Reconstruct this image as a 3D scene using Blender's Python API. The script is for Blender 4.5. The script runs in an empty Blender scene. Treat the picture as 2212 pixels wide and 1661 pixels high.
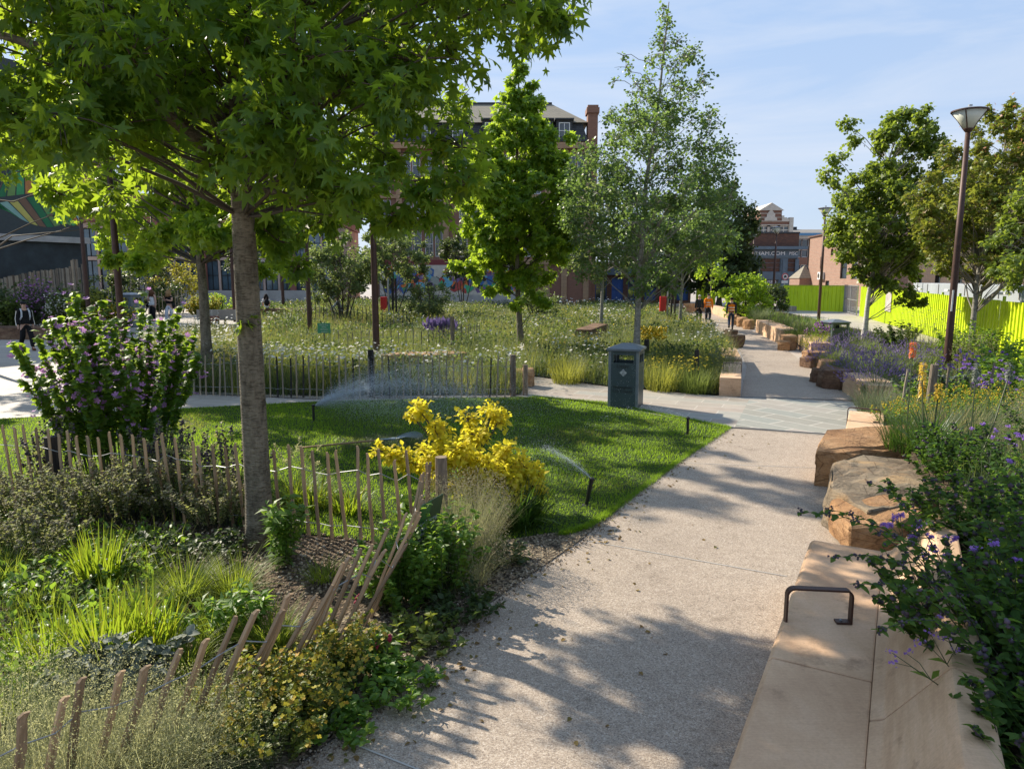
import bpy, bmesh, math, random
import numpy as np
from mathutils import Vector, Matrix
R = math.radians
random.seed(11); rng = np.random.default_rng(11)
SC = bpy.context.scene
COL = SC.collection
# ---- the camera's measured pose: used to place things on the ground at their real distance
F, CU, CV, CH, PIT = 1533., 1106., 830.5, 2.6, R(8.5)
_c, _s = math.cos(PIT), math.sin(PIT)
def sm(t): t = min(1., max(0., t)); return t*t*(3-2*t)
def gz(x, y):                                   # the square rises gently away to the left
    return .4*sm((y-25)/10.)*sm((-x-4)/6.)
def ray(u, v):
    x = (u-CU)/F; d = (v-CV)/F
    return Vector((x, _c-d*_s, -_s-d*_c))
def G(u, v, z=0.):
    r = ray(u, v); t = (z-CH)/r.z; p = r*t
    return Vector((p.x, p.y, z))
def PY(u, v, Y):
    r = ray(u, v); t = Y/r.y
    return Vector((r.x*t, Y, CH+r.z*t))
# ---- objects
def tag(o, label=None, cat=None, group=None, kind=None):
    if label: o['label'] = label
    if cat: o['category'] = cat
    if group: o['group'] = group
    if kind: o['kind'] = kind
    return o
def empty(name, loc, rz=0., label=None, cat=None, group=None):
    o = bpy.data.objects.new(name, None); COL.objects.link(o)
    o.location = loc; o.rotation_euler = (0, 0, rz); o.empty_display_size = .2
    return tag(o, label, cat, group)
def npmesh(name, V, polys, mats, midx=None, parent=None, smooth=False):
    me = bpy.data.meshes.new(name)
    V = np.asarray(V, dtype=np.float32)
    polys = [np.asarray(p, dtype=np.int32) for p in polys if len(p)]
    nl = sum(p.size for p in polys); npoly = sum(len(p) for p in polys)
    me.vertices.add(len(V)); me.vertices.foreach_set('co', V.ravel())
    me.loops.add(nl); me.loops.foreach_set('vertex_index', np.concatenate([p.ravel() for p in polys]))
    me.polygons.add(npoly)
    st = []; k = 0
    for p in polys:
        st.append(k+np.arange(len(p))*p.shape[1]); k += p.size
    me.polygons.foreach_set('loop_start', np.concatenate(st).astype(np.int32))
    if midx is not None: me.polygons.foreach_set('material_index', np.asarray(midx, dtype=np.int32))
    if smooth: me.polygons.foreach_set('use_smooth', np.ones(npoly, dtype=bool))
    for m in (mats if isinstance(mats, (list, tuple)) else [mats]): me.materials.append(m)
    me.update(calc_edges=True)
    o = bpy.data.objects.new(name, me); COL.objects.link(o)
    if parent: o.parent = parent
    return o
class MB:
    """collects shapes; build() links them as one mesh object"""
    def __init__(s): s.v = []; s.f = []; s.m = []
    def add(s, vs, fs, m=0):
        k = len(s.v); s.v += [tuple(v) for v in vs]
        for f in fs: s.f.append(tuple(i+k for i in f)); s.m.append(m)
        return s
    def box(s, c, d, rz=0., m=0, tilt=None):
        M = Matrix.Rotation(rz, 3, 'Z')
        if tilt is not None: M = tilt
        vs = []
        for z in (-.5, .5):
            for x, y in ((-.5, -.5), (.5, -.5), (.5, .5), (-.5, .5)):
                vs.append(Vector(c)+M @ Vector((x*d[0], y*d[1], z*d[2])))
        return s.add(vs, [(3, 2, 1, 0), (4, 5, 6, 7), (0, 1, 5, 4), (1, 2, 6, 5), (2, 3, 7, 6), (3, 0, 4, 7)], m)
    def tube(s, pts, rad, n=8, m=0, caps=True):
        pts = [Vector(p) for p in pts]
        if not isinstance(rad, (list, tuple)): rad = [rad]*len(pts)
        k = len(s.v); ref = Vector((.31, .17, .93))
        for i, p in enumerate(pts):
            d = (pts[min(i+1, len(pts)-1)]-pts[max(i-1, 0)]).normalized()
            if abs(d.dot(ref)) > .95: ref = Vector((.9, .2, .1))
            a = d.cross(ref).normalized(); b = d.cross(a); ref = a.cross(d)
            for j in range(n):
                t = 2*math.pi*j/n
                s.v.append(tuple(p+(a*math.cos(t)+b*math.sin(t))*rad[i]))
        for i in range(len(pts)-1):
            for j in range(n):
                a0 = k+i*n+j; a1 = k+i*n+(j+1) % n
                s.f.append((a0, a0+n, a1+n, a1)); s.m.append(m)
        if caps:
            s.f.append(tuple(k+j for j in range(n))); s.m.append(m)
            s.f.append(tuple(k+(len(pts)-1)*n+j for j in reversed(range(n)))); s.m.append(m)
        return s
    def lathe(s, prof, n=16, m=0, c=(0, 0, 0)):
        k = len(s.v)
        for r, z in prof:
            for j in range(n):
                t = 2*math.pi*j/n
                s.v.append((c[0]+r*math.cos(t), c[1]+r*math.sin(t), c[2]+z))
        for i in range(len(prof)-1):
            for j in range(n):
                a0 = k+i*n+j; a1 = k+i*n+(j+1) % n
                s.f.append((a0, a1, a1+n, a0+n)); s.m.append(m)
        s.f.append(tuple(k+j for j in reversed(range(n)))); s.m.append(m)
        s.f.append(tuple(k+(len(prof)-1)*n+j for j in range(n))); s.m.append(m)
        return s
    def prism(s, poly, z0, z1, m=0):
        n = len(poly)
        vs = [(p[0], p[1], z0) for p in poly]+[(p[0], p[1], z1) for p in poly]
        fs = [tuple(reversed(range(n))), tuple(range(n, 2*n))]+[(i, (i+1) % n, n+(i+1) % n, n+i) for i in range(n)]
        return s.add(vs, fs, m)
    def build(s, name, mats, parent=None, smooth=False, bevel=0., loc=None, rz=0.):
        me = bpy.data.meshes.new(name)
        me.from_pydata(s.v, [], s.f)
        for m in (mats if isinstance(mats, (list, tuple)) else [mats]): me.materials.append(m)
        me.polygons.foreach_set('material_index', s.m)
        bm = bmesh.new(); bm.from_mesh(me)
        bmesh.ops.recalc_face_normals(bm, faces=bm.faces)
        if bevel:
            es = [e for e in bm.edges if len(e.link_faces) == 2 and e.calc_face_angle(0) > .5]
            bmesh.ops.bevel(bm, geom=es, offset=bevel, segments=2, profile=.6, affect='EDGES', clamp_overlap=True)
        bm.to_mesh(me); bm.free()
        if smooth: me.polygons.foreach_set('use_smooth', [True]*len(me.polygons))
        o = bpy.data.objects.new(name, me); COL.objects.link(o)
        if parent: o.parent = parent
        if loc is not None: o.location = loc
        o.rotation_euler.z = rz
        return o
def dup(root, loc, rz=None, label=None, scale=None):
    r = root.copy(); COL.objects.link(r); r.location = loc
    if rz is not None: r.rotation_euler.z = rz
    if label: r['label'] = label
    if scale: r.scale = (scale,)*3
    def kids(a, b):
        for ch in list(a.children):
            c = ch.copy(); COL.objects.link(c); c.parent = b
            kids(ch, c)
    kids(root, r)
    return r
def in_poly(x, y, poly):
    x = np.asarray(x); y = np.asarray(y); r = np.zeros(x.shape, bool); n = len(poly)
    for i in range(n):
        x0, y0 = poly[i][0], poly[i][1]; x1, y1 = poly[(i+1) % n][0], poly[(i+1) % n][1]
        c = ((y0 > y) != (y1 > y)) & (x < (x1-x0)*(y-y0)/((y1-y0) or 1e-9)+x0)
        r ^= c
    return r
def sheet(name, poly, dz, mat, step=None, hf=None, kind='structure'):
    bm = bmesh.new()
    vs = [bm.verts.new((p[0], p[1], 0)) for p in poly]
    f = bm.faces.new(vs)
    if f.normal.z < 0 or f.calc_area() and f.normal.z < 0: bmesh.ops.reverse_faces(bm, faces=[f])
    bm.normal_update()
    for fa in bm.faces:
        if fa.normal.z < 0: fa.normal_flip()
    bmesh.ops.triangulate(bm, faces=bm.faces)
    if step:
        xs = [p[0] for p in poly]; ys = [p[1] for p in poly]
        for ax, lo, hi in ((0, min(xs), max(xs)), (1, min(ys), max(ys))):
            k = math.ceil(lo/step)
            while k*step < hi:
                co = Vector((0, 0, 0)); co[ax] = k*step; no = Vector((0, 0, 0)); no[ax] = 1
                bmesh.ops.bisect_plane(bm, geom=bm.verts[:]+bm.edges[:]+bm.faces[:], plane_co=co, plane_no=no)
                k += 1
    for v in bm.verts: v.co.z = (hf or gz)(v.co.x, v.co.y)+dz
    me = bpy.data.meshes.new(name); bm.to_mesh(me); bm.free(); me.materials.append(mat)
    if step: me.polygons.foreach_set('use_smooth', [True]*len(me.polygons))
    o = bpy.data.objects.new(name, me); COL.objects.link(o)
    tag(o, kind=kind); return o
def text_mesh(name, body, size, mat, parent, loc, rot, ext=.002, align='CENTER', shear=0., sx=1.):
    cu = bpy.data.curves.new(name, 'FONT'); cu.body = body; cu.size = size; cu.extrude = ext
    cu.align_x = align; cu.align_y = 'CENTER'; cu.shear = shear
    t = bpy.data.objects.new(name, cu); COL.objects.link(t)
    bpy.context.view_layer.update()
    me = bpy.data.meshes.new_from_object(t.evaluated_get(bpy.context.evaluated_depsgraph_get()))
    bpy.data.objects.remove(t)
    me.materials.clear(); me.materials.append(mat)
    o = bpy.data.objects.new(name, me); COL.objects.link(o)
    o.parent = parent; o.location = loc; o.rotation_euler = rot; o.scale.x = sx
    return o
# ---- procedural materials
class NT:
    def __init__(s, name):
        s.m = bpy.data.materials.new(name); s.m.use_nodes = True
        s.t = s.m.node_tree; s.t.nodes.clear()
        s.out = s.t.nodes.new('ShaderNodeOutputMaterial')
    def n(s, typ, inp=None, **kw):
        x = s.t.nodes.new('ShaderNode'+typ)
        for k, v in kw.items(): setattr(x, k, v)
        for k, v in (inp or {}).items():
            if isinstance(v, bpy.types.NodeSocket): s.t.links.new(v, x.inputs[k])
            else: x.inputs[k].default_value = v
        return x
    def ramp(s, fac, stops, interp='LINEAR'):
        x = s.n('ValToRGB'); s.t.links.new(fac, x.inputs[0]); cr = x.color_ramp; cr.interpolation = interp
        while len(cr.elements) < len(stops): cr.elements.new(.5)
        for e, (p, c) in zip(cr.elements, stops): e.position = p; e.color = (*c, 1)
        return x.outputs[0]
    def noise(s, scale, detail=4, rough=.6, vec=None, out=0):
        x = s.n('TexNoise', {'Scale': scale, 'Detail': detail, 'Roughness': rough})
        if vec is not None: s.t.links.new(vec, x.inputs['Vector'])
        return x.outputs[out]
    def coord(s, scale=(1, 1, 1), rot=(0, 0, 0), loc=(0, 0, 0), which='Object'):
        tc = s.n('TexCoord'); mp = s.n('Mapping', {'Vector': tc.outputs[which], 'Scale': scale, 'Rotation': rot, 'Location': loc})
        return mp.outputs[0]
    def mix(s, fac, a, b, blend='MIX'):
        x = s.n('MixRGB', blend_type=blend)
        for k, v in ((0, fac), (1, a), (2, b)):
            if isinstance(v, bpy.types.NodeSocket): s.t.links.new(v, x.inputs[k])
            elif k == 0: x.inputs[0].default_value = v
            else: x.inputs[k].default_value = (*v, 1)
        return x.outputs[0]
    def bump(s, h, dist=.01, strength=.6):
        return s.n('Bump', {'Height': h, 'Distance': dist, 'Strength': strength}).outputs[0]
    def bsdf(s, col, rough=.6, normal=None, metal=0., spec=.5, **kw):
        x = s.n('BsdfPrincipled')
        for k, v in (('Base Color', col), ('Roughness', rough), ('Metallic', metal), ('Specular IOR Level', spec)):
            if isinstance(v, bpy.types.NodeSocket): s.t.links.new(v, x.inputs[k])
            elif k == 'Base Color': x.inputs[k].default_value = (*v, 1)
            else: x.inputs[k].default_value = v
        if normal is not None: s.t.links.new(normal, x.inputs['Normal'])
        for k, v in kw.items(): x.inputs[k].default_value = v
        return x.outputs[0]
    def done(s, sh): s.t.links.new(sh, s.out.inputs[0]); return s.m
def leafmat(name, cols, tcol=None, tw=.4, rough=.45, spec=.4):
    """foliage: every leaf or blade gets its own tint; light passes through it"""
    t = NT(name); g = t.n('NewGeometry')
    st = [(i/max(1, len(cols)-1), c) for i, c in enumerate(cols)]
    base = t.ramp(g.outputs['Random Per Island'], st)
    tc = tcol or tuple(min(1, c*f) for c, f in zip(cols[len(cols)//2], (2.6, 2.3, .9)))
    tr = t.mix(.75, base, tc)
    a = t.bsdf(base, rough, spec=spec)
    b = t.n('BsdfTranslucent', {'Color': tr}).outputs[0]
    return t.done(t.n('MixShader', {0: tw, 1: a, 2: b}).outputs[0])
def plain(name, col, rough=.6, metal=0., spec=.5, var=.12, scale=6., bump=0.):
    t = NT(name); nz = t.noise(scale, 5, .65, t.coord())
    lo = tuple(c*(1-var*1.4) for c in col); hi = tuple(min(1, c*(1+var)) for c in col)
    c = t.ramp(nz, [(.3, lo), (.7, hi)])
    nm = t.bump(t.noise(scale*6, 4, .6, t.coord()), .006, bump) if bump else None
    return t.done(t.bsdf(c, rough, nm, metal, spec))
def bark(name, lo, hi, sc=14., stretch=(1, 1, .35), bump=.8):
    t = NT(name); co = t.coord(stretch)
    n1 = t.noise(sc, 6, .7, co); n2 = t.noise(5., 5, .7, t.coord()); n3 = t.noise(16., 3, .6, t.coord((1, 1, 4.5)))
    c = t.mix(.45, t.ramp(n1, [(.35, lo), (.62, hi)]), t.ramp(n2, [(.36, tuple(x*.45 for x in lo)), (.50, tuple((a+b)/2 for a, b in zip(lo, hi))), (.66, hi)]))
    c = t.mix(.8, c, t.ramp(n3, [(.36, (.42, .40, .38)), (.5, (1, 1, 1))]), 'MULTIPLY')
    h = t.n('Math', {0: n1, 1: n3}, operation='ADD').outputs[0]
    return t.done(t.bsdf(c, .88, t.bump(h, .025, bump), spec=.2))
def brickmat(name, c1, c2, mortar, scale=1., bw=.22, bh=.075, ms=.012):
    t = NT(name); tc = t.n('TexCoord')
    sep = t.n('SeparateXYZ', {0: tc.outputs['Object']})
    ad = t.n('Math', {0: sep.outputs[0], 1: sep.outputs[1]}, operation='ADD')
    cb = t.n('CombineXYZ', {0: ad.outputs[0], 1: sep.outputs[2]})
    b = t.n('TexBrick', {'Vector': cb.outputs[0], 'Color1': (*c1, 1), 'Color2': (*c2, 1), 'Mortar': (*mortar, 1), 'Scale': scale,
                         'Mortar Size': ms, 'Brick Width': bw, 'Row Height': bh, 'Bias': 0.})
    st = t.noise(.6, 4, .6, t.coord())
    c = t.mix(.45, b.outputs[0], t.ramp(st, [(.35, tuple(x*.55 for x in c1)), (.65, c2)]), 'MULTIPLY')
    c = t.mix(.4, c, b.outputs[0])
    return t.done(t.bsdf(c, .85, t.bump(b.outputs['Fac'], .01, -.4)))
def gravelpath(name):
    t = NT(name); co = t.coord()
    v = t.n('TexVoronoi', {'Vector': co, 'Scale': 125.}); v2 = t.n('TexVoronoi', {'Vector': co, 'Scale': 260.})
    s1 = t.n('SeparateColor', {0: v.outputs['Color']}).outputs[0]; s2 = t.n('SeparateColor', {0: v2.outputs['Color']}).outputs[1]
    c = t.ramp(s1, [(0, (.11, .085, .068)), (.22, (.255, .20, .155)), (.5, (.37, .30, .235)), (.8, (.46, .385, .305)), (1, (.64, .57, .49))])
    c2 = t.ramp(s2, [(0, (.15, .12, .098)), (.5, (.36, .295, .235)), (1, (.53, .455, .38))])
    c = t.mix(.45, c, c2)
    lw = t.noise(.55, 5, .65, co); c = t.mix(.6, c, t.ramp(lw, [(.32, (.72, .71, .70)), (.66, (1.0, .99, .97))]), 'MULTIPLY')
    c = t.mix(1, c, t.ramp(t.noise(7., 5, .7, co), [(.3, (.86, .85, .84)), (.55, (1, 1, 1))]), 'MULTIPLY')
    st = t.noise(1.7, 6, .75, t.coord(loc=(5, 2, 0))); c = t.mix(1, c, t.ramp(st, [(.30, (.70, .68, .66)), (.42, (1, 1, 1))]), 'MULTIPLY')
    dr = t.n('TexVoronoi', {'Vector': t.coord(loc=(1, 7, 0)), 'Scale': 2.6}); c = t.mix(1, c, t.ramp(dr.outputs['Distance'], [(.02, (.55, .52, .5)), (.06, (1, 1, 1))]), 'MULTIPLY')
    return t.done(t.bsdf(c, .75, t.bump(v.outputs['Distance'], .004, .5), spec=.35))
def slabs(name, cols, mortar, rot, bw, bh, ms=.012, scale=1.):
    t = NT(name); co = t.coord(rot=(0, 0, rot))
    b = t.n('TexBrick', {'Vector': co, 'Color1': (0, 0, 0, 1), 'Color2': (1, 1, 1, 1), 'Mortar': (.5, .5, .5, 1), 'Scale': scale,
                         'Mortar Size': ms, 'Brick Width': bw, 'Row Height': bh})
    sp = t.n('SeparateColor', {0: b.outputs[0]}).outputs[0]
    c = t.ramp(sp, [(i/(len(cols)-1), k) for i, k in enumerate(cols)])
    n1 = t.noise(5., 6, .7, co); c = t.mix(.55, c, t.ramp(n1, [(.3, (.74, .73, .72)), (.65, (1.0, 1.0, .99))]), 'MULTIPLY')
    n2 = t.noise(.35, 4, .6, co); c = t.mix(.5, c, t.ramp(n2, [(.35, (.78, .78, .8)), (.65, (1, 1, 1))]), 'MULTIPLY')
    c = t.mix(b.outputs['Fac'], c, mortar)
    return t.done(t.bsdf(c, .7, t.bump(b.outputs['Fac'], .006, -.6), spec=.4))
def sandstone(name, lo, mid, hi, saw=False):
    t = NT(name)
    w = t.noise(2.2, 5, .62, t.coord((1, 1, 3.2) if not saw else (1.5, .8, 9), (0.15, .1, 0)))
    fine = t.noise(60. if saw else 34., 5, .75, t.coord())
    c = t.ramp(w, [(.28, lo), (.5, mid), (.72, hi)])
    c = t.mix(.35 if saw else .8, c, t.ramp(t.noise(1.1, 3, .5, t.coord(loc=(3, 1, 2))), [(.36, (.55, .5, .48)), (.62, (1, 1, 1))]), 'MULTIPLY')
    c = t.mix(.5, c, t.ramp(fine, [(.3, (.7, .7, .7)), (.6, (1, 1, 1))]), 'MULTIPLY')
    if saw:
        lines = t.noise(9., 2, .5, t.coord((.4, 22, 2.), (0, 0, .50))); c = t.mix(.35, c, t.ramp(lines, [(.35, (.80, .78, .76)), (.6, (1, 1, 1))]), 'MULTIPLY')
        sp = t.noise(3.1, 6, .75, t.coord(loc=(9, 4, 2))); c = t.mix(1, c, t.ramp(sp, [(.30, (.60, .58, .56)), (.44, (1, 1, 1))]), 'MULTIPLY')
    if not saw:
        cr = t.n('TexVoronoi', {'Vector': t.coord((1.2, 1.2, 3.)), 'Scale': 2.4}, feature='DISTANCE_TO_EDGE'); c = t.mix(.8, c, t.ramp(cr.outputs['Distance'], [(.0, (.35, .3, .27)), (.025, (1, 1, 1))]), 'MULTIPLY'); gr = t.noise(7., 6, .8, t.coord(loc=(2, 8, 1))); c = t.mix(.7, c, t.ramp(gr, [(.36, (.5, .47, .45)), (.5, (1, 1, 1)), (.7, (1.15, 1.12, 1.05))]), 'MULTIPLY')
    h = t.n('Math', {0: w, 1: fine}, operation='ADD').outputs[0]
    return t.done(t.bsdf(c, .85, t.bump(h if not saw else fine, .035 if not saw else .003, .9 if not saw else .45), spec=.3))
def soilmat(name, cols, sc=40.):
    t = NT(name); co = t.coord(); v = t.n('TexVoronoi', {'Vector': co, 'Scale': sc})
    s1 = t.n('SeparateColor', {0: v.outputs['Color']}).outputs[0]
    c = t.ramp(s1, [(i/(len(cols)-1), k) for i, k in enumerate(cols)])
    c = t.mix(.7, c, t.ramp(t.noise(1.5, 5, .65, co), [(.3, (.45, .42, .4)), (.65, (1, 1, 1))]), 'MULTIPLY')
    return t.done(t.bsdf(c, .9, t.bump(v.outputs['Distance'], .02, .8), spec=.2))
def woodmat(name, lo, hi, st=(18, 18, 1.2)):
    t = NT(name); co = t.coord(st); n1 = t.noise(2.5, 6, .65, co)
    g = t.n('ObjectInfo'); rp = t.ramp(g.outputs['Random'], [(0, (.52, .50, .48)), (.35, (.95, .95, .95)), (.7, (1.2, 1.12, 1.02)), (1, (.78, .80, .82))])
    c = t.mix(1, t.ramp(n1, [(.3, lo), (.68, hi)]), rp, 'MULTIPLY')
    return t.done(t.bsdf(c, .8, t.bump(n1, .004, .7), spec=.3))
M = {}
M['path'] = gravelpath('resin_bound_gravel')
M['flags'] = slabs('sandstone_flags', [(.30, .265, .22), (.36, .30, .25), (.33, .32, .28), (.40, .345, .29)], (.42, .38, .33), .42, .95, .42, .012)
M['flags_grey'] = slabs('grey_green_flags', [(.25, .255, .22), (.32, .30, .255), (.27, .285, .255), (.36, .32, .275)], (.44, .41, .36), .95, 1.0, .46, .014)
M['plaza'] = slabs('plaza_paving', [(.36, .325, .285), (.42, .37, .325), (.39, .355, .31), (.45, .40, .35)], (.24, .21, .18), .25, 1.3, .6, .014)
M['bedsoil'] = soilmat('bed_soil', [(.025, .018, .012), (.06, .043, .028), (.12, .085, .055), (.2, .15, .1)], 45)
M['chips'] = soilmat('gravel_mulch', [(.03, .024, .017), (.10, .078, .055), (.2, .16, .11), (.32, .27, .19)], 38)
M['lawnsoil'] = soilmat('lawn_thatch', [(.018, .035, .008), (.03, .058, .010), (.04, .07, .014)], 60)
M['meadowsoil'] = soilmat('meadow_floor', [(.022, .035, .012), (.04, .055, .02), (.06, .07, .03)], 12)
M['joint'] = plain('steel_joint', (.42, .40, .37), .5)
M['slot'] = plain('drain_slot', (.05, .05, .055), .5, .3)
M['pink'] = sandstone('sawn_pink_sandstone', (.54, .345, .21), (.64, .425, .265), (.72, .50, .335), True)
M['tanrock'] = sandstone('split_sandstone', (.29, .155, .075), (.49, .285, .14), (.58, .375, .21))
M['darkrock'] = sandstone('weathered_sandstone', (.11, .062, .04), (.2, .115, .07), (.30, .2, .12))
M['greyrock'] = sandstone('lichened_sandstone', (.15, .12, .085), (.30, .245, .175), (.46, .30, .15))
M['corten'] = plain('brown_steel', (.060, .026, .018), .55, .2, var=.25, scale=9)
M['bin'] = None
M['paling'] = woodmat('chestnut_paling', (.20, .13, .075), (.52, .37, .23))
M['postwood'] = woodmat('fence_post_wood', (.10, .075, .055), (.30, .24, .18), (12, 12, 1.5))
M['palegrey'] = woodmat('weathered_paling', (.16, .13, .095), (.36, .31, .24))
M['darkpost'] = woodmat('dark_post_wood', (.012, .011, .011), (.045, .04, .038))
M['wire'] = plain('galvanised_wire', (.30, .31, .32), .5, .4)
M['black'] = plain('black_plastic', (.012, .012, .013), .45)
M['steel'] = plain('rake_steel', (.22, .27, .30), .45, .5)
M['handle'] = woodmat('rake_handle_wood', (.30, .19, .11), (.45, .31, .19))
M['white'] = plain('white_paint', (.72, .72, .70), .5)
# ---- vegetation kernels (all plain meshes)
def unit(a): return a/np.maximum(1e-9, np.linalg.norm(a, axis=-1, keepdims=True))
def rdir(n): return unit(rng.normal(size=(n, 3)))
def star_leaf():
    """five-lobed palmate leaf, lobes drooping, stalk included"""
    pts = []
    lob = [(0, 1.0), (52, .93), (112, .66)]
    notch = [(26, .40), (82, .34), (150, .20)]
    seq = [(0, 1.0), (10, .68), (26, .40), (42, .66), (52, .93), (63, .62), (84, .34), (103, .48), (114, .66), (128, .42), (160, .16)]
    right = [(r*math.sin(R(a)), r*math.cos(R(a))) for a, r in seq]
    left = [(-x, y) for x, y in reversed(right[1:])]
    out = right+left
    v = [(0, 0, .03)]+[(x, y, -.30*(x*x+y*y)+.10*abs(x)) for x, y in out]
    n = len(out); f = [(0, 1+(i+1) % n, 1+i) for i in range(n)]
    v = [(x*.62, y*.62+.12, z*.62) for x, y, z in v]
    return np.array(v), f
def oval_leaf(w=.34, fold=.10, droop=.18):
    v = [(0, 0, 0), (w*.8, .28, fold), (w, .5, fold*1.1-droop*.2), (w*.55, .8, fold*.6-droop*.6), (0, 1, -droop), (-w*.55, .8, fold*.6-droop*.6), (-w, .5, fold*1.1-droop*.2), (-w*.8, .28, fold), (0, .5, -droop*.25)]
    f = [(0, 1, 2, 8), (8, 2, 3, 4), (8, 4, 5, 6), (0, 8, 6, 7)]
    return np.array(v), f
def dia_leaf(w=.36, droop=.12):
    return np.array([(0, 0, 0), (w, .45, .06), (0, 1, -droop), (-w, .45, .06)]), [(0, 1, 2, 3)]
def star_small():
    a = [(0, 1), (36, .45), (72, .95), (108, .38), (135, .6), (180, .12)]
    r = [(k*math.sin(R(t)), k*math.cos(R(t))) for t, k in a]
    o = r+[(-x, y) for x, y in reversed(r[1:-1])]
    v = [(x*.6, y*.6+.1, -.2*(x*x+y*y)) for x, y in o]
    n = len(o); v.append((0, .1, .02)); f = [(n, (i+1) % n, i) for i in range(n)]
    return np.array(v), f
def lobed_leaf():
    """shallow five-lobed mallow leaf"""
    a = [(0, 1), (25, .78), (48, .98), (72, .7), (98, .85), (130, .55), (165, .3)]
    r = [(k*math.sin(R(t)), k*math.cos(R(t))) for t, k in a]
    o = r+[(-x, y) for x, y in reversed(r[1:])]
    v = [(0, .0, .05)]+[(x*.6, y*.6, -.22*(x*x+y*y)) for x, y in o]
    n = len(o); return np.array(v), [(0, 1+(i+1) % n, 1+i) for i in range(n)]
def petals(n=5, r=.5, cup=.25):
    v = [(0, 0, 0)]; f = []
    for i in range(n):
        t = 2*math.pi*i/n; d = math.pi/n*.92
        k = len(v)
        v += [(r*.6*math.cos(t-d), r*.6*math.sin(t-d), cup*.5), (r*math.cos(t-d*.5), r*math.sin(t-d*.5), cup), (r*math.cos(t+d*.5), r*math.sin(t+d*.5), cup), (r*.6*math.cos(t+d), r*.6*math.sin(t+d), cup*.5)]
        f += [(0, k, k+1), (0, k+1, k+2), (0, k+2, k+3)]
    return np.array(v), f
def blob3():
    """small rough lump for flower heads and seed heads"""
    v = [(0, 0, .5), (.45, 0, .1), (.14, .43, .1), (-.36, .26, .1), (-.36, -.26, .1), (.14, -.43, .1), (0, 0, -.4)]
    f = [(0, 1, 2), (0, 2, 3), (0, 3, 4), (0, 4, 5), (0, 5, 1), (6, 2, 1), (6, 3, 2), (6, 4, 3), (6, 5, 4), (6, 1, 5)]
    return np.array(v), f
class Veg:
    """accumulates numpy leaves, blades and tubes into one mesh"""
    def __init__(s): s.V = []; s.P = {}; s.k = 0; s.MI = {}
    def _push(s, V, F, m):
        F = np.asarray(F); s.V.append(V.reshape(-1, 3)); n = F.shape[1]
        s.P.setdefault(n, []).append(F+s.k); s.MI.setdefault(n, []).append(np.full(len(F), m))
        s.k += len(V.reshape(-1, 3))
    def leaves(s, tmpl, P, D, N, S, m=0):
        v, f = tmpl; P = np.asarray(P, float); n = len(P)
        if n == 0: return s
        D = unit(np.asarray(D, float)); N = np.asarray(N, float)
        X = unit(np.cross(D, N)+1e-6); Z = np.cross(X, D)
        S = np.broadcast_to(np.asarray(S, float), (n,))[:, None, None]
        V = P[:, None, :]+S*(v[None, :, 0:1]*X[:, None, :]+v[None, :, 1:2]*D[:, None, :]+v[None, :, 2:3]*Z[:, None, :])
        k = len(v); off = (np.arange(n)*k)[:, None, None]
        base = s.k; s.V.append(V.reshape(-1, 3)); s.k += n*k
        for sz in set(len(q) for q in f):
            FF = np.array([q for q in f if len(q) == sz])
            A = (FF[None]+off).reshape(-1, sz)+base
            s.P.setdefault(sz, []).append(A); s.MI.setdefault(sz, []).append(np.full(len(A), m))
        return s
    def blades(s, P, az, L, W, lean=.2, bend=.8, K=4, m=0, twist=None, tip=.08):
        """tapering strips: start P, heading az, length L, width W; lean at the foot, lean+bend at the tip (radians)"""
        P = np.asarray(P, float); n = len(P)
        if n == 0: return s
        az = np.broadcast_to(az, (n,)); L = np.broadcast_to(L, (n,)); W = np.broadcast_to(W, (n,))
        lean = np.broadcast_to(lean, (n,)); bend = np.broadcast_to(bend, (n,))
        pos = P.copy(); rows = []
        tw = az+math.pi/2+(0 if twist is None else twist)
        side = np.stack([np.cos(tw), np.sin(tw), np.zeros(n)], -1)
        for i in range(K+1):
            t = i/K; w = W*(1-(1-tip)*t**1.6)*.5
            rows.append(pos-side*w[:, None]); rows.append(pos+side*w[:, None])
            a = lean+bend*(t+.5/K)
            st = (L/K)[:, None]
            pos = pos+st*np.stack([np.cos(az)*np.sin(a), np.sin(az)*np.sin(a), np.cos(a)], -1)
        V = np.stack(rows, 1); k = 2*(K+1)
        F = np.array([(2*i, 2*i+1, 2*i+3, 2*i+2) for i in range(K)])
        F = (F[None]+(np.arange(n)*k)[:, None, None]).reshape(-1, 4)
        s._push(V, F, m); s.tips = pos
        return s
    def tris(s, P, az, L, W, lean, m=0):
        """one-triangle grass blades"""
        n = len(P); sd = np.stack([-np.sin(az), np.cos(az), np.zeros(n)], -1)*(np.broadcast_to(W, (n,))*.5)[:, None]
        tp = P+np.broadcast_to(L, (n,))[:, None]*np.stack([np.cos(az)*np.sin(lean), np.sin(az)*np.sin(lean), np.cos(lean)], -1)
        V = np.stack([P-sd, P+sd, tp], 1)
        s._push(V, np.arange(n*3).reshape(-1, 3), m); return s
    def tubes(s, lines, m=0, n=5):
        mb = MB()
        for pts, rad in lines: mb.tube(pts, rad, n, caps=False)
        if mb.v: s._push(np.array(mb.v), np.array(mb.f), m)
        return s
    def build(s, name, mats, parent=None, smooth=False):
        V = np.concatenate(s.V); ps = []; mi = []
        for n in s.P: ps.append(np.concatenate(s.P[n])); mi.append(np.concatenate(s.MI[n]))
        return npmesh(name, V, ps, mats, np.concatenate(mi), parent, smooth)
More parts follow.
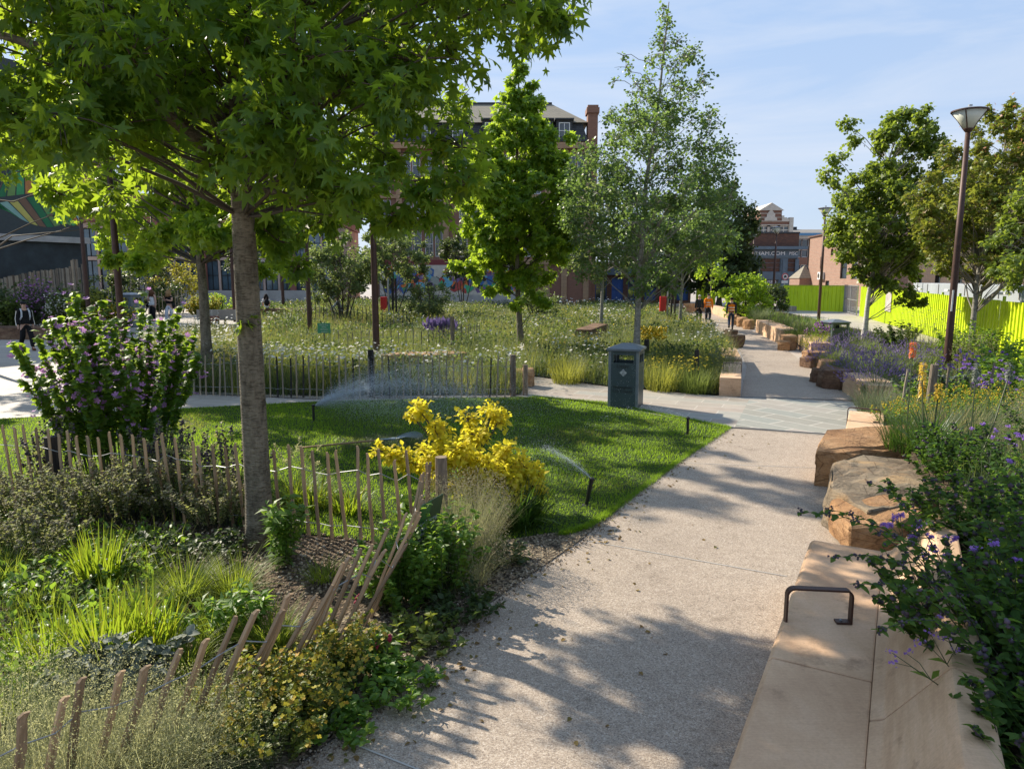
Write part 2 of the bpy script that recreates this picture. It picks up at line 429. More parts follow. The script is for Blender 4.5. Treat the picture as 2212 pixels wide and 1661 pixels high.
def curve_pts(a, b, sag=0., n=5, jit=0.):
    a = Vector(a); b = Vector(b); out = []; L = (b-a).length
    for i in range(n+1):
        t = i/n; p = a.lerp(b, t); p.z += sag*L*math.sin(math.pi*t)
        if 0 < i < n and jit: p += Vector(rng.normal(size=3))*jit*L
        out.append(p)
    return out
def make_tree(name, label, cat, trunk, r0, r1, blobs, tmpl, lsize, mats, lpb=80, droop=.5, group=None, limbs=(), limb_r=.04, up=.6, bark_m=None, spread=.85, stalk=False, tw_n=5, parent=None, limb_frac=1., zmin=0., rexp=.85):
    """trunk: world points; blobs: (centre, radius[, weight]); every blob hangs on a limb from the trunk"""
    base = Vector(trunk[0]); root = empty(name, base, 0, label, cat, group)
    tp = [Vector(p) for p in trunk]
    # resample the trunk
    rs = []; nseg = 4
    for i in range(len(tp)-1):
        for k in range(nseg): rs.append(tp[i].lerp(tp[i+1], k/nseg))
    rs.append(tp[-1]); m = len(rs)
    rad = [r0+(r1-r0)*(i/(m-1))**rexp for i in range(m)]; rad[0] = r0*1.28; rad[1] = r0*1.08
    tr = MB(); tr.tube([p-base for p in rs], rad, 14)
    lines = []
    for pts, ra, rb in limbs:
        q = [Vector(p)-base for p in pts]; n = len(q)
        tr.tube(q, [ra+(rb-ra)*i/(n-1) for i in range(n)], 8)
    lv = Veg(); Pl = []; Dl = []
    z0 = rs[0].z; H = rs[-1].z
    for b in blobs:
        c = Vector(b[0]); r = b[1]; w = b[2] if len(b) > 2 else 1.
        hz = math.hypot(c.x-base.x, c.y-base.y)
        za = min(H-.05, max(z0+(H-z0)*.12, c.z-hz*up, zmin))
        at = min(rs, key=lambda p: abs(p.z-za))
        if rng.random() < limb_frac:
            L = (c-at).length
            lines.append(([p-base for p in curve_pts(at, c, .06, 5, .02)], [max(.008, limb_r*min(1, L/3)*(1-.8*i/5)) for i in range(6)]))
        n = max(4, int(lpb*w)); nt = max(3, int(tw_n))
        ends = rdir(nt)*np.array([1, 1, .75])*r*rng.uniform(.55, 1.05, (nt, 1))
        cc = np.array(c-base)
        for e in ends:
            lines.append(([Vector(cc), Vector(cc+e*.55+np.array([0, 0, .04*r])), Vector(cc+e)], [.008, .005, .003]))
        ti = rng.integers(0, nt, n); tt = rng.uniform(.25, 1.05, n)[:, None]
        p = cc+ends[ti]*tt+rng.normal(size=(n, 3))*r*.20
        d = unit(p-cc)*.7+rng.normal(size=(n, 3))*.45; d[:, 2] -= droop
        Pl.append(p); Dl.append(d)
    P = np.concatenate(Pl); D = np.concatenate(Dl); n = len(P)
    N = np.array([0, 0, 1.])+rng.normal(size=(n, 3))*.55
    lv.leaves(tmpl, P, D, N, lsize*rng.uniform(.65, 1.25, n), 0)
    tr.build('trunk', bark_m or M['bark'], root, smooth=True)
    lv.tubes(lines, 1, 5)
    lv.build('crown', mats, root)
    return root
def fill_blobs(n, f, rmin, rmax):
    """n blob centres from a rule f(t, a, k) -> Vector; keeps them apart a little"""
    out = []
    for i in range(n):
        out.append((f(rng.random(), rng.random()*2*math.pi, rng.random()), rng.uniform(rmin, rmax)))
    return out
def crown_blobs(base, z0, z1, prof, n, rmin, rmax, top=None, hollow=.35):
    """prof: list of (t, radius); leaf clusters fill the solid of revolution, denser near its skin"""
    ts = [p[0] for p in prof]; rr = [p[1] for p in prof]
    w = np.array([np.interp(t, ts, rr)**1.5+.05 for t in np.linspace(0, 1, 60)]); w /= w.sum()
    out = []; g = 2.39996
    top = Vector(top) if top else Vector((base[0], base[1], z1))
    for i in range(n):
        t = (rng.choice(60, p=w)+rng.random())/60; r = np.interp(t, ts, rr)*(1-(1-hollow)*rng.random()**2.2)
        a = i*g+rng.normal()*.4
        cx = base[0]+(top.x-base[0])*t; cy = base[1]+(top.y-base[1])*t
        sc = .6+.4*min(1, np.interp(t, ts, rr)/max(rr))
        out.append((Vector((cx+r*math.cos(a), cy+r*math.sin(a), z0+(z1-z0)*t)), rng.uniform(rmin, rmax)*sc))
    return out
def img_blobs(poly, n, y0, y1, rmin, rmax):
    """leaf clusters whose directions fall inside a measured outline, at depths y0..y1"""
    us = [p[0] for p in poly]; vs = [p[1] for p in poly]; out = []
    while len(out) < n:
        u = rng.uniform(min(us), max(us)); v = rng.uniform(min(vs), max(vs))
        if in_poly(np.array([u]), np.array([v]), poly)[0]:
            out.append((PY(u, v, rng.uniform(y0, y1)), rng.uniform(rmin, rmax)))
    return out
def clump(name, label, cat, pos, n, h, spread, mat, w=.008, lean=(.05, .5), bend=(.3, 1.0), K=4, group=None, r0=.08, extra=None, part='blades', hv=(.6, 1.1), az0=None, sc=1.):
    """a tuft of strap or hair leaves"""
    root = empty(name, pos, 0, label, cat, group); v = Veg()
    a = rng.uniform(0, 2*math.pi, n); rr = r0*np.sqrt(rng.random(n))
    P = np.stack([rr*np.cos(a), rr*np.sin(a), np.full(n, -.01)], -1)
    az = a+rng.normal(size=n)*.7
    v.blades(P, az, h*rng.uniform(*hv, n), w*rng.uniform(.7, 1.2, n), rng.uniform(*lean, n)*spread, rng.uniform(*bend, n), K)
    v.build('foliage', mat, root)
    if extra: extra(root)
    return root
def bush(name, label, cat, pos, n_stem, h, rad, tmpl, lsize, mat_leaf, mat_stem, nleaf, flowers=None, group=None, lean=.5, stemr=.004, hv=(.6, 1.05), pairs=True, droop=.2, r0=.12, up_leaf=.5, t0=.15, parent=None, stem_curve=.15):
    """many stems fanning from a crown, leaves along every stem, flowers (tmpl, size, mat, per stem, t-range, scatter) near the tips"""
    root = empty(name, pos, 0, label, cat, group)
    v = Veg(); lines = []; P = []; D = []; FP = []
    for i in range(n_stem):
        a = rng.random()*2*math.pi; q = math.sqrt(rng.random())
        b = Vector((r0*q*math.cos(a), r0*q*math.sin(a), -.02)); hh = h*rng.uniform(*hv)*(1-.25*q*q)
        tip = Vector((rad*q*math.cos(a)+rng.normal()*.04, rad*q*math.sin(a)+rng.normal()*.04, hh))
        pts = []
        for k in range(6):
            t = k/5; p = b.lerp(tip, t); p.z = b.z+(tip.z-b.z)*(t**(1-stem_curve)); pts.append(p)
        lines.append((pts, [stemr*(1-.75*k/5) for k in range(6)]))
        A = np.array(pts)
        t = rng.uniform(t0, 1.0, nleaf)**.85*4.999
        k = t.astype(int); fr = (t-k)[:, None]
        p = A[k]*(1-fr)+A[k+1]*fr
        az = rng.uniform(0, 2*math.pi, nleaf)
        d = np.stack([np.cos(az), np.sin(az), rng.normal(size=nleaf)*.35+up_leaf-droop], -1)
        P.append(p); D.append(d)
        if flowers:
            for _ in range(flowers[3]):
                tt = rng.uniform(*flowers[4])*4.999; kk = int(tt)
                FP.append(A[kk]*(1-(tt-kk))+A[kk+1]*(tt-kk)+rng.normal(size=3)*flowers[5])
    P = np.concatenate(P); D = np.concatenate(D); n = len(P)
    N = np.array([0, 0, 1.])+rng.normal(size=(n, 3))*.4
    v.leaves(tmpl, P, D, N, lsize*rng.uniform(.55, 1.2, n), 0).tubes(lines, 1, 4)
    v.build('foliage', [mat_leaf, mat_stem], root)
    if flowers and FP:
        fv = Veg(); FP = np.array(FP); n = len(FP)
        d = rng.normal(size=(n, 3)); d[:, 2] *= .5
        fv.leaves(flowers[0], FP, d, np.array([0, -.4, 1.])+rng.normal(size=(n, 3))*.5, flowers[1]*rng.uniform(.7, 1.2, n))
        fv.build('blossom', flowers[2], root)
    return root
# ---- ground, path, paving, lawn, beds
def grid_ground():
    xs = list(np.unique(np.concatenate([np.linspace(-2500, -90, 8), np.linspace(-90, 60, 61), np.linspace(60, 2500, 8)])))
    ys = list(np.unique(np.concatenate([np.linspace(-400, -10, 5), np.linspace(-10, 130, 57), np.linspace(130, 5000, 9)])))
    V = [(x, y, gz(x, y)-.012) for y in ys for x in xs]; nx = len(xs)
    Fq = [(j*nx+i, j*nx+i+1, (j+1)*nx+i+1, (j+1)*nx+i) for j in range(len(ys)-1) for i in range(nx-1)]
    o = npmesh('ground', V, [Fq], M['plaza'], smooth=True); tag(o, kind='structure')
grid_ground()
PATH = [(-1.95, 2.0), (-1.16, 3.46), (-.57, 4.46), (-.21, 5.36), (.7, 6.82), (1.18, 7.78), (2.35, 9.83), (3.81, 12.2), (5.38, 11.54), (5.9, 11.4), (4.6, 9.2), (2.7, 5.7), (1.0, 2.6), (-.4, 0.2), (-3, .2)]
PAVE = [(3.81, 12.2), (2.64, 13.6), (2.0, 14.67), (.45, 15.49), (-4.5, 15.3), (-8.5, 16.4), (-8.5, 18.5), (-3, 17.6), (.46, 18.9), (2.3, 17.0), (4.58, 15.6), (5.06, 15.46), (7.35, 14.9), (6.9, 13.2), (5.9, 11.4), (5.38, 11.54)]
PATH2 = [(5.06, 15.46), (7.35, 14.9), (7.87, 17.44), (8.91, 21.22), (10.04, 25.8), (11.64, 33.4), (12.78, 39.7), (14.27, 48.3), (16.2, 60), (18.5, 74), (16, 75), (13.6, 62), (12.2, 50), (11.3, 43), (10, 33.4), (8.86, 28), (8.1, 25), (7.0, 21)]
LAWN = [(-14, 11.8), (-9.6, 13.0), (-6.6, 14.1), (-4, 14.95), (.45, 15.49), (2.0, 14.67), (2.64, 13.6), (3.81, 12.2), (2.35, 9.83), (1.18, 7.78), (.78, 7.15), (.3, 6.95), (-.62, 6.55), (-6.6, 8.25), (-14, 10.4)]
sheet('path', PATH, .004, M['path'])
sheet('far_path', PATH2, .004, M['path']).name = 'footpath'
sheet('paving', PAVE, .008, M['flags'])
sheet('paving', [(3.95, 12.32), (5.38, 11.62), (6.0, 11.55), (7.3, 14.78), (5.2, 15.3)], .012, M['flags_grey'])
sheet('lawn', LAWN, .010, M['lawnsoil'])
BEDA = [(-6.7, 8.2), (-.62, 6.5), (-.6, 6.0), (-1.3, 5.2), (-1.8, 4.3), (-2.4, 3.7), (-3.3, 2.8), (-9, 2.0), (-14, 6), (-14, 10.4)]
STRIP = [(-.62, 6.55), (.3, 6.95), (.78, 7.15), (1.18, 7.78), (.7, 6.82), (-.21, 5.36), (-.57, 4.46), (-1.16, 3.46), (-1.95, 2.0), (-5, 1.2), (-9, 2.0), (-3.3, 2.8), (-2.4, 3.7), (-1.8, 4.3), (-1.3, 5.2), (-.6, 6.0)]
sheet('planting_bed', BEDA, .016, M['bedsoil'])
sheet('gravel_bed', STRIP, .014, M['chips'])
MEAD = [(-8.2, 16.4), (-4.1, 15.55), (.2, 15.75), (.35, 17.6), (.55, 18.96), (2.3, 17.05), (4.58, 15.75), (5.3, 16.5), (6.4, 20.5), (7.6, 25), (8.6, 29.5), (9.6, 34), (10.8, 43), (11.6, 52), (12.8, 63), (4, 64), (-10, 62), (-17, 55), (-15.5, 42), (-11.5, 33), (-9.6, 26), (-9.4, 20)]
sheet('meadow_ground', MEAD, .03, M['meadowsoil'], step=2.)
def zb(x, y): return .60-.45*sm((y-6)/8.)
BEDR = [(.55, .2), (1.05, 1.0), (2.15, 3.0), (3.65, 5.75), (4.6, 8.0), (5.6, 9.6), (6.35, 11.3), (7.5, 13.5), (8.35, 16.8), (9.35, 21), (10.45, 25.6), (12.05, 33.2), (13.3, 39.6), (14.8, 48), (17, 60), (21, 60), (19, 46), (17.2, 37), (16.4, 30), (14.8, 21), (14.5, 12), (12, 3), (6, -1)]
sheet('planting_bed', BEDR, 0, M['bedsoil'], step=1., hf=zb)
# joints in the path, drain slots at the paving
def strip(name, a, b, w, z, mat):
    a = Vector((a[0], a[1], 0)); b = Vector((b[0], b[1], 0)); d = (b-a).normalized(); n = Vector((-d.y, d.x, 0))*w/2
    o = npmesh(name, [(*(a-n).xy, z), (*(b-n).xy, z), (*(b+n).xy, z), (*(a+n).xy, z)], [[(0, 1, 2, 3)]], mat); tag(o, kind='structure'); return o
for a, b in ((G(725, 1593), G(1040, 1718)), (G(1256, 1167), G(1700, 1246)), (G(1463, 1000), G(1775, 1012))): strip('path_joint', a, b, .012, .008, M['joint'])
strip('drain_slot', (3.72, 12.28), (5.95, 11.44), .07, .0145, M['slot'])
strip('drain_slot', (5.0, 15.5), (7.4, 14.98), .07, .0145, M['slot'])
for y in (18.5, 22, 26, 30.5, 36): strip('path_joint', (5.2+(y-15)*.33, y+.2), (7.3+(y-15)*.24, y-.2), .014, .008, M['slot'])
# ---- loose stones on the gravel strip (nobody could count them)
def pebbles(name, poly, n, r0, r1, mat, z=.012):
    xs = [p[0] for p in poly]; ys = [p[1] for p in poly]
    P = np.stack([rng.uniform(min(xs), max(xs), n*4), rng.uniform(max(1.5, min(ys)), max(ys), n*4), np.full(n*4, z)], -1)
    P = P[in_poly(P[:, 0], P[:, 1], poly)][:n]; n = len(P)
    v = Veg(); D = rng.normal(size=(n, 3)); D[:, 2] *= .3
    v.leaves(blob3(), P, D, np.array([0, 0, 1.])+rng.normal(size=(n, 3))*.3, rng.uniform(r0, r1, n))
    o = v.build(name, mat); tag(o, kind='stuff'); return o
tq = NT('mulch_stones'); g_ = tq.n('NewGeometry')
M['stones'] = tq.done(tq.bsdf(tq.ramp(g_.outputs['Random Per Island'], [(0, (.07, .05, .035)), (.4, (.2, .155, .11)), (.8, (.33, .27, .19)), (1, (.45, .4, .33))]), .85, spec=.25))
tag(pebbles('gravel_mulch', STRIP, 9000, .012, .035, M['stones']), 'loose buff gravel along the edge of the path', 'gravel')
tag(pebbles('bark_mulch', [(-4.6, 3.6), (-1.0, 5.9), (-1.2, 6.8), (-5, 7.6)], 5000, .015, .045, M['stones'], .018), 'brown mulch round the foot of the big tree', 'mulch')
# ---- stone: sawn blocks and split boulders
from mathutils import noise as mnoise
def rock(name, label, poly, z0, z1, mat, seed=0, jit=.035, taper=.06, ztop=None, group=None, cat='boulder', cuts=4, amp=.03, layer=0.):
    rs = random.Random(seed); cx = sum(p[0] for p in poly)/len(poly); cy = sum(p[1] for p in poly)/len(poly)
    bm = bmesh.new()
    for i, p in enumerate(poly):
        for k, (z, s_) in enumerate(((z0, 1+taper), (z0+(z1-z0)*.55, 1+taper*.7), (z1, 1.))):
            zz = z
            if k == 2: zz = (ztop[i] if ztop else z1)+rs.uniform(-.5, .5)*jit
            bm.verts.new((p[0]-cx+(p[0]-cx)*(s_-1)+rs.uniform(-1, 1)*jit*(k > 0), p[1]-cy+(p[1]-cy)*(s_-1)+rs.uniform(-1, 1)*jit*(k > 0), zz))
    bmesh.ops.convex_hull(bm, input=bm.verts)
    for v in [v for v in bm.verts if not v.link_faces]: bm.verts.remove(v)
    bmesh.ops.bevel(bm, geom=[e for e in bm.edges if e.calc_face_angle(0) > .35], offset=.018, segments=1, affect='EDGES', clamp_overlap=True)
    bmesh.ops.triangulate(bm, faces=bm.faces)
    bmesh.ops.subdivide_edges(bm, edges=bm.edges[:], cuts=cuts, use_grid_fill=True)
    bm.normal_update(); off = Vector((seed*3.1, seed*1.7, seed*.9))
    zt_ = max(v.co.z for v in bm.verts)
    for v in bm.verts:
        if layer and v.normal.z > .6: v.co.z -= (math.floor(3.2*(mnoise.fractal(Vector((v.co.x*.9+seed, v.co.y*1.7, seed)), .9, 2., 2)*.6+.5))/3.2-.3)*layer
        q = Vector((v.co.x*1.6, v.co.y*1.6, v.co.z*4.5))+off
        a = mnoise.fractal(q, .9, 2.1, 4)*amp+mnoise.cell(q*1.5)*amp*.5
        v.co += v.normal*a
    me = bpy.data.meshes.new(name); bm.to_mesh(me); bm.free(); me.materials.append(mat)
    o = bpy.data.objects.new(name, me); COL.objects.link(o); o.location = (cx, cy, 0)
    return tag(o, label, cat, group)
# foreground bench: seat block, raking back, two brown arm hoops
B0 = Vector((.95, 2.86, 0)); BD = Vector((.48, .877, 0)).normalized(); BN = Vector((BD.y, -BD.x, 0))
def along(t, o, z=0.): p = B0+BD*t+BN*o; return Vector((p.x, p.y, z))
bench = empty('stone_bench', along(.5, .3), 0, 'long sawn pink stone bench in the foreground with a raking back', 'bench')
bo = bench.location
def swept(name, prof, t0, t1, mat, parent, org, n=10, bevel=.012):
    mb = MB(); k = len(prof)
    vs = []
    for i in range(n+1):
        t = t0+(t1-t0)*i/n
        vs += [along(t, o, z)-org for o, z in prof]
    fs = [(i*k+j, i*k+(j+1) % k, (i+1)*k+(j+1) % k, (i+1)*k+j) for i in range(n) for j in range(k)]
    fs += [tuple(reversed(range(k))), tuple(n*k+j for j in range(k))]
    mb.add(vs, fs); return mb.build(name, mat, parent, bevel=bevel)
for (a, b) in ((-2.6, -.39), (-.38, 1.08), (1.09, 3.2)):
    swept('seat', [(0.0, 0), (.54, 0), (.54, .448), (.03, .45), (.0, .42)], a, b, M['pink'], bench, bo, 4)
for (a, b) in ((-2.6, .7), (.71, 3.2)):
    swept('backrest', [(.5405, 0), (1.0, 0), (1.0, .80), (.86, .82), (.60, .47), (.5405, .446)], a, b, M['pink'], bench, bo, 4)
def hoop(parent, org, p0, p1, z, h, wid=.05):
    """flat steel strap bent into an arm loop from p0 to p1"""
    p0 = Vector(p0); p1 = Vector(p1); d = (p1-p0).normalized(); n = Vector((-d.y, d.x, 0)); L = (p1-p0).length; r = .045
    c = []
    c.append((0, z-.30)); c.append((0, z+h-r))
    for k in range(1, 5): a = math.pi/2*k/4; c.append((r-r*math.cos(a), z+h-r+r*math.sin(a)))
    for k in range(1, 5): a = math.pi/2*k/4; c.append((L-r+r*math.sin(a), z+h-r+r*math.cos(a)))
    c.append((L, z))
    mb = MB(); th = .006
    vs = []
    m = len(c)
    for i, (s_, zz) in enumerate(c):
        a = c[max(0, i-1)]; b = c[min(m-1, i+1)]; tx, tz = b[0]-a[0], b[1]-a[1]; l = math.hypot(tx, tz) or 1; ox, oz = -tz/l*th, tx/l*th
        for sg, w in ((1, -1), (1, 1), (-1, 1), (-1, -1)):
            q = p0+d*(s_+ox*sg)+n*(w*wid/2); vs.append(Vector((q.x, q.y, zz+oz*sg))-org)
    fs = [(i*4+j, i*4+(j+1) % 4, (i+1)*4+(j+1) % 4, (i+1)*4+j) for i in range(m-1) for j in range(4)]+[(3, 2, 1, 0), tuple((m-1)*4+j for j in range(4))]
    mb.add(vs, fs)
    q = p1-d*.045; mb.box(Vector((q.x, q.y, z+.007))-org, (.09, .055, .012), math.atan2(d.y, d.x))
    arm = mb.build('armrest', M['corten'], parent)
    bt = MB()
    for k in (-.06,): qq = p1+d*(k+.002); bt.lathe([(.008, 0), (.008, .006), (.004, .008)], 8, c=Vector((qq.x, qq.y, z+.014))-org)
    bt.build('bolt', M['steel'], arm)
hoop(bench, bo, G(1698, 1340, .45)-BN*.004, G(1836, 1345, .45), .45, .22)
# second bench beyond the boulders
fb = empty('stone_bench', (5.2, 10.4, 0), 0, 'short sawn pink stone bench beside the paving, beyond the orange boulder', 'bench')
e0, e1 = Vector((4.44, 9.3, 0)), Vector((5.56, 11.5, 0)); ed = (e1-e0).normalized(); en = Vector((ed.y, -ed.x, 0))
def blockpoly(e0, ed, en, L, W): return [tuple((e0+ed*a+en*b).xy) for a, b in ((0, 0), (L, 0), (L, W), (0, W))]
mb = MB(); pl = blockpoly(e0, ed, en, 2.45, .5); mb.prism([(x-5.2, y-10.4) for x, y in pl], 0, .45); mb.build('seat', M['pink'], fb, bevel=.014)
hoop(fb, Vector((5.2, 10.4, 0)), e0+ed*1.55-en*.004, e0+ed*1.55+en*.44, .45, .2)
rock('boulder', 'tall orange split boulder leaning over the path edge, behind the flat layered one', [(3.86, 8.72), (4.32, 9.62), (5.5, 9.75), (6.1, 9.35), (5.3, 9.0), (4.25, 8.62)], 0, .5, M['tanrock'], 3, .04, .03, ztop=[.46, .55, .56, .5, .46, .44], cuts=5, amp=.035)
L2 = [G(1785, 1035, .5), G(1800, 987, .5), G(1860, 970, .5), G(1985, 985, .5), G(2020, 1062, .5), G(1868, 1082, .5)]
rock('boulder', 'broad flat-topped layered boulder next to the foreground bench', [tuple(p.xy) for p in L2], 0, .5, M['greyrock'], 5, .04, .05, ztop=[.43, .46, .46, .48, .46, .39], cuts=9, amp=.012, layer=.07)
L3 = [G(1800, 1060, .45), G(1868, 1070, .45), G(1960, 1045, .45), G(2000, 1090, .45), G(1940, 1120, .4), G(1842, 1140, .3)]
rock('boulder', 'rusty faceted boulder wedged between the flat boulder and the foreground bench', [tuple(p.xy) for p in L3], 0, .44, M['tanrock'], 9, .03, .04, ztop=[.37, .41, .42, .40, .36, .31], cuts=4, amp=.02)
# stones along both sides of the far path: (front-left pixel, back-left pixel, width, height, kind)
def sawn(name, label, a, b, w, h, cat='stone bench', arm=None, side=1, mat='pink'):
    a = Vector(a).to_3d(); b = Vector(b).to_3d(); a.z = b.z = 0; d = (b-a).normalized(); n = Vector((d.y, -d.x, 0))*side
    L = (b-a).length; root = empty(name, (a+b)/2, 0, label, cat, 'sawn stone blocks along the path'); o = root.location
    m = max(1, round(L/3.4)); ll = L/m
    for i in range(m):
        mb = MB(); mb.prism([tuple((p-o).xy) for p in (a+d*(i*ll+.004), a+d*((i+1)*ll-.004), a+d*((i+1)*ll-.004)+n*w, a+d*(i*ll+.004)+n*w)], -.02, h)
        mb.build('block', M[mat], root, bevel=.014)
    if arm: hoop(root, o, a+d*L*arm-n*.004, a+d*L*arm+n*w*.9, h, .2)
    return root
def blk(u, v): return G(u, v)
sawn('stone_block', 'sawn pink block with a pale end face, at the right corner of the paving', (7.3, 14.35, 0), (7.72, 16.4, 0), .62, .44)
sawn('stone_block', 'sawn pink bench block with an arm hoop beside the lavender', blk(1750, 773), blk(1722, 751), .6, .5, arm=.6)
sawn('stone_block', 'long pale sawn block further up the right side of the path', blk(1684, 744), blk(1632, 716), .7, .58, arm=.45)
sawn('stone_block', 'sawn block low on the right of the path just ahead of the workers', blk(1572, 690), blk(1525, 672), .55, .55)
sawn('stone_block', 'sawn pink block at the left corner of the paving, nearest the litter bin', (5.06, 15.5, 0), (6.05, 18.6, 0), -.46, .42, side=1, arm=.35)
sawn('stone_block', 'grey-topped block up the left edge of the path behind the corner block', (6.3, 19.3, 0), (7.1, 22.4, 0), -.46, .42)
def stone(label, u, v, w, d, h, mat, seed, rz=0.):
    p = G(u, v); c = []
    for k in range(7):
        a = 2*math.pi*k/7+rz; c.append((p.x+math.cos(a)*w/2*random.uniform(.85, 1.1), p.y+d/2+math.sin(a)*d/2*random.uniform(.85, 1.1)))
    return rock('boulder', label, c, 0, h, M[mat], seed, .04, .03, cuts=3, amp=.03, group='split stones along the path')
for q in [('dark weathered stone against the right corner block', 1820, 843, .8, .9, .46, 'darkrock', 21),
          ('low grey stone beside the dark weathered one', 1781, 829, .5, .6, .34, 'darkrock', 22),
          ('brown stone half under the lavender', 1800, 806, .6, .6, .34, 'darkrock', 23),
          ('flat dark stone in front of the lavender', 1754, 796, .4, .6, .3, 'darkrock', 24),
          ('tan stone at the near end of the arm-hoop block', 1770, 792, .75, .7, .42, 'tanrock', 25),
          ('tall orange stone between the two right-hand sawn blocks', 1710, 756, .6, .6, .52, 'tanrock', 26),
          ('small orange stone in front of the tall orange one', 1698, 758, .45, .5, .34, 'tanrock', 27),
          ('orange stone at the far end of the long pale block', 1622, 712, .6, .6, .5, 'tanrock', 29),
          ('short tan stone beside the right-hand worker', 1606, 707, .6, .6, .5, 'tanrock', 30),
          ('narrow tan stone just past the right-hand worker', 1592, 703, .5, .6, .52, 'tanrock', 31),
          ('pale tan stone left of the far path bend', 1492, 676, 1.1, .8, .7, 'tanrock', 33),
          ('second tan stone at the far path bend', 1512, 674, 1.1, .8, .65, 'tanrock', 34),
          ('dark stone in the meadow edge left of the path', 1592, 752, .7, .7, .45, 'darkrock', 36),
          ('grey stone tucked behind the left path blocks', 1583, 738, .6, .7, .45, 'darkrock', 37),
          ('small tan stone at the end of the far picket fence', 1136, 838, .5, .5, .42, 'tanrock', 38)]: stone(*q)
# long rusty slab bench in the meadow, and blocks round the left square
p = G(905, 812); rock('boulder', 'long flat rusty slab lying in the meadow behind the far picket fence', [(p.x-1.05, p.y-.2), (p.x-.9, p.y+.6), (p.x+.9, p.y+.9), (p.x+1.25, p.y+.5), (p.x+.3, p.y-.15)], 0, .58, M['tanrock'], 41, .03, .02, cuts=4, amp=.02)
p = PY(690, 640, 34)
p = G(1255, 720); rock('boulder', 'long dark sunken slab among the meadow grasses between the two green trees', [(2.3, 26), (3.4, 29.5), (4.0, 29.4), (2.9, 25.9)], 0, .75, M['darkrock'], 43, .03, .02, cuts=3, amp=.02)
def at(u, v):                                   # ground point on the rising square
    z = 0.
    for _ in range(8): p = G(u, v, z); z = gz(p.x, p.y)
    return Vector((p.x, p.y, z))
q = at(60, 733); rock('boulder', 'big brown boulder seat behind the man in black', [(q.x-2.6, q.y+.1), (q.x-2.4, q.y+1.2), (q.x+1.5, q.y+1.4), (q.x+1.9, q.y+.5), (q.x+1.2, q.y)], 0, .62, M['darkrock'], 51, .04, .02, cuts=3)
q = at(110, 718); sawn('stone_block', 'pale-topped sawn block behind the man in black', (q.x, q.y+.6, 0), (q.x+2.6, q.y+1.0, 0), -.6, .6)
q = at(225, 700); rock('boulder', 'long dark slab seat in front of the left square bin', [(q.x-1.6, q.y), (q.x-1.5, q.y+1), (q.x+1.4, q.y+1), (q.x+1.5, q.y)], 0, 1.0, M['darkrock'], 52, .03, .02, cuts=3)
q = at(330, 655); rock('boulder', 'dark low wall stone edging the planter behind the two women', [(q.x-4, q.y+.3), (q.x-4, q.y+1), (q.x+2.5, q.y+1.0), (q.x+2.6, q.y+.3)], 0, 1.25, M['darkrock'], 53, .03, .02, cuts=3)
q = at(440, 652)
for i, (dx, L) in enumerate(((0, 3.2), (3.5, 1.3))):
    c = Vector((q.x+dx, q.y, q.z)); rt = empty('stone_bench', c, .12, ('long','short')[i]+' grey stone bench on a dark plinth across the square', 'bench', 'grey plinth benches')
    MB().box((0, 0, .35), (L, .8, .34)).build('seat', M['flags'], rt, bevel=.02); MB().box((0, .05, .09), (L-.3, .6, .178)).build('plinth', M['darkpost'], rt)
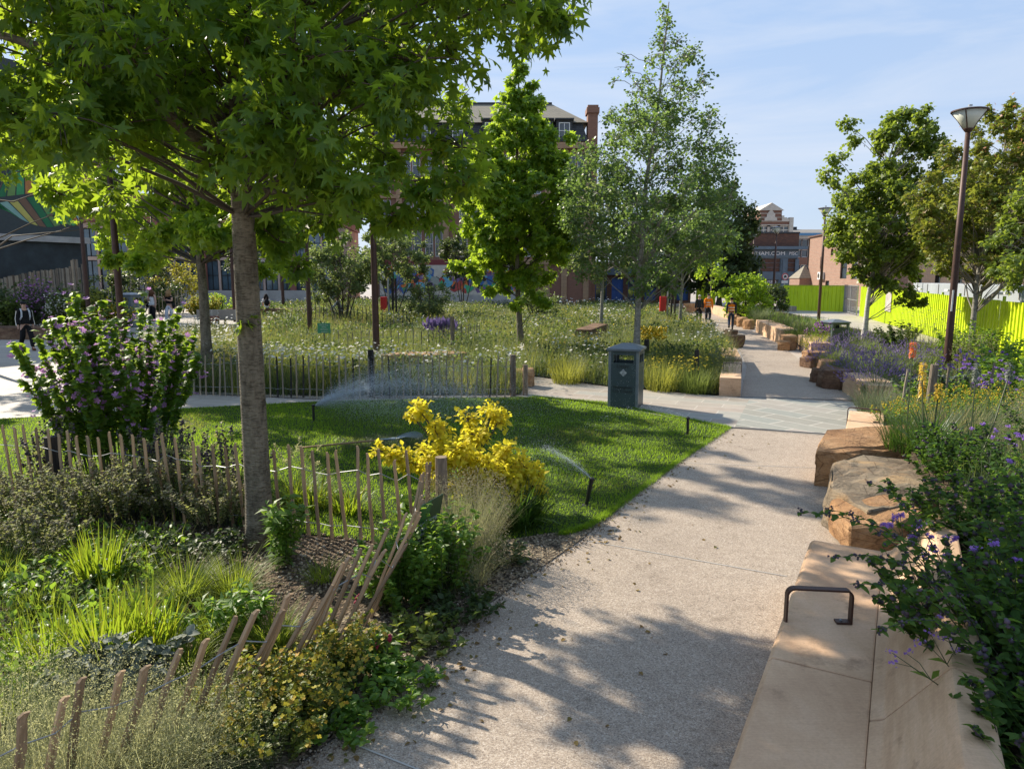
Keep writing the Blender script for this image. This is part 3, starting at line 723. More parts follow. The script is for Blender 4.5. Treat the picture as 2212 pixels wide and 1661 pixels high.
# ---- paling fences
def paling_fence(label, line, top_off, n, hgt, mats, posts, wires, wpal=.032, gaps=None, jit=.02, dark=0., name='paling_fence'):
    """line: foot polyline; top_off(t) -> lean vector over the height"""
    line = [Vector((*p, 0)) for p in line]; ls = [(line[i+1]-line[i]).length for i in range(len(line)-1)]; tot = sum(ls)
    def foot(t):
        d = t*tot
        for i, l in enumerate(ls):
            if d <= l or i == len(ls)-1: return line[i].lerp(line[i+1], d/l)
            d -= l
    root = empty(name, foot(.5), 0, label, 'fence'); o = root.location
    M_, MD = mats; tops = []; meshes = []
    for k in range(5):                                            # five hand-split shapes, reused
        rs = random.Random(k+len(label)); mb = MB(); w = wpal*rs.uniform(.85, 1.25); d = wpal*rs.uniform(.6, .8)
        pr = []
        for t in (0, .25, .5, .75, .97, 1.0):
            s_ = 1-.16*t if t < .98 else .62
            ox, oy = rs.uniform(-.008, .008)*(t > 0), rs.uniform(-.006, .006)*(t > 0)
            pr.append([((-w/2*s_+ox), -d/2*s_+oy, t), (w/2*s_+ox, -d/2*s_*.7+oy, t), (w/2*s_*.8+ox, d/2*s_+oy, t), (-w/2*s_*.9+ox, d/2*s_*.8+oy, t)])
        vs = [q for r_ in pr for q in r_]; m = len(pr)
        fs = [(i*4+j, i*4+(j+1) % 4, i*4+4+(j+1) % 4, i*4+4+j) for i in range(m-1) for j in range(4)]+[(3, 2, 1, 0), tuple((m-1)*4+j for j in range(4))]
        mb.add(vs, fs); x = mb.build('picket', M_); meshes.append(x.data); COL.objects.unlink(x); bpy.data.objects.remove(x)
    md = meshes[0].copy(); md.materials.clear(); md.materials.append(MD)
    for i in range(n):
        t = (i+.5)/n+random.uniform(-1, 1)*.12/n
        p = foot(t); h = hgt*random.uniform(.93, 1.06)*(1-.2*sm((t-.55)*2.5)*('leaning hard' in label)); lean = Vector((*top_off(t), 0))+Vector((random.gauss(0, jit), random.gauss(0, jit), 0))
        lean.z = 0; up = Vector((lean.x, lean.y, math.sqrt(max(.05, h*h-lean.length_squared))))
        ob = bpy.data.objects.new('picket', md if random.random() < dark else random.choice(meshes)); COL.objects.link(ob); ob.parent = root
        dirv = (foot(min(1, t+.01))-foot(max(0, t-.01))).normalized()
        z = up.normalized(); y = z.cross(dirv).normalized(); x = y.cross(z)
        rm = Matrix((x, y, z)).transposed().to_4x4()
        pz = Vector((p.x, p.y, gz(p.x, p.y)-.04))
        ob.matrix_local = Matrix.Translation(pz-o) @ rm @ Matrix.Diagonal((1, 1, h+.04, 1))
        tops.append((pz, up))
    for wz in wires:
        pts = []
        for i, (p, up) in enumerate(tops):
            q = p+up*wz-o; pts.append(q+Vector((0, .018 if i % 2 else -.018, random.uniform(-.006, .006))))
        MB().tube(pts, .0042, 5).build('wire', M['wire'], root)
    for (x, y, h, r, lx, ly, dk) in posts:
        mb = MB(); b = Vector((x, y, gz(x, y)-.05))-o
        mb.tube([b, b+Vector((lx*.5, ly*.5, h*.5)), b+Vector((lx, ly, h))], [r, r*.96, r*.9], 12)
        mb.build('post', MD if dk else M['postwood'], root)
    return root
paling_fence('split chestnut paling fence between the lawn and the tree bed', [(-8.6, 8.95), (-6.7, 8.2), (-3.4, 7.27), (-.72, 6.5)], lambda t: (-.10+.06*t, .05), 56, .93, (M['paling'], M['darkpost']),
             [(-5.25, 7.95, .86, .085, -.03, 0, 1), (-.68, 6.62, .96, .062, 0, 0, 0), (-8.3, 8.85, .9, .08, 0, 0, 1)], (.80, .22), jit=.018)
paling_fence('chestnut paling fence leaning hard over toward the gravel path', [(-.78, 6.45), (-1.0, 5.75), (-1.15, 4.95), (-1.34, 4.45), (-1.62, 3.88), (-1.95, 3.42), (-2.2, 3.08), (-2.55, 2.7)], lambda t: (.06+.30*sm(t*3.)-.22*sm((t-.6)*3), .04+.12*sm(t*3.)-.08*sm((t-.6)*3)), 36, .87, (M['paling'], M['darkpost']), [], (.80,), jit=.026, wpal=.040)
paling_fence('weathered paling fence at the back of the lawn, behind the water spray', [(-9.2, 17.2), (-7.8, 16.0), (-4.1, 15.3), (.06, 15.5)], lambda t: (.02, 0), 62, .92, (M['palegrey'], M['darkpost']),
             [(-3.1, 15.5, 1.1, .075, 0, 0, 1), (-7.6, 16.0, 1.0, .07, 0, 0, 1), (.02, 15.62, .98, .07, 0, .0, 0), (.30, 15.7, .75, .06, 0, 0, 0)], (.82, .25), jit=.014, dark=.12)
paling_fence('sun-bleached paling fence running among the kniphofias', [(6.5, 11.9), (7.7, 12.2), (9.2, 11.2), (10.3, 10.0)], lambda t: (.05, .02), 15, 1.15, (M['palegrey'], M['darkpost']), [(7.15, 12.0, 1.2, .07, .05, 0, 0)], (.85,), wpal=.042, jit=.04)
paling_fence('low grey paling fence half buried in the middle of the meadow', [(-5.6, 22.5), (-2.6, 22.8), (-1.2, 26.5)], lambda t: (0, 0), 30, .95, (M['palegrey'], M['darkpost']), [(-1.9, 22.6, 1.45, .07, 0, 0, 0), (-8.3, 22, 1., .08, 0, 0, 1), (3.9, 20.5, .9, .08, 0, 0, 1), (4.45, 17.0, .95, .06, 0, 0, 1)], (.82,), jit=.02)
paling_fence('tiny dark paling fence in front of the multi-stemmed shrub', [(-9.5, 33.5), (-4.6, 32.8)], lambda t: (0, 0), 26, 1.15, (M['palegrey'], M['darkpost']), [], (.82,), jit=.02, dark=.5)
paling_fence('pale picket fence in the planter behind the man in black', [(-27, 32), (-22.3, 30.5)], lambda t: (0, 0), 22, 1.25, (M['palegrey'], M['darkpost']), [], (.82,), jit=.02)
paling_fence('pale picket fence in the planter behind the two women', [(-23, 40.5), (-18.5, 40.3)], lambda t: (0, 0), 20, 1.5, (M['palegrey'], M['darkpost']), [], (.82,), jit=.02)
# green notice hung on the leaning fence
sg = empty('notice_board', (-.72, 5.82, .54), 0, 'small dark green notice with white lines of writing hung on the leaning fence', 'sign')
sg.rotation_euler = (R(12), 0, R(66))
M['signgreen'] = plain('sign_green', (.012, .055, .025), .35, spec=.5); M['signgreen2'] = plain('sign_leaf_green', (.03, .14, .03), .4)
MB().box((0, 0, 0), (.40, .006, .42)).build('panel', M['signgreen'], sg, bevel=.002)
MB().box((-.09, -.0045, .13), (.17, .003, .15)).build('picture', M['signgreen2'], sg)
M['dimwhite'] = plain('sign_white', (.5, .55, .5), .5)
for i, w in enumerate(('New flowering', 'plants for our', 'pollinators,', 'please keep to', 'the footpath')): text_mesh('lettering', w, .052, M['dimwhite'], sg, (-.17, -.0045, .02-.052*i), (R(90), 0, 0), .0008, 'LEFT')
# second small green notice out in the meadow
p = PY(1106-400, 829, 24); 
s2 = empty('notice_board', (-6.3, 23.8, 0), R(10), 'small pale green notice on a stake out in the meadow', 'sign')
MB().box((0, 0, .95), (.42, .01, .34)).build('panel', plain('faded_green_sign', (.06, .28, .15), .5), s2, bevel=.003); MB().box((0, .02, .42), (.04, .025, .84)).build('stake', M['postwood'], s2)
for i in range(4): text_mesh('lettering', ('Please keep', 'off the', 'wild flower', 'meadow')[i], .06, M['white'], s2, (0, -.0065, 1.06-.075*i), (R(90), 0, 0), .0008)
# ---- litter bins
def binmat(name, col, sp=(.5, .55, .58)):
    t = NT(name); v = t.n('TexVoronoi', {'Vector': t.coord(), 'Scale': 42.}); lt = t.n('Math', {0: v.outputs['Distance'], 1: .13}, operation='LESS_THAN').outputs[0]
    nz = t.noise(9, 4, .6, t.coord()); gate = t.n('Math', {0: nz, 1: .53}, operation='GREATER_THAN').outputs[0]
    k = t.n('Math', {0: lt, 1: gate}, operation='MULTIPLY').outputs[0]
    c = t.mix(k, t.mix(t.noise(3., 5, .6, t.coord()), tuple(x*.8 for x in col), tuple(x*1.25 for x in col)), sp)
    return t.done(t.bsdf(c, .42, spec=.5))
M['bin'] = binmat('wet_green_grey_paint', (.035, .058, .062)); M['bintrim'] = plain('bin_corner_trim', (.16, .19, .21), .4, .3); M['binroof'] = plain('bin_lid_grey', (.13, .155, .18), .38, .2)
M['dark'] = plain('dark_inside', (.006, .006, .006), .8)
def litter_bin(label, loc, rz, w=.62, h=1.16, words=True, body='bin'):
    r = empty('litter_bin', loc, rz, label, 'litter bin', 'litter bins'); hw = w/2; t = .02
    mb = MB(); oz0, oz1, ow = h*.795, h*.93, w*.33          # openings on all four sides
    for k in range(4):
        M4 = Matrix.Rotation(k*math.pi/2, 3, 'Z')
        def b(c, d): mb.box(M4 @ Vector(c), d if k % 2 == 0 else (d[1], d[0], d[2]))
        y = -hw+t/2+.004
        b((0, y, oz0/2), (w-.12, t, oz0)); b((0, y, (oz1+h)/2), (w-.12, t, h-oz1))
        for sx in (-1, 1): b((sx*(ow+(w/2-.06-ow)/2), y, (oz0+oz1)/2), (w/2-.06-ow, t, oz1-oz0))
    mb.build('body', M[body], r)
    for sx in (-1, 1):
        for sy in (-1, 1): MB().box((sx*(hw-.03), sy*(hw-.03), h/2), (.06, .06, h)).build('corner_post', M['bintrim'], r, bevel=.012)
    rb = MB(); e = hw+.035
    rb.prism([(-e, -e), (e, -e), (e, e), (-e, e)], h, h+.045)
    rb.add([(-e, -e, h+.045), (e, -e, h+.045), (e, e, h+.045), (-e, e, h+.045), (-.10, -.10, h+.135), (.10, -.10, h+.135), (.10, .10, h+.135), (-.10, .10, h+.135)], [(0, 1, 5, 4), (1, 2, 6, 5), (2, 3, 7, 6), (3, 0, 4, 7), (4, 5, 6, 7)])
    rb.build('lid', M['binroof'], r, bevel=.008)
    MB().box((0, 0, oz0*.45), (w-.16, w-.16, oz0*.86)).build('liner', M['dark'], r)
    if words:
        y = -hw-.002+.004
        text_mesh('lettering', 'Litter', .10, M['black'], r, (-.01, y-.004, h*.735), (R(90), 0, 0), .001, sx=1.15)
        dm = MB(); dm.add([(0, y-.006, h*.69), (.075, y-.006, h*.69-.075), (0, y-.006, h*.69-.15), (-.075, y-.006, h*.69-.075)], [(0, 1, 2, 3)]); dm.build('badge', plain('badge_silver', (.42, .44, .44), .4), r)
        text_mesh('lettering', "Don't\nget\nfined", .034, M['black'], r, (0, y-.0085, h*.69-.072), (R(90), 0, 0), .0008)
        text_mesh('lettering', 'Nottingham\nCity Council', .078, M['black'], r, (-.01, y-.004, h*.335), (R(90), 0, 0), .001)
    return r
litter_bin('green-grey litter bin with black lettering, standing at the lawn corner', (2.34, 14.42, 0), R(-20))
litter_bin('slate grey litter bin across the left square behind the mallow', (*PY(285, 690, 33.5).xy, gz(-18, 33)), R(-15), .8, 1.45, False, 'bintrim')
litter_bin('half-hidden litter bin among the plants below the yellow hoarding', (*PY(1803, 720, 27).xy, .05), R(10), .72, .88, False)
# ---- lamp posts
M['diffuser'] = plain('frosted_lantern', (.55, .57, .50), .35, var=.06); M['lampgrey'] = plain('lantern_cap_grey', (.36, .38, .40), .4, .4)
def lamp_post(label, loc, h=6.8, rz=0., r=.095, first=[]):
    if first:
        return dup(first[0], loc, rz, label)
    root = empty('lamp_post', loc, rz, label, 'lamp post', 'brown steel lamp posts with bowl lanterns'); first.append(root)
    MB().tube([(0, 0, -.1), (0, 0, .5), (0, 0, h*.5), (0, 0, h-.52)], [r, r, r*.86, r*.62], 16).build('pole', M['corten'], root, smooth=True)
    hd = MB(); hd.lathe([(.055, h-.54), (.09, h-.50), (.115, h-.46), (.12, h-.44)], 20)
    for k in range(4):
        a = math.pi/4+k*math.pi/2; c, s_ = math.cos(a), math.sin(a)
        hd.tube([(c*.10, s_*.10, h-.46), (c*.25, s_*.25, h-.22), (c*.41, s_*.41, h-.02)], [.016, .014, .013], 6)
    hd.lathe([(.40, h-.035), (.425, h-.03), (.425, h+.0), (.40, h+.005)], 32)
    head = hd.build('lantern', M['corten'], root)
    MB().lathe([(.112, h-.438), (.22, h-.26), (.385, h-.036)], 28).build('bowl', M['diffuser'], head, smooth=True)
    MB().lathe([(.395, h+.006), (.28, h+.045), (.06, h+.07), (.05, h+.075), (.05, h+.14), (.01, h+.15)], 28).build('cap', M['lampgrey'], head)
    return root
q = PY(2043, 812, 18.8); l1 = lamp_post('tallest brown lamp post, nearest on the right in front of the red maple', (q.x, 18.8, 0))
lamp_post('lamp post behind the lavender, left of the white-stemmed birch', (19.0, 44.1, 0))
lamp_post('lamp post in front of the blue-grey shop, nearer of the close pair', (22.2, 60.8, 0))
lamp_post('darker lamp post right behind another in front of the blue-grey shop', (22.95, 62.8, 0))
lamp_post('lamp post at the edge of the big dark tree beside the shop', (22.6, 67.5, 0))
lamp_post('lamp post rising behind the lawn fence into the big tree crown', (-3.72, 19.4, 0))
lamp_post('lamp post standing in the meadow left of the multi-stemmed shrub', (PY(671, 747, 28).x, 28, 0))
lamp_post('distant lamp post just left of the meadow lamp post', (PY(613, 680, 42).x, 42, .2))
lamp_post('lamp post seen at the left edge of the big trunk', (PY(508, 690, 36.5).x, 36.5, .38))
lamp_post('lamp post above the mallow, in front of the left square bin', (PY(266, 740, 19).x, 19, 0))
lamp_post('lamp post at the right end of the mural wall', (PY(190, 655, 30).x, 30, .2))
lamp_post('lamp post behind the two women', (PY(338, 625, 47).x, 47, .4))
tg = MB().box((0, 0, 0), (.075, .012, .55)).build('lamp_notice', M['white'], None); tg.location = (l1.location.x-.035, 18.8-.075, 2.02); tag(tg, 'narrow white notice strip stuck on the nearest right lamp post', 'notice')
# signposts with red boxes in the meadow
M['red'] = plain('red_enamel', (.50, .02, .02), .4)
def redpost(label, x, y):
    r = empty('marker_post', (x, y, 0), 0, label, 'marker post', 'posts with a red box')
    MB().tube([(0, 0, 0), (0, 0, 2.6)], .05, 10).build('pole', M['wire'], r)
    for dx in (.22, .42): MB().box((dx, 0, 1.3), (.09, .09, 2.6)).build('board', M['darkpost'], r)
    MB().box((-.27, 0, 1.15), (.36, .2, .85)).build('box', M['red'], r, bevel=.03)
    return r
redpost('grey marker post with a red box between the meadow shrubs', PY(840, 670, 40).x, 40)
redpost('marker post with a red box right of the aspen trunk', PY(1441, 690, 41).x, 41)
# ---- sprinklers, spray, rake, clippings
def sprinkler(label, p, h=.30, lean=(0, 0)):
    r = empty('lawn_sprinkler', p, 0, label, 'sprinkler', 'pop-up sprinklers on the lawn')
    MB().tube([(0, 0, 0), (lean[0]*.5, lean[1]*.5, h*.5), (lean[0], lean[1], h)], [.022, .024, .025], 12).lathe([(.03, h-.02), (.032, h), (.02, h+.012)], 12, c=(lean[0], lean[1], 0)).lathe([(.05, 0), (.05, .012), (.03, .02)], 12).build('riser', M['black'], r)
    MB().box((lean[0]+.02, lean[1], h-.02), (.03, .018, .016)).build('nozzle', M['darkpost'], r)
    return r
S1, S2, S3 = G(678, 912), G(1266, 1092), G(1485, 940)
sprinkler('black sprinkler throwing a tall jet toward the back fence', S1, .32); sprinkler('black sprinkler nearest the path with a low jet, leaning slightly', S2, .33, (.06, -.02)); sprinkler('black sprinkler by the paving corner of the lawn', S3, .30)
tw_ = NT('water_drops'); M['water'] = tw_.done(tw_.n('MixShader', {0: .5, 1: tw_.bsdf((.8, .86, .9), .15, spec=.8), 2: tw_.n('BsdfTranslucent', {'Color': (.85, .92, 1, 1)}).outputs[0]}).outputs[0])
TET = (np.array([(0, 0, .5), (.47, 0, -.2), (-.24, .41, -.2), (-.24, -.41, -.2)]), [(0, 1, 2), (0, 2, 3), (0, 3, 1), (1, 3, 2)])
def spray(label, p, dirs, v0, n, size, spread, core, tmax=1.35):
    """ballistic drops: a tight jet that breaks into falling mist"""
    d = Vector(dirs).normalized(); P = []; S = []
    for i in range(n):
        jet = i < n*core
        t = tmax*(rng.random()**1.0 if not jet else rng.random()*.42)
        sp = spread*(.25 if jet else 1.)
        vel = np.array(d)*v0*(1-.35*rng.random()*(not jet))+rng.normal(size=3)*sp*v0
        q = np.array(p)+vel*t+np.array([0, 0, -4.9*t*t])
        if q[2] < .02: continue
        P.append(q); S.append(size*(.5+rng.random())*(1.1 if jet else .8))
    P = np.array(P); v = Veg(); n = len(P)
    v.leaves(TET, P, rng.normal(size=(n, 3)), rng.normal(size=(n, 3)), np.array(S)*1.25)
    o = v.build('water_spray', M['water']); return tag(o, label, 'water spray', kind='stuff')
spray('fine white jet and falling mist from the far sprinkler', S1+Vector((.03, 0, .32)), (.85, .24, .52), 6.8, 9000, .0050, .10, .35, 1.2)
spray('thin veil of drifting mist blown right from the far sprinkler', S1+Vector((.03, 0, .30)), (.93, .10, .46), 6.3, 140000, .0062, .16, .06, 1.3)
spray('short fan of drops from the near sprinkler', S2+Vector((.05, 0, .33)), (-.75, .42, .62), 4.3, 4200, .0045, .13, .3, .42)
spray('faint low drops from the corner sprinkler', S3+Vector((0, 0, .3)), (-.85, .05, .4), 4.2, 900, .006, .09, .3)
rk = empty('leaf_rake', (-2.4, 11.1, .05), 0, 'wooden-handled wire leaf rake lying on the lawn by the clippings', 'rake'); o_ = rk.location
a, b, c = G(650, 967, .05), G(822, 950, .16), G(850, 948, .18)
MB().tube([a-o_, b-o_], .014, 8).build('handle', M['handle'], rk, smooth=True)
MB().tube([b-o_, c-o_], [.017, .02], 8).box(c-o_, (.06, .10, .03), .2).build('socket', M['steel'], rk)
mb = MB(); dd = Vector((1, .25, 0)).normalized()
for k in range(14):
    t = (k-6.5)/6.5; a_ = t*.62; dv = Vector((math.cos(a_)*dd.x-math.sin(a_)*dd.y, math.sin(a_)*dd.x+math.cos(a_)*dd.y, 0))
    e = c+dv*.44; mb.tube([c-o_, c+dv*.22-o_+Vector((0, 0, .05)), e-o_+Vector((0, 0, .05)), e+dv*.015-o_-Vector((0, 0, .02))], .0022, 4)
mb.build('tines', M['steel'], rk)
# ---- lime hoarding of ribbed steel sheets
tl = NT('lime_paint'); n1_ = tl.noise(3., 5, .7, tl.coord((2.5, 2.5, .22))); n2_ = tl.noise(1.1, 5, .7, tl.coord()); c_l = tl.mix(1, tl.ramp(n1_, [(.3, (.48, .62, .02)), (.5, (.60, .75, .008)), (.7, (.64, .78, .03))]), tl.ramp(n2_, [(.32, (.72, .72, .7)), (.5, (1, 1, 1))]), 'MULTIPLY'); M['lime'] = tl.done(tl.bsdf(c_l, .5)); M['limedark'] = plain('lime_post', (.36, .5, .02), .5)
def ribbed(mb, L, h, pitch=.30, d=.05):
    n = max(2, int(L/pitch)); p = L/n; prof = []
    for i in range(n): x = i*p; prof += [(x, 0), (x+p*.55, 0), (x+p*.62, -d), (x+p*.93, -d)]
    prof.append((L, 0)); k = len(prof)
    mb.add([(x, y, 0) for x, y in prof]+[(x, y, h) for x, y in prof], [(i, i+1, k+i+1, k+i) for i in range(k-1)])
def hoarding(label, a, b, h0, h1, sag=0.):
    a = Vector((*a, 0)); b = Vector((*b, 0)); d = b-a; r = empty('site_hoarding', a, math.atan2(d.y, d.x), label, 'hoarding', 'lime green site hoardings')
    L = d.length; m = max(1, round(L/2.4))
    for i in range(m):
        mb = MB(); ribbed(mb, L/m-.01, 1.); o = mb.build('sheet', M['lime'], r); o.location = (i*L/m, 0, 0); o.scale.z = h0+(h1-h0)*(i+.5)/m
    for i in range(m+1): MB().box((i*L/m, .10, 1.0), (.08, .08, 2.0)).build('post', M['limedark'], r)
    MB().box((L/2, .03, max(h0, h1)+.03), (L, .12, .05)).build('capping', M['limedark'], r) if h0 == h1 else None
    return r
hoarding('lime ribbed hoarding running close past the birch and maple', (24.4, 50), (15.2, 19.6), 2.05, 1.82)
hoarding('lime ribbed hoarding across the far end, left of the mesh gate', (PY(1690, 667, 59.5).x, 59.5), (PY(1822, 668, 56).x, 56), 2.0, 2.0)
hoarding('scrap of lime hoarding glimpsed behind the workers', (PY(1505, 640, 70).x, 70), (PY(1545, 640, 70).x, 70), 3.6, 3.6)
gt = empty('mesh_gate', (23.6, 53.5, 0), R(-75), 'grey steel mesh gate between the two lime hoardings', 'gate')
p0, p1 = PY(1824, 640, 55.9), PY(1853, 640, 50.3); gt.location = (p0.x, p0.y, 0); dv = (p1-p0); gt.rotation_euler.z = math.atan2(dv.y, dv.x); GL = Vector((dv.x, dv.y, 0)).length
mb = MB(); 
for x in (0, GL*.5-.03, GL*.5+.03, GL): mb.box((x, 0, 1.05), (.06, .06, 2.1))
for z in (.1, 1.05, 2.08): mb.box((GL/2, 0, z), (GL, .045, .045))
mb.build('frame', M['wire'], gt); mb = MB()
for i in range(60): mb.box((GL*(i+.5)/60, 0, 1.05), (.012, .012, 2.0))
mb.build('mesh_panel', M['wire'], gt)
# poster on the hoarding and pale lamps along its top
def hp(t): return Vector((24.4, 50, 0)).lerp(Vector((15.2, 19.6, 0)), t)
ha = math.atan2(-30.4, -9.2)
hn = Vector((-.957, .29, 0))
q = hp(.30)+hn*.09; po = empty('poster', (q.x, q.y, 1.35), ha, 'torn black and white portrait poster pasted on the lime hoarding', 'poster')
MB().box((0, 0, 0), (1.5, .02, 1.25)).build('sheet', plain('poster_grey', (.42, .38, .36), .6, var=.3, scale=3), po); MB().box((-.2, .013, .05), (.5, .01, .9)).box((.3, .013, -.2), (.35, .01, .7)).build('print', M['darkpost'], po)
for i, t in enumerate((.52, .66, .86)):
    q = hp(t)+hn*.1; mb = MB().box((0, 0, 0), (1.2 if i == 2 else .5, .14, .09)); o = mb.build('bulkhead_lamp', M['white'], None, bevel=.02); o.location = (q.x, q.y, 2.10); o.rotation_euler.z = ha
    tag(o, ('white strip lamp on the hoarding top nearest the birch', 'short white lamp on the hoarding top beside the tall lamp post', 'long white lamp on the hoarding top right of the maple trunk')[i], 'lamp')
# fingerpost-style round sign by the shop
rs_ = empty('road_sign', (PY(1693, 640, 66).x, 66, 0), 0, 'round red-rimmed road sign with a plate below, beside the lime hoarding', 'sign')
MB().tube([(0, 0, 0), (0, 0, 3.1)], .035, 8).build('pole', M['wire'], rs_)
o = MB().lathe([(.30, 0), (.30, .02)], 28).build('rim', M['red'], rs_); o.rotation_euler.x = R(90); o.location = (0, -.06, 2.75)
o = MB().lathe([(.23, 0), (.23, .02)], 28).build('face', M['white'], rs_); o.rotation_euler.x = R(90); o.location = (0, -.085, 2.75)
mb = MB().box((0, -.112, 2.74), (.24, .01, .11)).box((0, -.112, 2.83), (.17, .01, .08)).box((-.08, -.112, 2.66), (.05, .01, .06)).box((.08, -.112, 2.66), (.05, .01, .06)); mb.build('symbol', M['black'], rs_)
MB().box((0, -.07, 2.27), (.56, .02, .24)).build('plate', M['white'], rs_)
# bench on the left square with a red carton on it
q = at(485, 712); bn = empty('square_bench', (PY(487, 712, 31).x, 31, .15), R(3), 'long bench with a pale grey backboard beside the big trunk', 'bench')
MB().box((0, 0, .40), (3.0, .55, .12)).build('seat', M['flags'], bn, bevel=.01); MB().box((0, .05, .17), (2.8, .4, .335)).build('plinth', M['darkpost'], bn)
MB().box((0, .32, .86), (2.6, .06, .46)).build('backrest', M['flags'], bn, bevel=.01)
for x in (-.9, -.1, .8): MB().box((x, .32, .55), (.09, .05, .18)).build('bracket', M['corten'], bn)
cx = MB().box((0, 0, .18), (.36, .24, .36)).box((0, 0, .365), (.37, .06, .012)).build('carton', plain('red_carton', (.16, .03, .02), .5), None, bevel=.006); cx.location = (bn.location.x-.45, 30.95, .15+.462); tag(cx, 'dark red carton left standing on the square bench', 'carton')
# ---- buildings
M['glass'] = plain('window_glass', (.045, .06, .075), .08, .0, spec=.9, var=.3, scale=1.2)
M['glassblue'] = plain('curtain_glass', (.09, .14, .18), .06, .2, spec=.9, var=.35, scale=.5)
M['brickred'] = brickmat('red_brick', (.33, .15, .095), (.27, .115, .072), (.24, .17, .13))
M['brickpale'] = brickmat('salmon_brick', (.36, .205, .145), (.28, .15, .105), (.33, .27, .22), bw=.45, bh=.15, ms=.02)
M['brickdark'] = brickmat('sooty_brick', (.12, .06, .042), (.21, .10, .06), (.07, .055, .05), bw=.3, bh=.1)
M['brickshade'] = brickmat('shade_toned_brick', (.055, .034, .026), (.085, .048, .034), (.04, .033, .03), bw=.3, bh=.1); M['terracotta'] = brickmat('terracotta_stone', (.46, .31, .19), (.42, .27, .16), (.28, .19, .13), bw=.8, bh=.35)  # the darkened brick has the trees' shade painted into its colour
M['slate'] = brickmat('slate_roof', (.26, .235, .18), (.32, .285, .215), (.18, .165, .14), bw=.4, bh=.22, ms=.02)
M['slatedark'] = brickmat('dark_slate', (.05, .055, .06), (.075, .08, .085), (.03, .03, .035), bw=.35, bh=.2, ms=.02)
M['bluegrey'] = plain('blue_grey_paint', (.10, .145, .185), .55, var=.15, scale=1.)
M['cream'] = plain('cream_stone', (.52, .47, .40), .7, scale=2.)
M['concrete'] = plain('concrete_band', (.36, .345, .325), .8, var=.15, scale=1.5)
M['charcoal'] = plain('charcoal_render', (.022, .032, .036), .7, var=.5, scale=.8)
M['mural0'] = plain('mural_ground', (.04, .05, .052), .7)
for k, c in dict(g1=(.02, .15, .06), g2=(.05, .27, .10), g3=(.14, .25, .07), ye=(.45, .40, .10), te=(.22, .38, .33), br=(.18, .10, .06), orr=(.42, .17, .05), re=(.33, .08, .05)).items(): M['mu_'+k] = plain('mural_'+k, c, .7, scale=2.)
M['cladred'] = plain('red_brown_cladding', (.26, .10, .07), .6, var=.2, scale=1.)
M['cladpink'] = plain('pale_terracotta_panel', (.45, .33, .27), .6, var=.2, scale=.7)
M['roofgrey'] = plain('grey_roof', (.20, .185, .165), .8, scale=1.)
M['blueeave'] = plain('blue_eaves', (.09, .24, .42), .5)
M['redfascia'] = plain('dark_red_fascia', (.20, .03, .03), .5)
M['bluepaint'] = plain('blue_shutter', (.03, .09, .30), .5)
def wall_holes(mb, x0, x1, z0, z1, ops, y=0., dep=.22, m=0):
    xs = sorted(set([x0, x1]+[q for o in ops for q in (o[0]-o[2]/2, o[0]+o[2]/2)])); zs = sorted(set([z0, z1]+[q for o in ops for q in (o[1]-o[3]/2, o[1]+o[3]/2)]))
    for i in range(len(xs)-1):
        for j in range(len(zs)-1):
            cx, cz = (xs[i]+xs[i+1])/2, (zs[j]+zs[j+1])/2
            if any(abs(cx-o[0]) < o[2]/2 and abs(cz-o[1]) < o[3]/2 for o in ops): continue
            mb.add([(xs[i], y, zs[j]), (xs[i+1], y, zs[j]), (xs[i+1], y, zs[j+1]), (xs[i], y, zs[j+1])], [(0, 1, 2, 3)], m)
    for ox, oz, w, h in [o[:4] for o in ops]:
        a, b, c, d = ox-w/2, ox+w/2, oz-h/2, oz+h/2
        mb.add([(a, y, c), (b, y, c), (b, y, d), (a, y, d), (a, y+dep, c), (b, y+dep, c), (b, y+dep, d), (a, y+dep, d)], [(0, 4, 5, 1), (1, 5, 6, 2), (2, 6, 7, 3), (3, 7, 4, 0)], m)
def window(root, ox, oz, w, h, y=0., dep=.16, frame='white', pane='glass', mull=1, trans=1, fw=.07):
    mb = MB(); yy = y+dep
    for s in (-1, 1): mb.box((ox+s*(w/2-fw/2), yy, oz), (fw, .07, h)); mb.box((ox, yy, oz+s*(h/2-fw/2)), (w-2*fw, .07, fw))
    for i in range(mull): mb.box((ox-w/2+w*(i+1)/(mull+1), yy, oz), (fw*.7, .06, h-2*fw))
    for i in range(trans): mb.box((ox, yy-.004, oz-h/2+h*(i+1)/(trans+1)), (w-2*fw, .06, fw*.7))
    f = mb.build('window', M[frame], root)
    MB().add([(ox-w/2, yy+.03, oz-h/2), (ox+w/2, yy+.03, oz-h/2), (ox+w/2, yy+.03, oz+h/2), (ox-w/2, yy+.03, oz+h/2)], [(0, 1, 2, 3)]).build('pane', M[pane], f)
    return f
def shell(mb, x0, x1, z0, z1, dep, m=0):        # the other three sides and the lid of a block whose front is at y=0
    mb.add([(x0, 0, z0), (x0, dep, z0), (x0, dep, z1), (x0, 0, z1)], [(0, 1, 2, 3)], m); mb.add([(x1, 0, z0), (x1, dep, z0), (x1, dep, z1), (x1, 0, z1)], [(0, 1, 2, 3)], m)
    mb.add([(x0, dep, z0), (x1, dep, z0), (x1, dep, z1), (x0, dep, z1)], [(0, 1, 2, 3)], m); mb.add([(x0, 0, z1), (x1, 0, z1), (x1, dep, z1), (x0, dep, z1)], [(0, 1, 2, 3)], m)
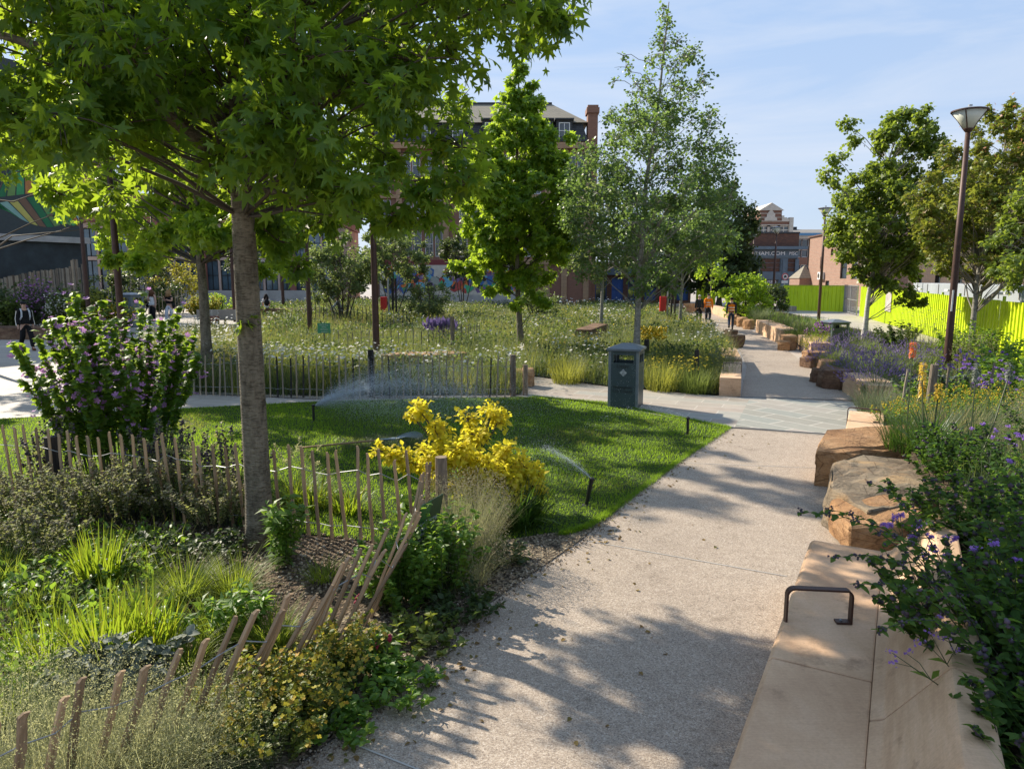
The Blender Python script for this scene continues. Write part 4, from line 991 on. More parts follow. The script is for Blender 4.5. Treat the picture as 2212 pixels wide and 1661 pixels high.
# Victorian corner block, red brick under a mansard
YB = 70.
def ZB(v, Y=YB): return PY(1106, v, Y).z
def XB(u, Y=YB, v=420): return PY(u, v, Y).x
x0, x1 = XB(800), XB(1280); b = empty('victorian_block', (0, YB, 0), 0, 'tall Victorian red brick block with slate mansard roof and dormers, beyond the meadow', 'building')
ze = ZB(312); ops = []; 
rows = [(ZB(527), 2.45), (ZB(452), 1.75), (ZB(400), 1.7), (ZB(358), 2.1)]
cols = [XB(u) for u in (835, 880, 900, 925, 947, 1000, 1022, 1070, 1092, 1140, 1160, 1205, 1234, 1255)]
for rz_, h in rows:
    for c in cols: ops.append((c, rz_, .78, h))
mb = MB(); wall_holes(mb, x0, x1, 0, ze, ops); shell(mb, x0, x1, 0, ze, 13); wl = mb.build('wall', M['brickred'], b)
for o in ops: window(b, *o, frame='white', mull=0, trans=1)
for z, hh, d in ((ZB(490), .45, .22), (ZB(425), .35, .2), (ZB(388), .4, .25), (ZB(316), .55, .5), (ZB(566), .5, .3)):
    MB().box(((x0+x1)/2, -d/2+.002, z), (x1-x0+.3, d, hh)).build('cornice', M['terracotta'], b)
for c in (862, 962, 1045, 1116, 1183, 1220, 1268): MB().box((XB(c), -.09, ze/2), (.55, .18, ze-.6)).build('pilaster', M['terracotta'], b)
zm, zr = ZB(262), ZB(226, 76); mb = MB(); e = .45
mb.add([(x0, 0, ze+.28), (x1-.5, 0, ze+.28), (x1-.5, 13, ze+.28), (x0, 13, ze+.28), (x0+.6, .9, zm), (x1-1., .9, zm), (x1-1., 12, zm), (x0+.6, 12, zm)], [(0, 1, 5, 4), (1, 2, 6, 5), (2, 3, 7, 6), (3, 0, 4, 7)])
mb.build('mansard', M['slatedark'], b)
xr = XB(1198); mb = MB(); mb.add([(x0+.2, .55, zm), (x1-.45, .55, zm), (x1-.45, 12.4, zm), (x0+.2, 12.4, zm), (x0+3, 6, zr), (xr, 6, zr)], [(0, 1, 5, 4), (1, 2, 5), (2, 3, 4, 5), (3, 0, 4), (3, 2, 1, 0)]); rf = mb.build('roof', M['slate'], b)
MB().box(((x0+3+xr)/2, 6, zr+.08), (xr-x0-3, .2, .2)).build('ridge', M['slatedark'], rf)
for u in (850, 920, 990, 1060, 1130, 1176, 1218):
    c = XB(u); zc = ZB(282); mb = MB(); mb.box((c, 1.2, zc), (1.55, 1.9, 2.0)).box((c, 1.1, zc+1.06), (1.8, 2.2, .14)); d = mb.build('dormer', M['slatedark'], b); window(d, c, zc, 1.05, 1.5, y=.15, dep=.06, mull=1, trans=1)
mb = MB().box((XB(1279.5), 1.2, (ZB(231)-.1)/2), (.95, 1.4, ZB(231)-.1)).box((XB(1279.5), 1.2, ZB(236)), (1.2, 1.7, .5)).box((XB(1279.5), 1.2, ZB(231)+.1), (1.0, 1.5, .35)); mb.build('chimney', M['brickred'], b)
MB().box((XB(905), -.2, ZB(560)-.6), (9, .3, 1.1)).build('shop_fascia', M['redfascia'], b)
# window posters with vertical writing
for c, t in ((XB(925), '日本小食'), (XB(947), '小食日本')):
    text_mesh('window_lettering', '\n'.join(t), .5, M['cream'], b, (c, .13, ZB(538)), (R(90), 0, 0), .004)
# painted hoarding in front of it
gx0, gx1 = XB(815, 66), XB(1135, 66); gh = empty('graffiti_hoarding', ((gx0+gx1)/2, 66, 0), 0, 'long hoarding covered in colourful spray paint at the far side of the meadow', 'hoarding'); W_ = gx1-gx0
MB().box((0, 0, .55), (W_, .3, 1.1)).build('plinth_wall', M['concrete'], gh); MB().box((0, 0, 2.45), (W_, .16, 2.7)).build('panel', M['cream'], gh)
pc = [plain('spray_'+n, c, .6) for n, c in (('blue', (.04, .12, .33)), ('sky', (.12, .36, .48)), ('red', (.42, .06, .05)), ('orange', (.62, .16, .03)), ('green', (.05, .36, .16)), ('violet', (.18, .10, .24)), ('grey', (.28, .30, .27)), ('black', (.02, .02, .02)))]
rr = random.Random(5); mb = MB()
for i in range(210):
    cx, cz = rr.uniform(-W_/2+.7, W_/2-.7), rr.uniform(1.5, 3.4); r_ = rr.uniform(.2, .62); k = rr.randint(3, 7); ph = rr.random()*6
    mb.add([(cx+r_*rr.uniform(.5, 1.2)*math.cos(ph+6.283*j/k)*.9, -.084-.0004*i, min(3.75, max(1.15, cz+r_*rr.uniform(.6, 1.2)*math.sin(ph+6.283*j/k)))) for j in range(k)], [tuple(range(k))], rr.randint(0, 7))
gx = XB(1113-30, 66)-(gx0+gx1)/2
for s_, m_ in ((1.25, 6), (1.1, 0)): mb.add([(gx-.85*s_, -.15-.01*(s_ < 1.2), 1.35), (gx+.85*s_, -.15-.01*(s_ < 1.2), 1.35), (gx, -.15-.01*(s_ < 1.2), 1.5+1.55*s_)], [(0, 1, 2)], m_)
mb.build('spray_painting', pc, gh)
bx = XB(1062, 66)-(gx0+gx1)/2
for i, (wd, m_, z_, x_) in enumerate((('Bold', pc[4], 4.25, .9), ('Choice', pc[3], 3.45, -.1), ('Arts', pc[3], 3.35, 2.9))): text_mesh('lettering', wd, 1.15, m_, gh, (bx+x_-.3, -.2-.01*i, z_), (R(90), 0, 0), .05)
MB().box((bx, .0, 4.1), (5.5, .12, .8)).build('backing', M['darkpost'], gh)
# low dark shops with blue shutters to its right
sx0, sx1 = XB(1284, 74), XB(1500, 74); sp = empty('shop_row', (sx0, 74, 0), 0, 'low dark shop row with blue shutters seen under the aspen', 'building'); W_ = sx1-sx0
ops = [(W_*(i+.5)/6, 1.5, W_/6*.7, 2.3) for i in range(6)]; mb = MB(); wall_holes(mb, 0, W_, 0, 4.2, ops); shell(mb, 0, W_, 0, 4.2, 8); mb.build('wall', M['brickdark'], sp)
for i, o in enumerate(ops): window(sp, *o, frame='bluepaint', pane=('glass', 'bluepaint')[i % 2], mull=1)
MB().box((W_/2, -.15, 3.3), (W_, .3, .7)).build('fascia', M['bluegrey'], sp)
# blue-grey shop with the lettering, far end of the path
YS = 95.; zs = lambda v: PY(1650, v, YS).z; xs_ = lambda u: PY(u, 560, YS).x
ox = xs_(1560); sh = empty('corner_shop', (ox, YS, 0), 0, 'blue-grey shop with white lettering under a dark brick parapet, where the path ends', 'building'); W_ = xs_(1724)-ox
ops = [((xs_(1612)-ox), (zs(558)+zs(588))/2, 2.6, zs(558)-zs(588)), ((xs_(1665)-ox), (zs(558)+zs(588))/2, 2.7, zs(558)-zs(588)), ((xs_(1712)-ox), (zs(558)+zs(588))/2, 1.2, zs(558)-zs(588)),
       ((xs_(1665)-ox), (zs(604)+zs(626))/2, 2.4, zs(604)-zs(626)), ((xs_(1612)-ox), (zs(604)+zs(626))/2, 2.4, zs(604)-zs(626))]
mb = MB(); wall_holes(mb, 0, W_, 0, zs(535), ops); shell(mb, 0, W_, 0, zs(535), 9); mb.build('wall', M['bluegrey'], sh)
MB().box((W_/2, 4.5, (zs(533)+zs(504))/2), (W_, 8.9, zs(504)-zs(533))).build('parapet', M['brickdark'], sh); MB().box((W_/2, 4.5, zs(503)), (W_+.1, 9.1, .2)).build('coping', M['slatedark'], sh)
for o in ops[:3]:
    f = window(sh, *o, frame='bluegrey', pane='brickdark', mull=0, trans=2)
for o in ops[3:]: window(sh, *o, frame='bluegrey', pane='glass', mull=1)
MB().box((W_/2+.3, -.35, zs(536)), (W_+1.2, .9, .38)).build('cornice', M['bluegrey'], sh)
MB().box((W_/2, -.06, zs(548)), (W_-.1, .12, .95)).build('fascia', M['bluegrey'], sh)
wl_ = NT('sign_white_letters'); M['letters'] = plain('sign_letters', (.8, .82, .84), .5)
tm_ = text_mesh('lettering', 'NOTTINGHAM.COM', .66, M['letters'], sh, ((xs_(1571)+xs_(1694))/2-ox, -.14, zs(548)), (R(90), 0, 0), .02)
tm_.scale.x = (xs_(1694)-xs_(1571))/max(.1, max(v.co.x for v in tm_.data.vertices)-min(v.co.x for v in tm_.data.vertices))
text_mesh('lettering', 'MSC', .6, M['letters'], sh, (xs_(1712)-ox, -.14, zs(548)), (R(90), 0, 0), .02, shear=.15)
text_mesh('lettering', 'USED\nVINYLS', .62, M['letters'], sh, (xs_(1668)-ox, .12, zs(615)), (R(90), 0, 0), .01)
for u in (1638, 1695, 1722): MB().box((xs_(u)-ox, -.05, zs(560)/2), (.5, .1, zs(560))).build('pier', M['bluegrey'], sh)
# gabled brick building above it
YG = 112.; zg = lambda v: PY(1660, v, YG).z; xg = lambda u: PY(u, 480, YG).x
gx0 = xg(1630); ga = empty('gabled_building', (gx0, YG, 0), 0, 'red brick building with a pale stone gable and stepped shoulder, rising behind the blue-grey shop', 'building')
L_ = lambda u: xg(u)-gx0
ops = [(L_(1651), zg(497), 2.0, 1.5), (L_(1672), zg(497), 2.0, 1.5), (L_(1694), zg(497), 1.9, 1.5)]
mb = MB(); wall_holes(mb, 0, L_(1712), 0, zg(478), ops); shell(mb, 0, L_(1712), 0, zg(478), 12); mb.prism([(0, 0)], 0, 0) if 0 else None
a_, b_ = L_(1641), L_(1688)
mb.add([(a_, .0, zg(478)), (b_, .0, zg(478)), (b_, .0, zg(455)), (a_, .0, zg(455)), (a_, 6, zg(478)), (b_, 6, zg(478)), (b_, 6, zg(455)), (a_, 6, zg(455))], [(0, 1, 2, 3), (1, 5, 6, 2), (4, 0, 3, 7), (5, 4, 7, 6), (3, 2, 6, 7)])
mb.build('wall', M['brickred'], ga)
for o in ops: window(ga, *o, frame='cream', mull=1, fw=.25)
mb = MB(); g0, g1, gm = a_-.2, b_+.25, (a_+b_)/2
mb.add([(g0, -.25, zg(455)), (g1, -.25, zg(455)), (gm, -.25, zg(438.5)), (g0, 6.2, zg(455)), (g1, 6.2, zg(455)), (gm, 6.2, zg(438.5))], [(0, 1, 2), (3, 5, 4), (0, 2, 5, 3), (1, 4, 5, 2), (0, 3, 4, 1)]); mb.build('gable', M['cream'], ga)
mb = MB()
for v0, v1, u0, u1 in ((479, 477.5, 1630, 1713), (487, 485.5, 1630, 1713), (462, 460.8, 1641, 1688), (470.5, 469.5, 1641, 1688)): mb.box(((L_(u0)+L_(u1))/2, -.06, (zg(v0)+zg(v1))/2), (L_(u1)-L_(u0), .16, zg(v1)-zg(v0)))
mb.build('string_course', M['cream'], ga)
mb = MB(); c_ = L_(1664); z_ = zg(477)
mb.add([(c_+x, y, z_+z) for y in (-.22, .1) for x, z in ((-.95, 0), (.95, 0), (.95, .35), (.62, .55), (.62, 1.0), (.3, 1.35), (.12, 1.6), (-.12, 1.6), (-.3, 1.35), (-.62, 1.0), (-.62, .55), (-.95, .35))], [tuple(range(12)), tuple(range(23, 11, -1))]+[(i, (i+1) % 12, 12+(i+1) % 12, 12+i) for i in range(12)]); mb.build('cartouche', M['cream'], ga)
mb = MB()
for u0, u1, v in ((1688, 1693, 466), (1693, 1699, 470), (1699, 1705, 473)): mb.box(((L_(u0)+L_(u1))/2, .3, (zg(v)+zg(478))/2), (L_(u1)-L_(u0), .9, zg(v)-zg(478)))
mb.box((L_(1709), .3, (zg(470)+zg(505))/2), (.6, 1.0, zg(470)-zg(505))); mb.build('shoulder', M['cream'], ga)
# long modern block behind, with blue eaves
YM = 128.; zm_ = lambda v: PY(1760, v, YM).z; xm = lambda u: PY(u, 520, YM).x
mx0 = xm(1705); mo = empty('modern_block', (mx0, YM, 0), 0, 'long grey-roofed modern block with blue eaves behind the salmon brick building', 'building'); W_ = xm(1900)-mx0
fl = [(W_*(i+.5)/14, z, 1.3, 1.3) for i in range(14) for z in (zm_(525), zm_(548), zm_(580))]
mb = MB(); wall_holes(mb, 0, W_, 0, zm_(516), fl); shell(mb, 0, W_, 0, zm_(516), 12); mb.build('wall', M['brickred'], mo)
for o in fl: window(mo, *o, mull=0, trans=0)
MB().box((W_/2, 5.9, (zm_(516)+zm_(507))/2), (W_-.1, 11.7, zm_(507)-zm_(516)-.02)).build('upper_wall', M['white'], mo)
mb = MB(); mb.add([(-1, -1, zm_(506)), (W_, -1, zm_(506)), (W_, 13, zm_(506)), (-1, 13, zm_(506)), (0, 6, zm_(491)), (W_, 6, zm_(491))], [(0, 1, 5, 4), (1, 2, 5), (2, 3, 4, 5), (3, 0, 4), (3, 2, 1, 0)]); mb.build('roof', M['roofgrey'], mo)
MB().box((W_/2, -1.05, zm_(507)), (W_+1, .25, .45)).build('eaves', M['blueeave'], mo); MB().box((xm(1732)-mx0, 6, zm_(490)), (2.2, 1.4, .7)).build('vent', M['slatedark'], mo)
# salmon brick building beside the birch: a street wall facing left into the sun
wa, wb = PY(1744, 600, 84), PY(1900, 600, 62); wd = wb-wa; wd.z = 0; W_ = wd.length; hr = 7.25
rb = empty('brick_building', (wa.x, wa.y, 0), math.atan2(wd.y, wd.x), 'flat-topped salmon brick building between the far lamp post and the birch', 'building')
def lw(u): k = (u-CU)/F*1.003; return (k*wa.y-wa.x)/(wd.x-k*wd.y)*W_
def zw(u, v): return PY(u, v, wa.y+wd.y*lw(u)/W_).z
ops = [(lw(1763), zw(1763, 568), .9, 1.3), (lw(1763), zw(1763, 612), 1.0, 1.2), (lw(1811), zw(1811, 577), 2.0, 2.3), (lw(1834), zw(1834, 577), 1.6, 2.3), (lw(1852), zw(1852, 577), 1.6, 2.3), (lw(1778), 1.2, 1.3, 2.3), (lw(1784), zw(1784, 545), .8, .7)]
mb = MB(); wall_holes(mb, 0, W_, 0, hr, ops); shell(mb, 0, W_, 0, hr, 9); mb.build('wall', M['brickpale'], rb)
for o in ops: window(rb, *o, frame='darkpost', mull=0)
MB().box((W_/2, 0, hr+.06), (W_+.15, .4, .12)).build('coping', M['brickdark'], rb)
mb = MB().box((lw(1768), -.22, zw(1768, 596)), (1.2, .4, .8)); ac = mb.build('air_conditioner', M['white'], rb, bevel=.03); MB().lathe([(.28, 0), (.28, .02)], 18).build('fan_grille', M['darkpost'], ac).matrix_local = Matrix.Translation((lw(1768)-.15, -.425, zw(1768, 596))) @ Matrix.Rotation(R(90), 4, 'X')
MB().tube([(.1, -.06, 0), (.1, -.06, hr-.1)], .06, 8).build('drainpipe', M['darkpost'], rb)
ob_ = empty('outbuilding', (PY(1731, 600, 84).x, 84, 0), 0, 'little brick outbuilding with a hipped slate roof between the shop and the salmon building', 'building')
MB().box((0, 0, 1.3), (1.6, 3, 2.6)).build('wall', M['brickpale'], ob_); MB().add([(-.9, -1.6, 2.6), (.9, -1.6, 2.6), (.9, 1.6, 2.6), (-.9, 1.6, 2.6), (.3, 0, 4.1)], [(0, 1, 4), (1, 2, 4), (2, 3, 4), (3, 0, 4), (3, 2, 1, 0)]).build('roof', M['slate'], ob_)
# dark brick block and pale cabin behind the right-hand hoarding
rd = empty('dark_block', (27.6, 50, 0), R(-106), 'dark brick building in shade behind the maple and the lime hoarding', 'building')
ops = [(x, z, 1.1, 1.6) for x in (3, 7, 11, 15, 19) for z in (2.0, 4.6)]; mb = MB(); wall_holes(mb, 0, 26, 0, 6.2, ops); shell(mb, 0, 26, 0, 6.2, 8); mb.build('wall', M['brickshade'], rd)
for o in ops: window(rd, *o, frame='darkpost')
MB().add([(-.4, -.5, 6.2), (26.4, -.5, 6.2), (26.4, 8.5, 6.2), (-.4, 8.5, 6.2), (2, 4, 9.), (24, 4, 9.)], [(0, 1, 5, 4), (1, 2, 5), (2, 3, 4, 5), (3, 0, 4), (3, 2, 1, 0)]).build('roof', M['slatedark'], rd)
cb = empty('site_cabin', (20.6, 32, 0), R(-107), 'pale grey site cabin showing over the top of the lime hoarding', 'cabin')
MB().box((0, 1.2, 1.18), (22, 2.4, 2.30)).build('body', plain('cabin_grey', (.33, .36, .40), .5, var=.1, scale=.8), cb, bevel=.03); mb = MB()
for i in range(10): MB().box((-9.9+i*2.2, -.02, 2.05), (.05, .04, .5)).build('batten', M['concrete'], cb)
# mural building, left
ma, mb_ = PY(0, 505, 39.8), PY(186, 514, 44.); dv = (mb_-ma); dv.z = 0; ang = math.atan2(dv.y, dv.x); st = ma-dv.normalized()*8; Lm = dv.length+8
mu = empty('mural_building', (st.x, st.y, 0), ang, 'charcoal walled building with a tropical leaf mural above a pale concrete band, far left', 'building')
zb0, zb1 = PY(0, 519, 39.8).z, PY(0, 505, 39.8).z; zt = 14.5
mb = MB(); wall_holes(mb, 0, Lm, 0, zb0, []); shell(mb, 0, Lm, 0, zb0, 10); mb.build('wall', M['charcoal'], mu)
MB().box((Lm/2, 4.9, (zb0+zb1)/2), (Lm+.2, 10.3, zb1-zb0)).build('band', M['concrete'], mu)
MB().box((Lm/2, 5.1, (zb1+zt)/2), (Lm-.1, 9.9, zt-zb1-.01)).build('upper_wall', M['mural0'], mu)
mats_ = [M['mu_'+k] for k in ('g1', 'g2', 'g3', 'ye', 'te', 'br', 'orr', 're')]; mb = MB(); y_ = .14; seq = [0, 1, 4, 3, 5, 0, 2, 1, 6, 4, 3, 7]
def mural_leaf(cx, cz, L, W, rot, n=12, s0=0, y=y_):
    c, s = math.cos(rot), math.sin(rot)
    def tp(a, b):
        return (cx+a*c-b*s, y, cz+a*s+b*c)
    wid = lambda t: W*math.sin(math.pi*min(1, max(0, t)))**.7
    for sd in (-1, 1):
        for i in range(n):
            t0, t1 = i/n, (i+.86)/n; sh = .16
            q = [tp(L*t0, sd*.03*L*(1-t0)), tp(L*t1, sd*.03*L*(1-t1))]
            for tt in (t1, (t0+t1)/2, t0):
                q.append(tp(L*min(1, tt+sh*(1-tt)), sd*wid(tt)))
            q = q if sd > 0 else q[::-1]
            for ax, lim, sg in ((0, .15, 1), (0, Lm-.15, -1), (2, zb1+.05, 1), (2, zt-.05, -1)):      # trim to the wall
                o_ = []
                for k in range(len(q)):
                    A, B = q[k], q[(k+1) % len(q)]; da, db = (A[ax]-lim)*sg, (B[ax]-lim)*sg
                    if da >= 0: o_.append(A)
                    if da*db < 0: f_ = da/(da-db); o_.append(tuple(A[j]+(B[j]-A[j])*f_ for j in range(3)))
                q = o_
                if len(q) < 3: break
            if len(q) >= 3: mb.add(q, [tuple(range(len(q)))], seq[(i+s0+(sd > 0)*3) % 12])
mural_leaf(7.2, 6.6, 6.0, 1.9, R(14), s0=0); mural_leaf(10.5, 6.2, 3.0, 1.1, R(20), 9, 4, y_-.004); mural_leaf(6.0, 9.3, 5.5, 1.6, R(60), s0=5, y=y_-.008); mural_leaf(3, 6.2, 5, 1.5, R(30), s0=7, y=y_-.012); mural_leaf(9.6, 9.6, 4.5, 1.4, R(75), s0=2, y=y_-.016); mural_leaf(11.9, 6.0, 2.2, .8, R(80), 8, 1, y_-.02)
mb.build('mural', mats_, mu)
# upright timber boarding in front of it
tf = empty('board_fence', (-25, 34.5, 0), 0, 'tall rough upright board fence below the mural, stepping up to the right', 'fence')
fa, fb_ = PY(-90, 640, 32.5), PY(190, 640, 37.0); N_ = 60; bw_ = None
for i in range(N_):
    t = i/(N_-1); p = fa.lerp(fb_, t); d = (fb_-fa); d.z = 0; u = -90+280*t
    vt = np.interp(u, [-90, 0, 60, 150, 158, 172, 173, 180, 181, 190], [603, 601, 588, 578, 561, 561, 578, 578, 563, 566]) + random.uniform(-2, 2)
    zt_ = PY(u, vt, p.y).z; w_ = d.length/N_
    o = MB().box((0, 0, zt_/2), (w_*random.uniform(.86, 1.02), .05, zt_)).build('board', M['palegrey' if i % 3 else 'postwood'], tf); o.location = (p.x+25, p.y-34.5+random.uniform(-.02, .02), 0); o.rotation_euler = (0, random.uniform(-.01, .01), math.atan2(d.y, d.x))
# college building: glass wall, red-brown cladding
YC = 62.; cx0 = PY(-140, 600, 78).x
cg = empty('college_building', (PY(150, 600, YC).x, YC, .35), R(4), 'long glazed college building with red-brown cladding behind the left square', 'building'); W_ = PY(720, 600, YC).x-PY(150, 600, YC).x
n = 18; ops = [(W_*(i+.5)/n, z, W_/n*.86, h) for i in range(n) for z, h in ((2.5, 2.6), (5.3, 2.4))]
mb = MB(); wall_holes(mb, 0, W_, 0, 7.0, ops); shell(mb, 0, W_, 0, 7.0, 14); mb.build('wall', M['cladpink'], cg)
for o in ops: window(cg, *o, frame='darkpost', pane='glassblue', mull=1, trans=1)
MB().box((W_/2, 7, 8.2), (W_+.3, 14.4, 2.35)).build('cladding', M['cladred'], cg); MB().box((W_/2, -.4, .6), (W_, .9, 1.2)).build('plinth', M['concrete'], cg)
for i in range(0, n+1, 3): MB().box((W_*i/n, -.16, 3.5), (.5, .32, 7.0)).build('fin', M['cladred'], cg)
text_mesh('lettering', 'Touch\n& Play', .8, M['white'], cg, (W_*.735, -.06, 3.3), (R(90), 0, 0), .01)
tb = empty('clad_tower', (PY(-120, 300, 80).x, 80, 0), R(3), 'tall red-brown clad block with standing seams showing above the mural, top left', 'building'); W_ = PY(110, 300, 80).x-PY(-120, 300, 80).x; zt = PY(40, 220, 80).z
MB().box((W_/2, 6, zt/2), (W_, 12, zt)).build('wall', M['cladred'], tb); MB().box((W_/2, 6, zt+.35), (W_+.4, 12.4, .7)).build('parapet', M['roofgrey'], tb); mb = MB()
for i in range(30): mb.box((W_*(i+.5)/30, -.06, zt/2), (.09, .12, zt-.02))
mb.build('standing_seams', M['cladpink'], tb)
# ---- trees
M['bark'] = bark('grey_bark', (.085, .07, .05), (.27, .235, .175))
M['barkdark'] = bark('dark_bark', (.05, .042, .034), (.16, .135, .105))
M['barkwhite'] = bark('white_birch_bark', (.40, .38, .34), (.66, .64, .58), 7., (.5, .5, 3.), .3)
M['barkpale'] = bark('aspen_bark', (.14, .135, .115), (.36, .34, .29), 6., (.5, .5, 3.), .4)
M['twig'] = plain('twig_brown', (.07, .055, .04), .8)
M['twigpale'] = plain('twig_pale', (.22, .20, .16), .8)
M['gum'] = leafmat('sweetgum_leaf', [(.030, .078, .012), (.048, .112, .014), (.07, .14, .018)], (.52, .70, .04), .5, .42, .35)
M['gumlight'] = leafmat('young_sweetgum_leaf', [(.065, .14, .016), (.095, .18, .02), (.13, .215, .024), (.18, .235, .028)], (.58, .78, .05), .54, .4, .35)
M['aspen'] = leafmat('aspen_leaf', [(.05, .095, .026), (.075, .135, .04), (.12, .18, .075)], (.30, .45, .08), .42, .42, .45)
M['birch'] = leafmat('birch_leaf', [(.075, .125, .02), (.11, .165, .028), (.15, .195, .035)], (.42, .54, .05), .44, .42, .4)
M['maple'] = leafmat('red_maple_leaf', [(.075, .13, .018), (.11, .165, .022), (.12, .17, .025), (.14, .16, .03), (.26, .16, .06)], (.48, .52, .06), .38, .45, .35)
M['mapletip'] = leafmat('red_maple_tip', [(.30, .10, .06), (.36, .16, .09), (.22, .14, .04)], (.55, .22, .08), .35)
M['darkleaf'] = leafmat('dark_lime_leaf', [(.03, .055, .018), (.05, .08, .025), (.09, .11, .04)], (.16, .22, .04), .3, .5, .4)
M['sagegreen'] = leafmat('grey_green_leaf', [(.08, .11, .04), (.11, .145, .055), (.15, .18, .075)], (.34, .44, .10), .42, .5, .3)
M['yelleaf'] = leafmat('yellow_green_leaf', [(.14, .17, .02), (.22, .22, .025), (.26, .18, .03)], (.55, .52, .05), .45)
SL, SS, OV, DI, LO = star_leaf(), star_small(), oval_leaf(), dia_leaf(), lobed_leaf()
AS = oval_leaf(.46, .05, .05); DW = dia_leaf(.5, .1)
TX, TY = -2.45, 6.62
# 1 the big sweetgum in the bed
crown_poly = [(-160, -200), (1235, -200), (1210, 15), (1150, 62), (1080, 100), (1060, 150), (960, 190), (985, 235), (1030, 300), (1040, 360), (960, 430), (890, 450), (800, 430), (700, 440), (620, 415), (540, 380), (460, 380), (400, 330), (250, 320), (100, 285), (-40, 285), (-160, 300)]
cl_ = [(max(260, u), v) for u, v in crown_poly]; cw_ = [(min(300, u), v) for u, v in crown_poly]
bl = [(p, r, 1.) for p, r in img_blobs(cl_, 126, 5.2, 9.3, .30, .50)]+[(p, r, 1.) for p, r in img_blobs(cw_, 40, 4.9, 6.7, .28, .46)]
bl += [(PY(u, v, y), r, w) for u, v, y, r, w in ((600, 520, 6.9, .22, .7), (640, 575, 7.0, .16, .45), (575, 470, 6.9, .28, .8), (690, 480, 6.8, .26, .8), (1000, 400, 5.6, .34, 1.), (930, 450, 5.6, .25, .8), (860, 470, 5.7, .22, .7), (1180, 40, 6., .25, .8), (1195, -10, 6.3, .25, .8), (830, 485, 6., .14, .4), (130, 420, 6.9, .2, .5), (535, 700, 6.52, .08, .13), (250, 420, 7.4, .25, .6))]
bl += [(p, r, .9) for p, r in crown_blobs((TX+.35, TY+.5), 4.5, 8.6, [(0, 2.5), (.3, 2.6), (.6, 2.0), (.85, 1.1), (1, .2)], 68, .36, .55)]
limbs = [([PY(515, 345, 6.62), PY(430, 305, 6.4), PY(345, 232, 6.1), PY(240, 155, 5.9), PY(120, 112, 5.8), PY(-20, 70, 5.6)], .075, .028),
         ([PY(530, 330, 6.62), PY(640, 255, 6.3), PY(725, 185, 6.1), PY(800, 90, 5.9)], .06, .02), ([PY(520, 270, 6.62), PY(590, 190, 6.9), PY(620, 90, 7.1)], .055, .02), ([PY(530, 400, 6.62), PY(650, 430, 6.4), PY(760, 420, 6.2), PY(900, 400, 5.8)], .035, .012),
         ([PY(520, 260, 6.62), PY(420, 240, 7.2), PY(330, 250, 7.8)], .04, .015)]
make_tree('sweetgum_tree', 'big foreground sweetgum with star-shaped leaves and a thick grey trunk inside the paling fence', 'tree',
          [(TX, TY, -.05), (TX+.0, TY, 1.2), PY(530, 560, 6.62), PY(520, 380, 6.62), PY(515, 200, 6.66), (TX-.15, TY+.1, 6.6), (TX-.1, TY+.1, 8.3)], .124, .05, bl, SL, .148, [M['gum'], M['twig']], 104, .75, limbs=limbs, limb_r=.028, up=.35, limb_frac=.55, tw_n=7, zmin=3.15, rexp=1.25)
# 2 its neighbour beyond the lawn fence, 3 another at far left, 4 the upright one in the meadow
b2 = (PY(445, 745, 18).x, 18.)
poly2 = [(60, 240), (640, 240), (710, 420), (690, 540), (610, 570), (560, 570), (500, 510), (340, 560), (270, 560), (200, 500), (120, 440), (110, 380), (40, 310)]
bl = [(p, r) for p, r in img_blobs([(max(330, u), v) for u, v in poly2], 84, 15.8, 20.6, .35, .6)]+[(p, r) for p, r in img_blobs([(min(335, u), v) for u, v in poly2], 46, 19.4, 22.6, .4, .65)]+[(p, r) for p, r in crown_blobs(b2, 5., 10.6, [(0, 2.9), (.3, 2.9), (.6, 2.2), (.85, 1.2), (1, .2)], 60, .4, .7)]
bl += [(PY(u, v, y), r) for u, v, y, r in ((300, 570, 16.5, .3), (250, 560, 17, .25), (560, 590, 17, .3), (600, 560, 16.5, .3), (520, 520, 17.2, .4), (640, 510, 16.4, .35))]
make_tree('sweetgum_tree', 'second sweetgum with bright backlit leaves and a slanting trunk, behind the lawn fence', 'tree', [(*b2, 0), (*PY(440, 640, 18).xy, PY(440, 640, 18).z), PY(428, 500, 18), PY(420, 330, 18), (b2[0]-.2, 18, 9.6)], .15, .03, bl, SS, .22, [M['gumlight'], M['twig']], 115, .65, limb_r=.03, up=.3, zmin=2.9, limb_frac=.6)
b3 = (PY(-70, 700, 21).x, 21.)
poly3 = [(-120, 180), (180, 200), (300, 330), (270, 480), (190, 500), (130, 420), (90, 330), (-90, 300)]
bl = [(p, r) for p, r in img_blobs(poly3, 34, 19.5, 23, .4, .7)]+[(p, r) for p, r in crown_blobs(b3, 5.5, 9.5, [(0, 2.6), (.4, 2.3), (.8, 1.2), (1, .2)], 18, .4, .7)]
make_tree('sweetgum_tree', 'third sweetgum at far left, its leaves half covering the mural', 'tree', [(*b3, 0), (b3[0]-.05, 21, 3), (b3[0], 21, 9)], .12, .03, bl, SS, .22, [M['gumlight'], M['twig']], 105, .6, limb_r=.03, up=.3, zmin=3., limb_frac=.5)
b4 = (PY(1127, 730, 23).x, 23.)
prof4 = [(0, .35), (.06, .95), (.2, 1.55), (.39, 1.75), (.5, 1.65), (.64, 1.3), (.79, .62), (.92, .34), (1, .1)]
bl = [(p, r) for p, r in crown_blobs((b4[0]-.05, 23.), 2.1, 9.2, prof4, 215, .28, .50, top=(b4[0]-.1, 23, 9.2), hollow=.25)]
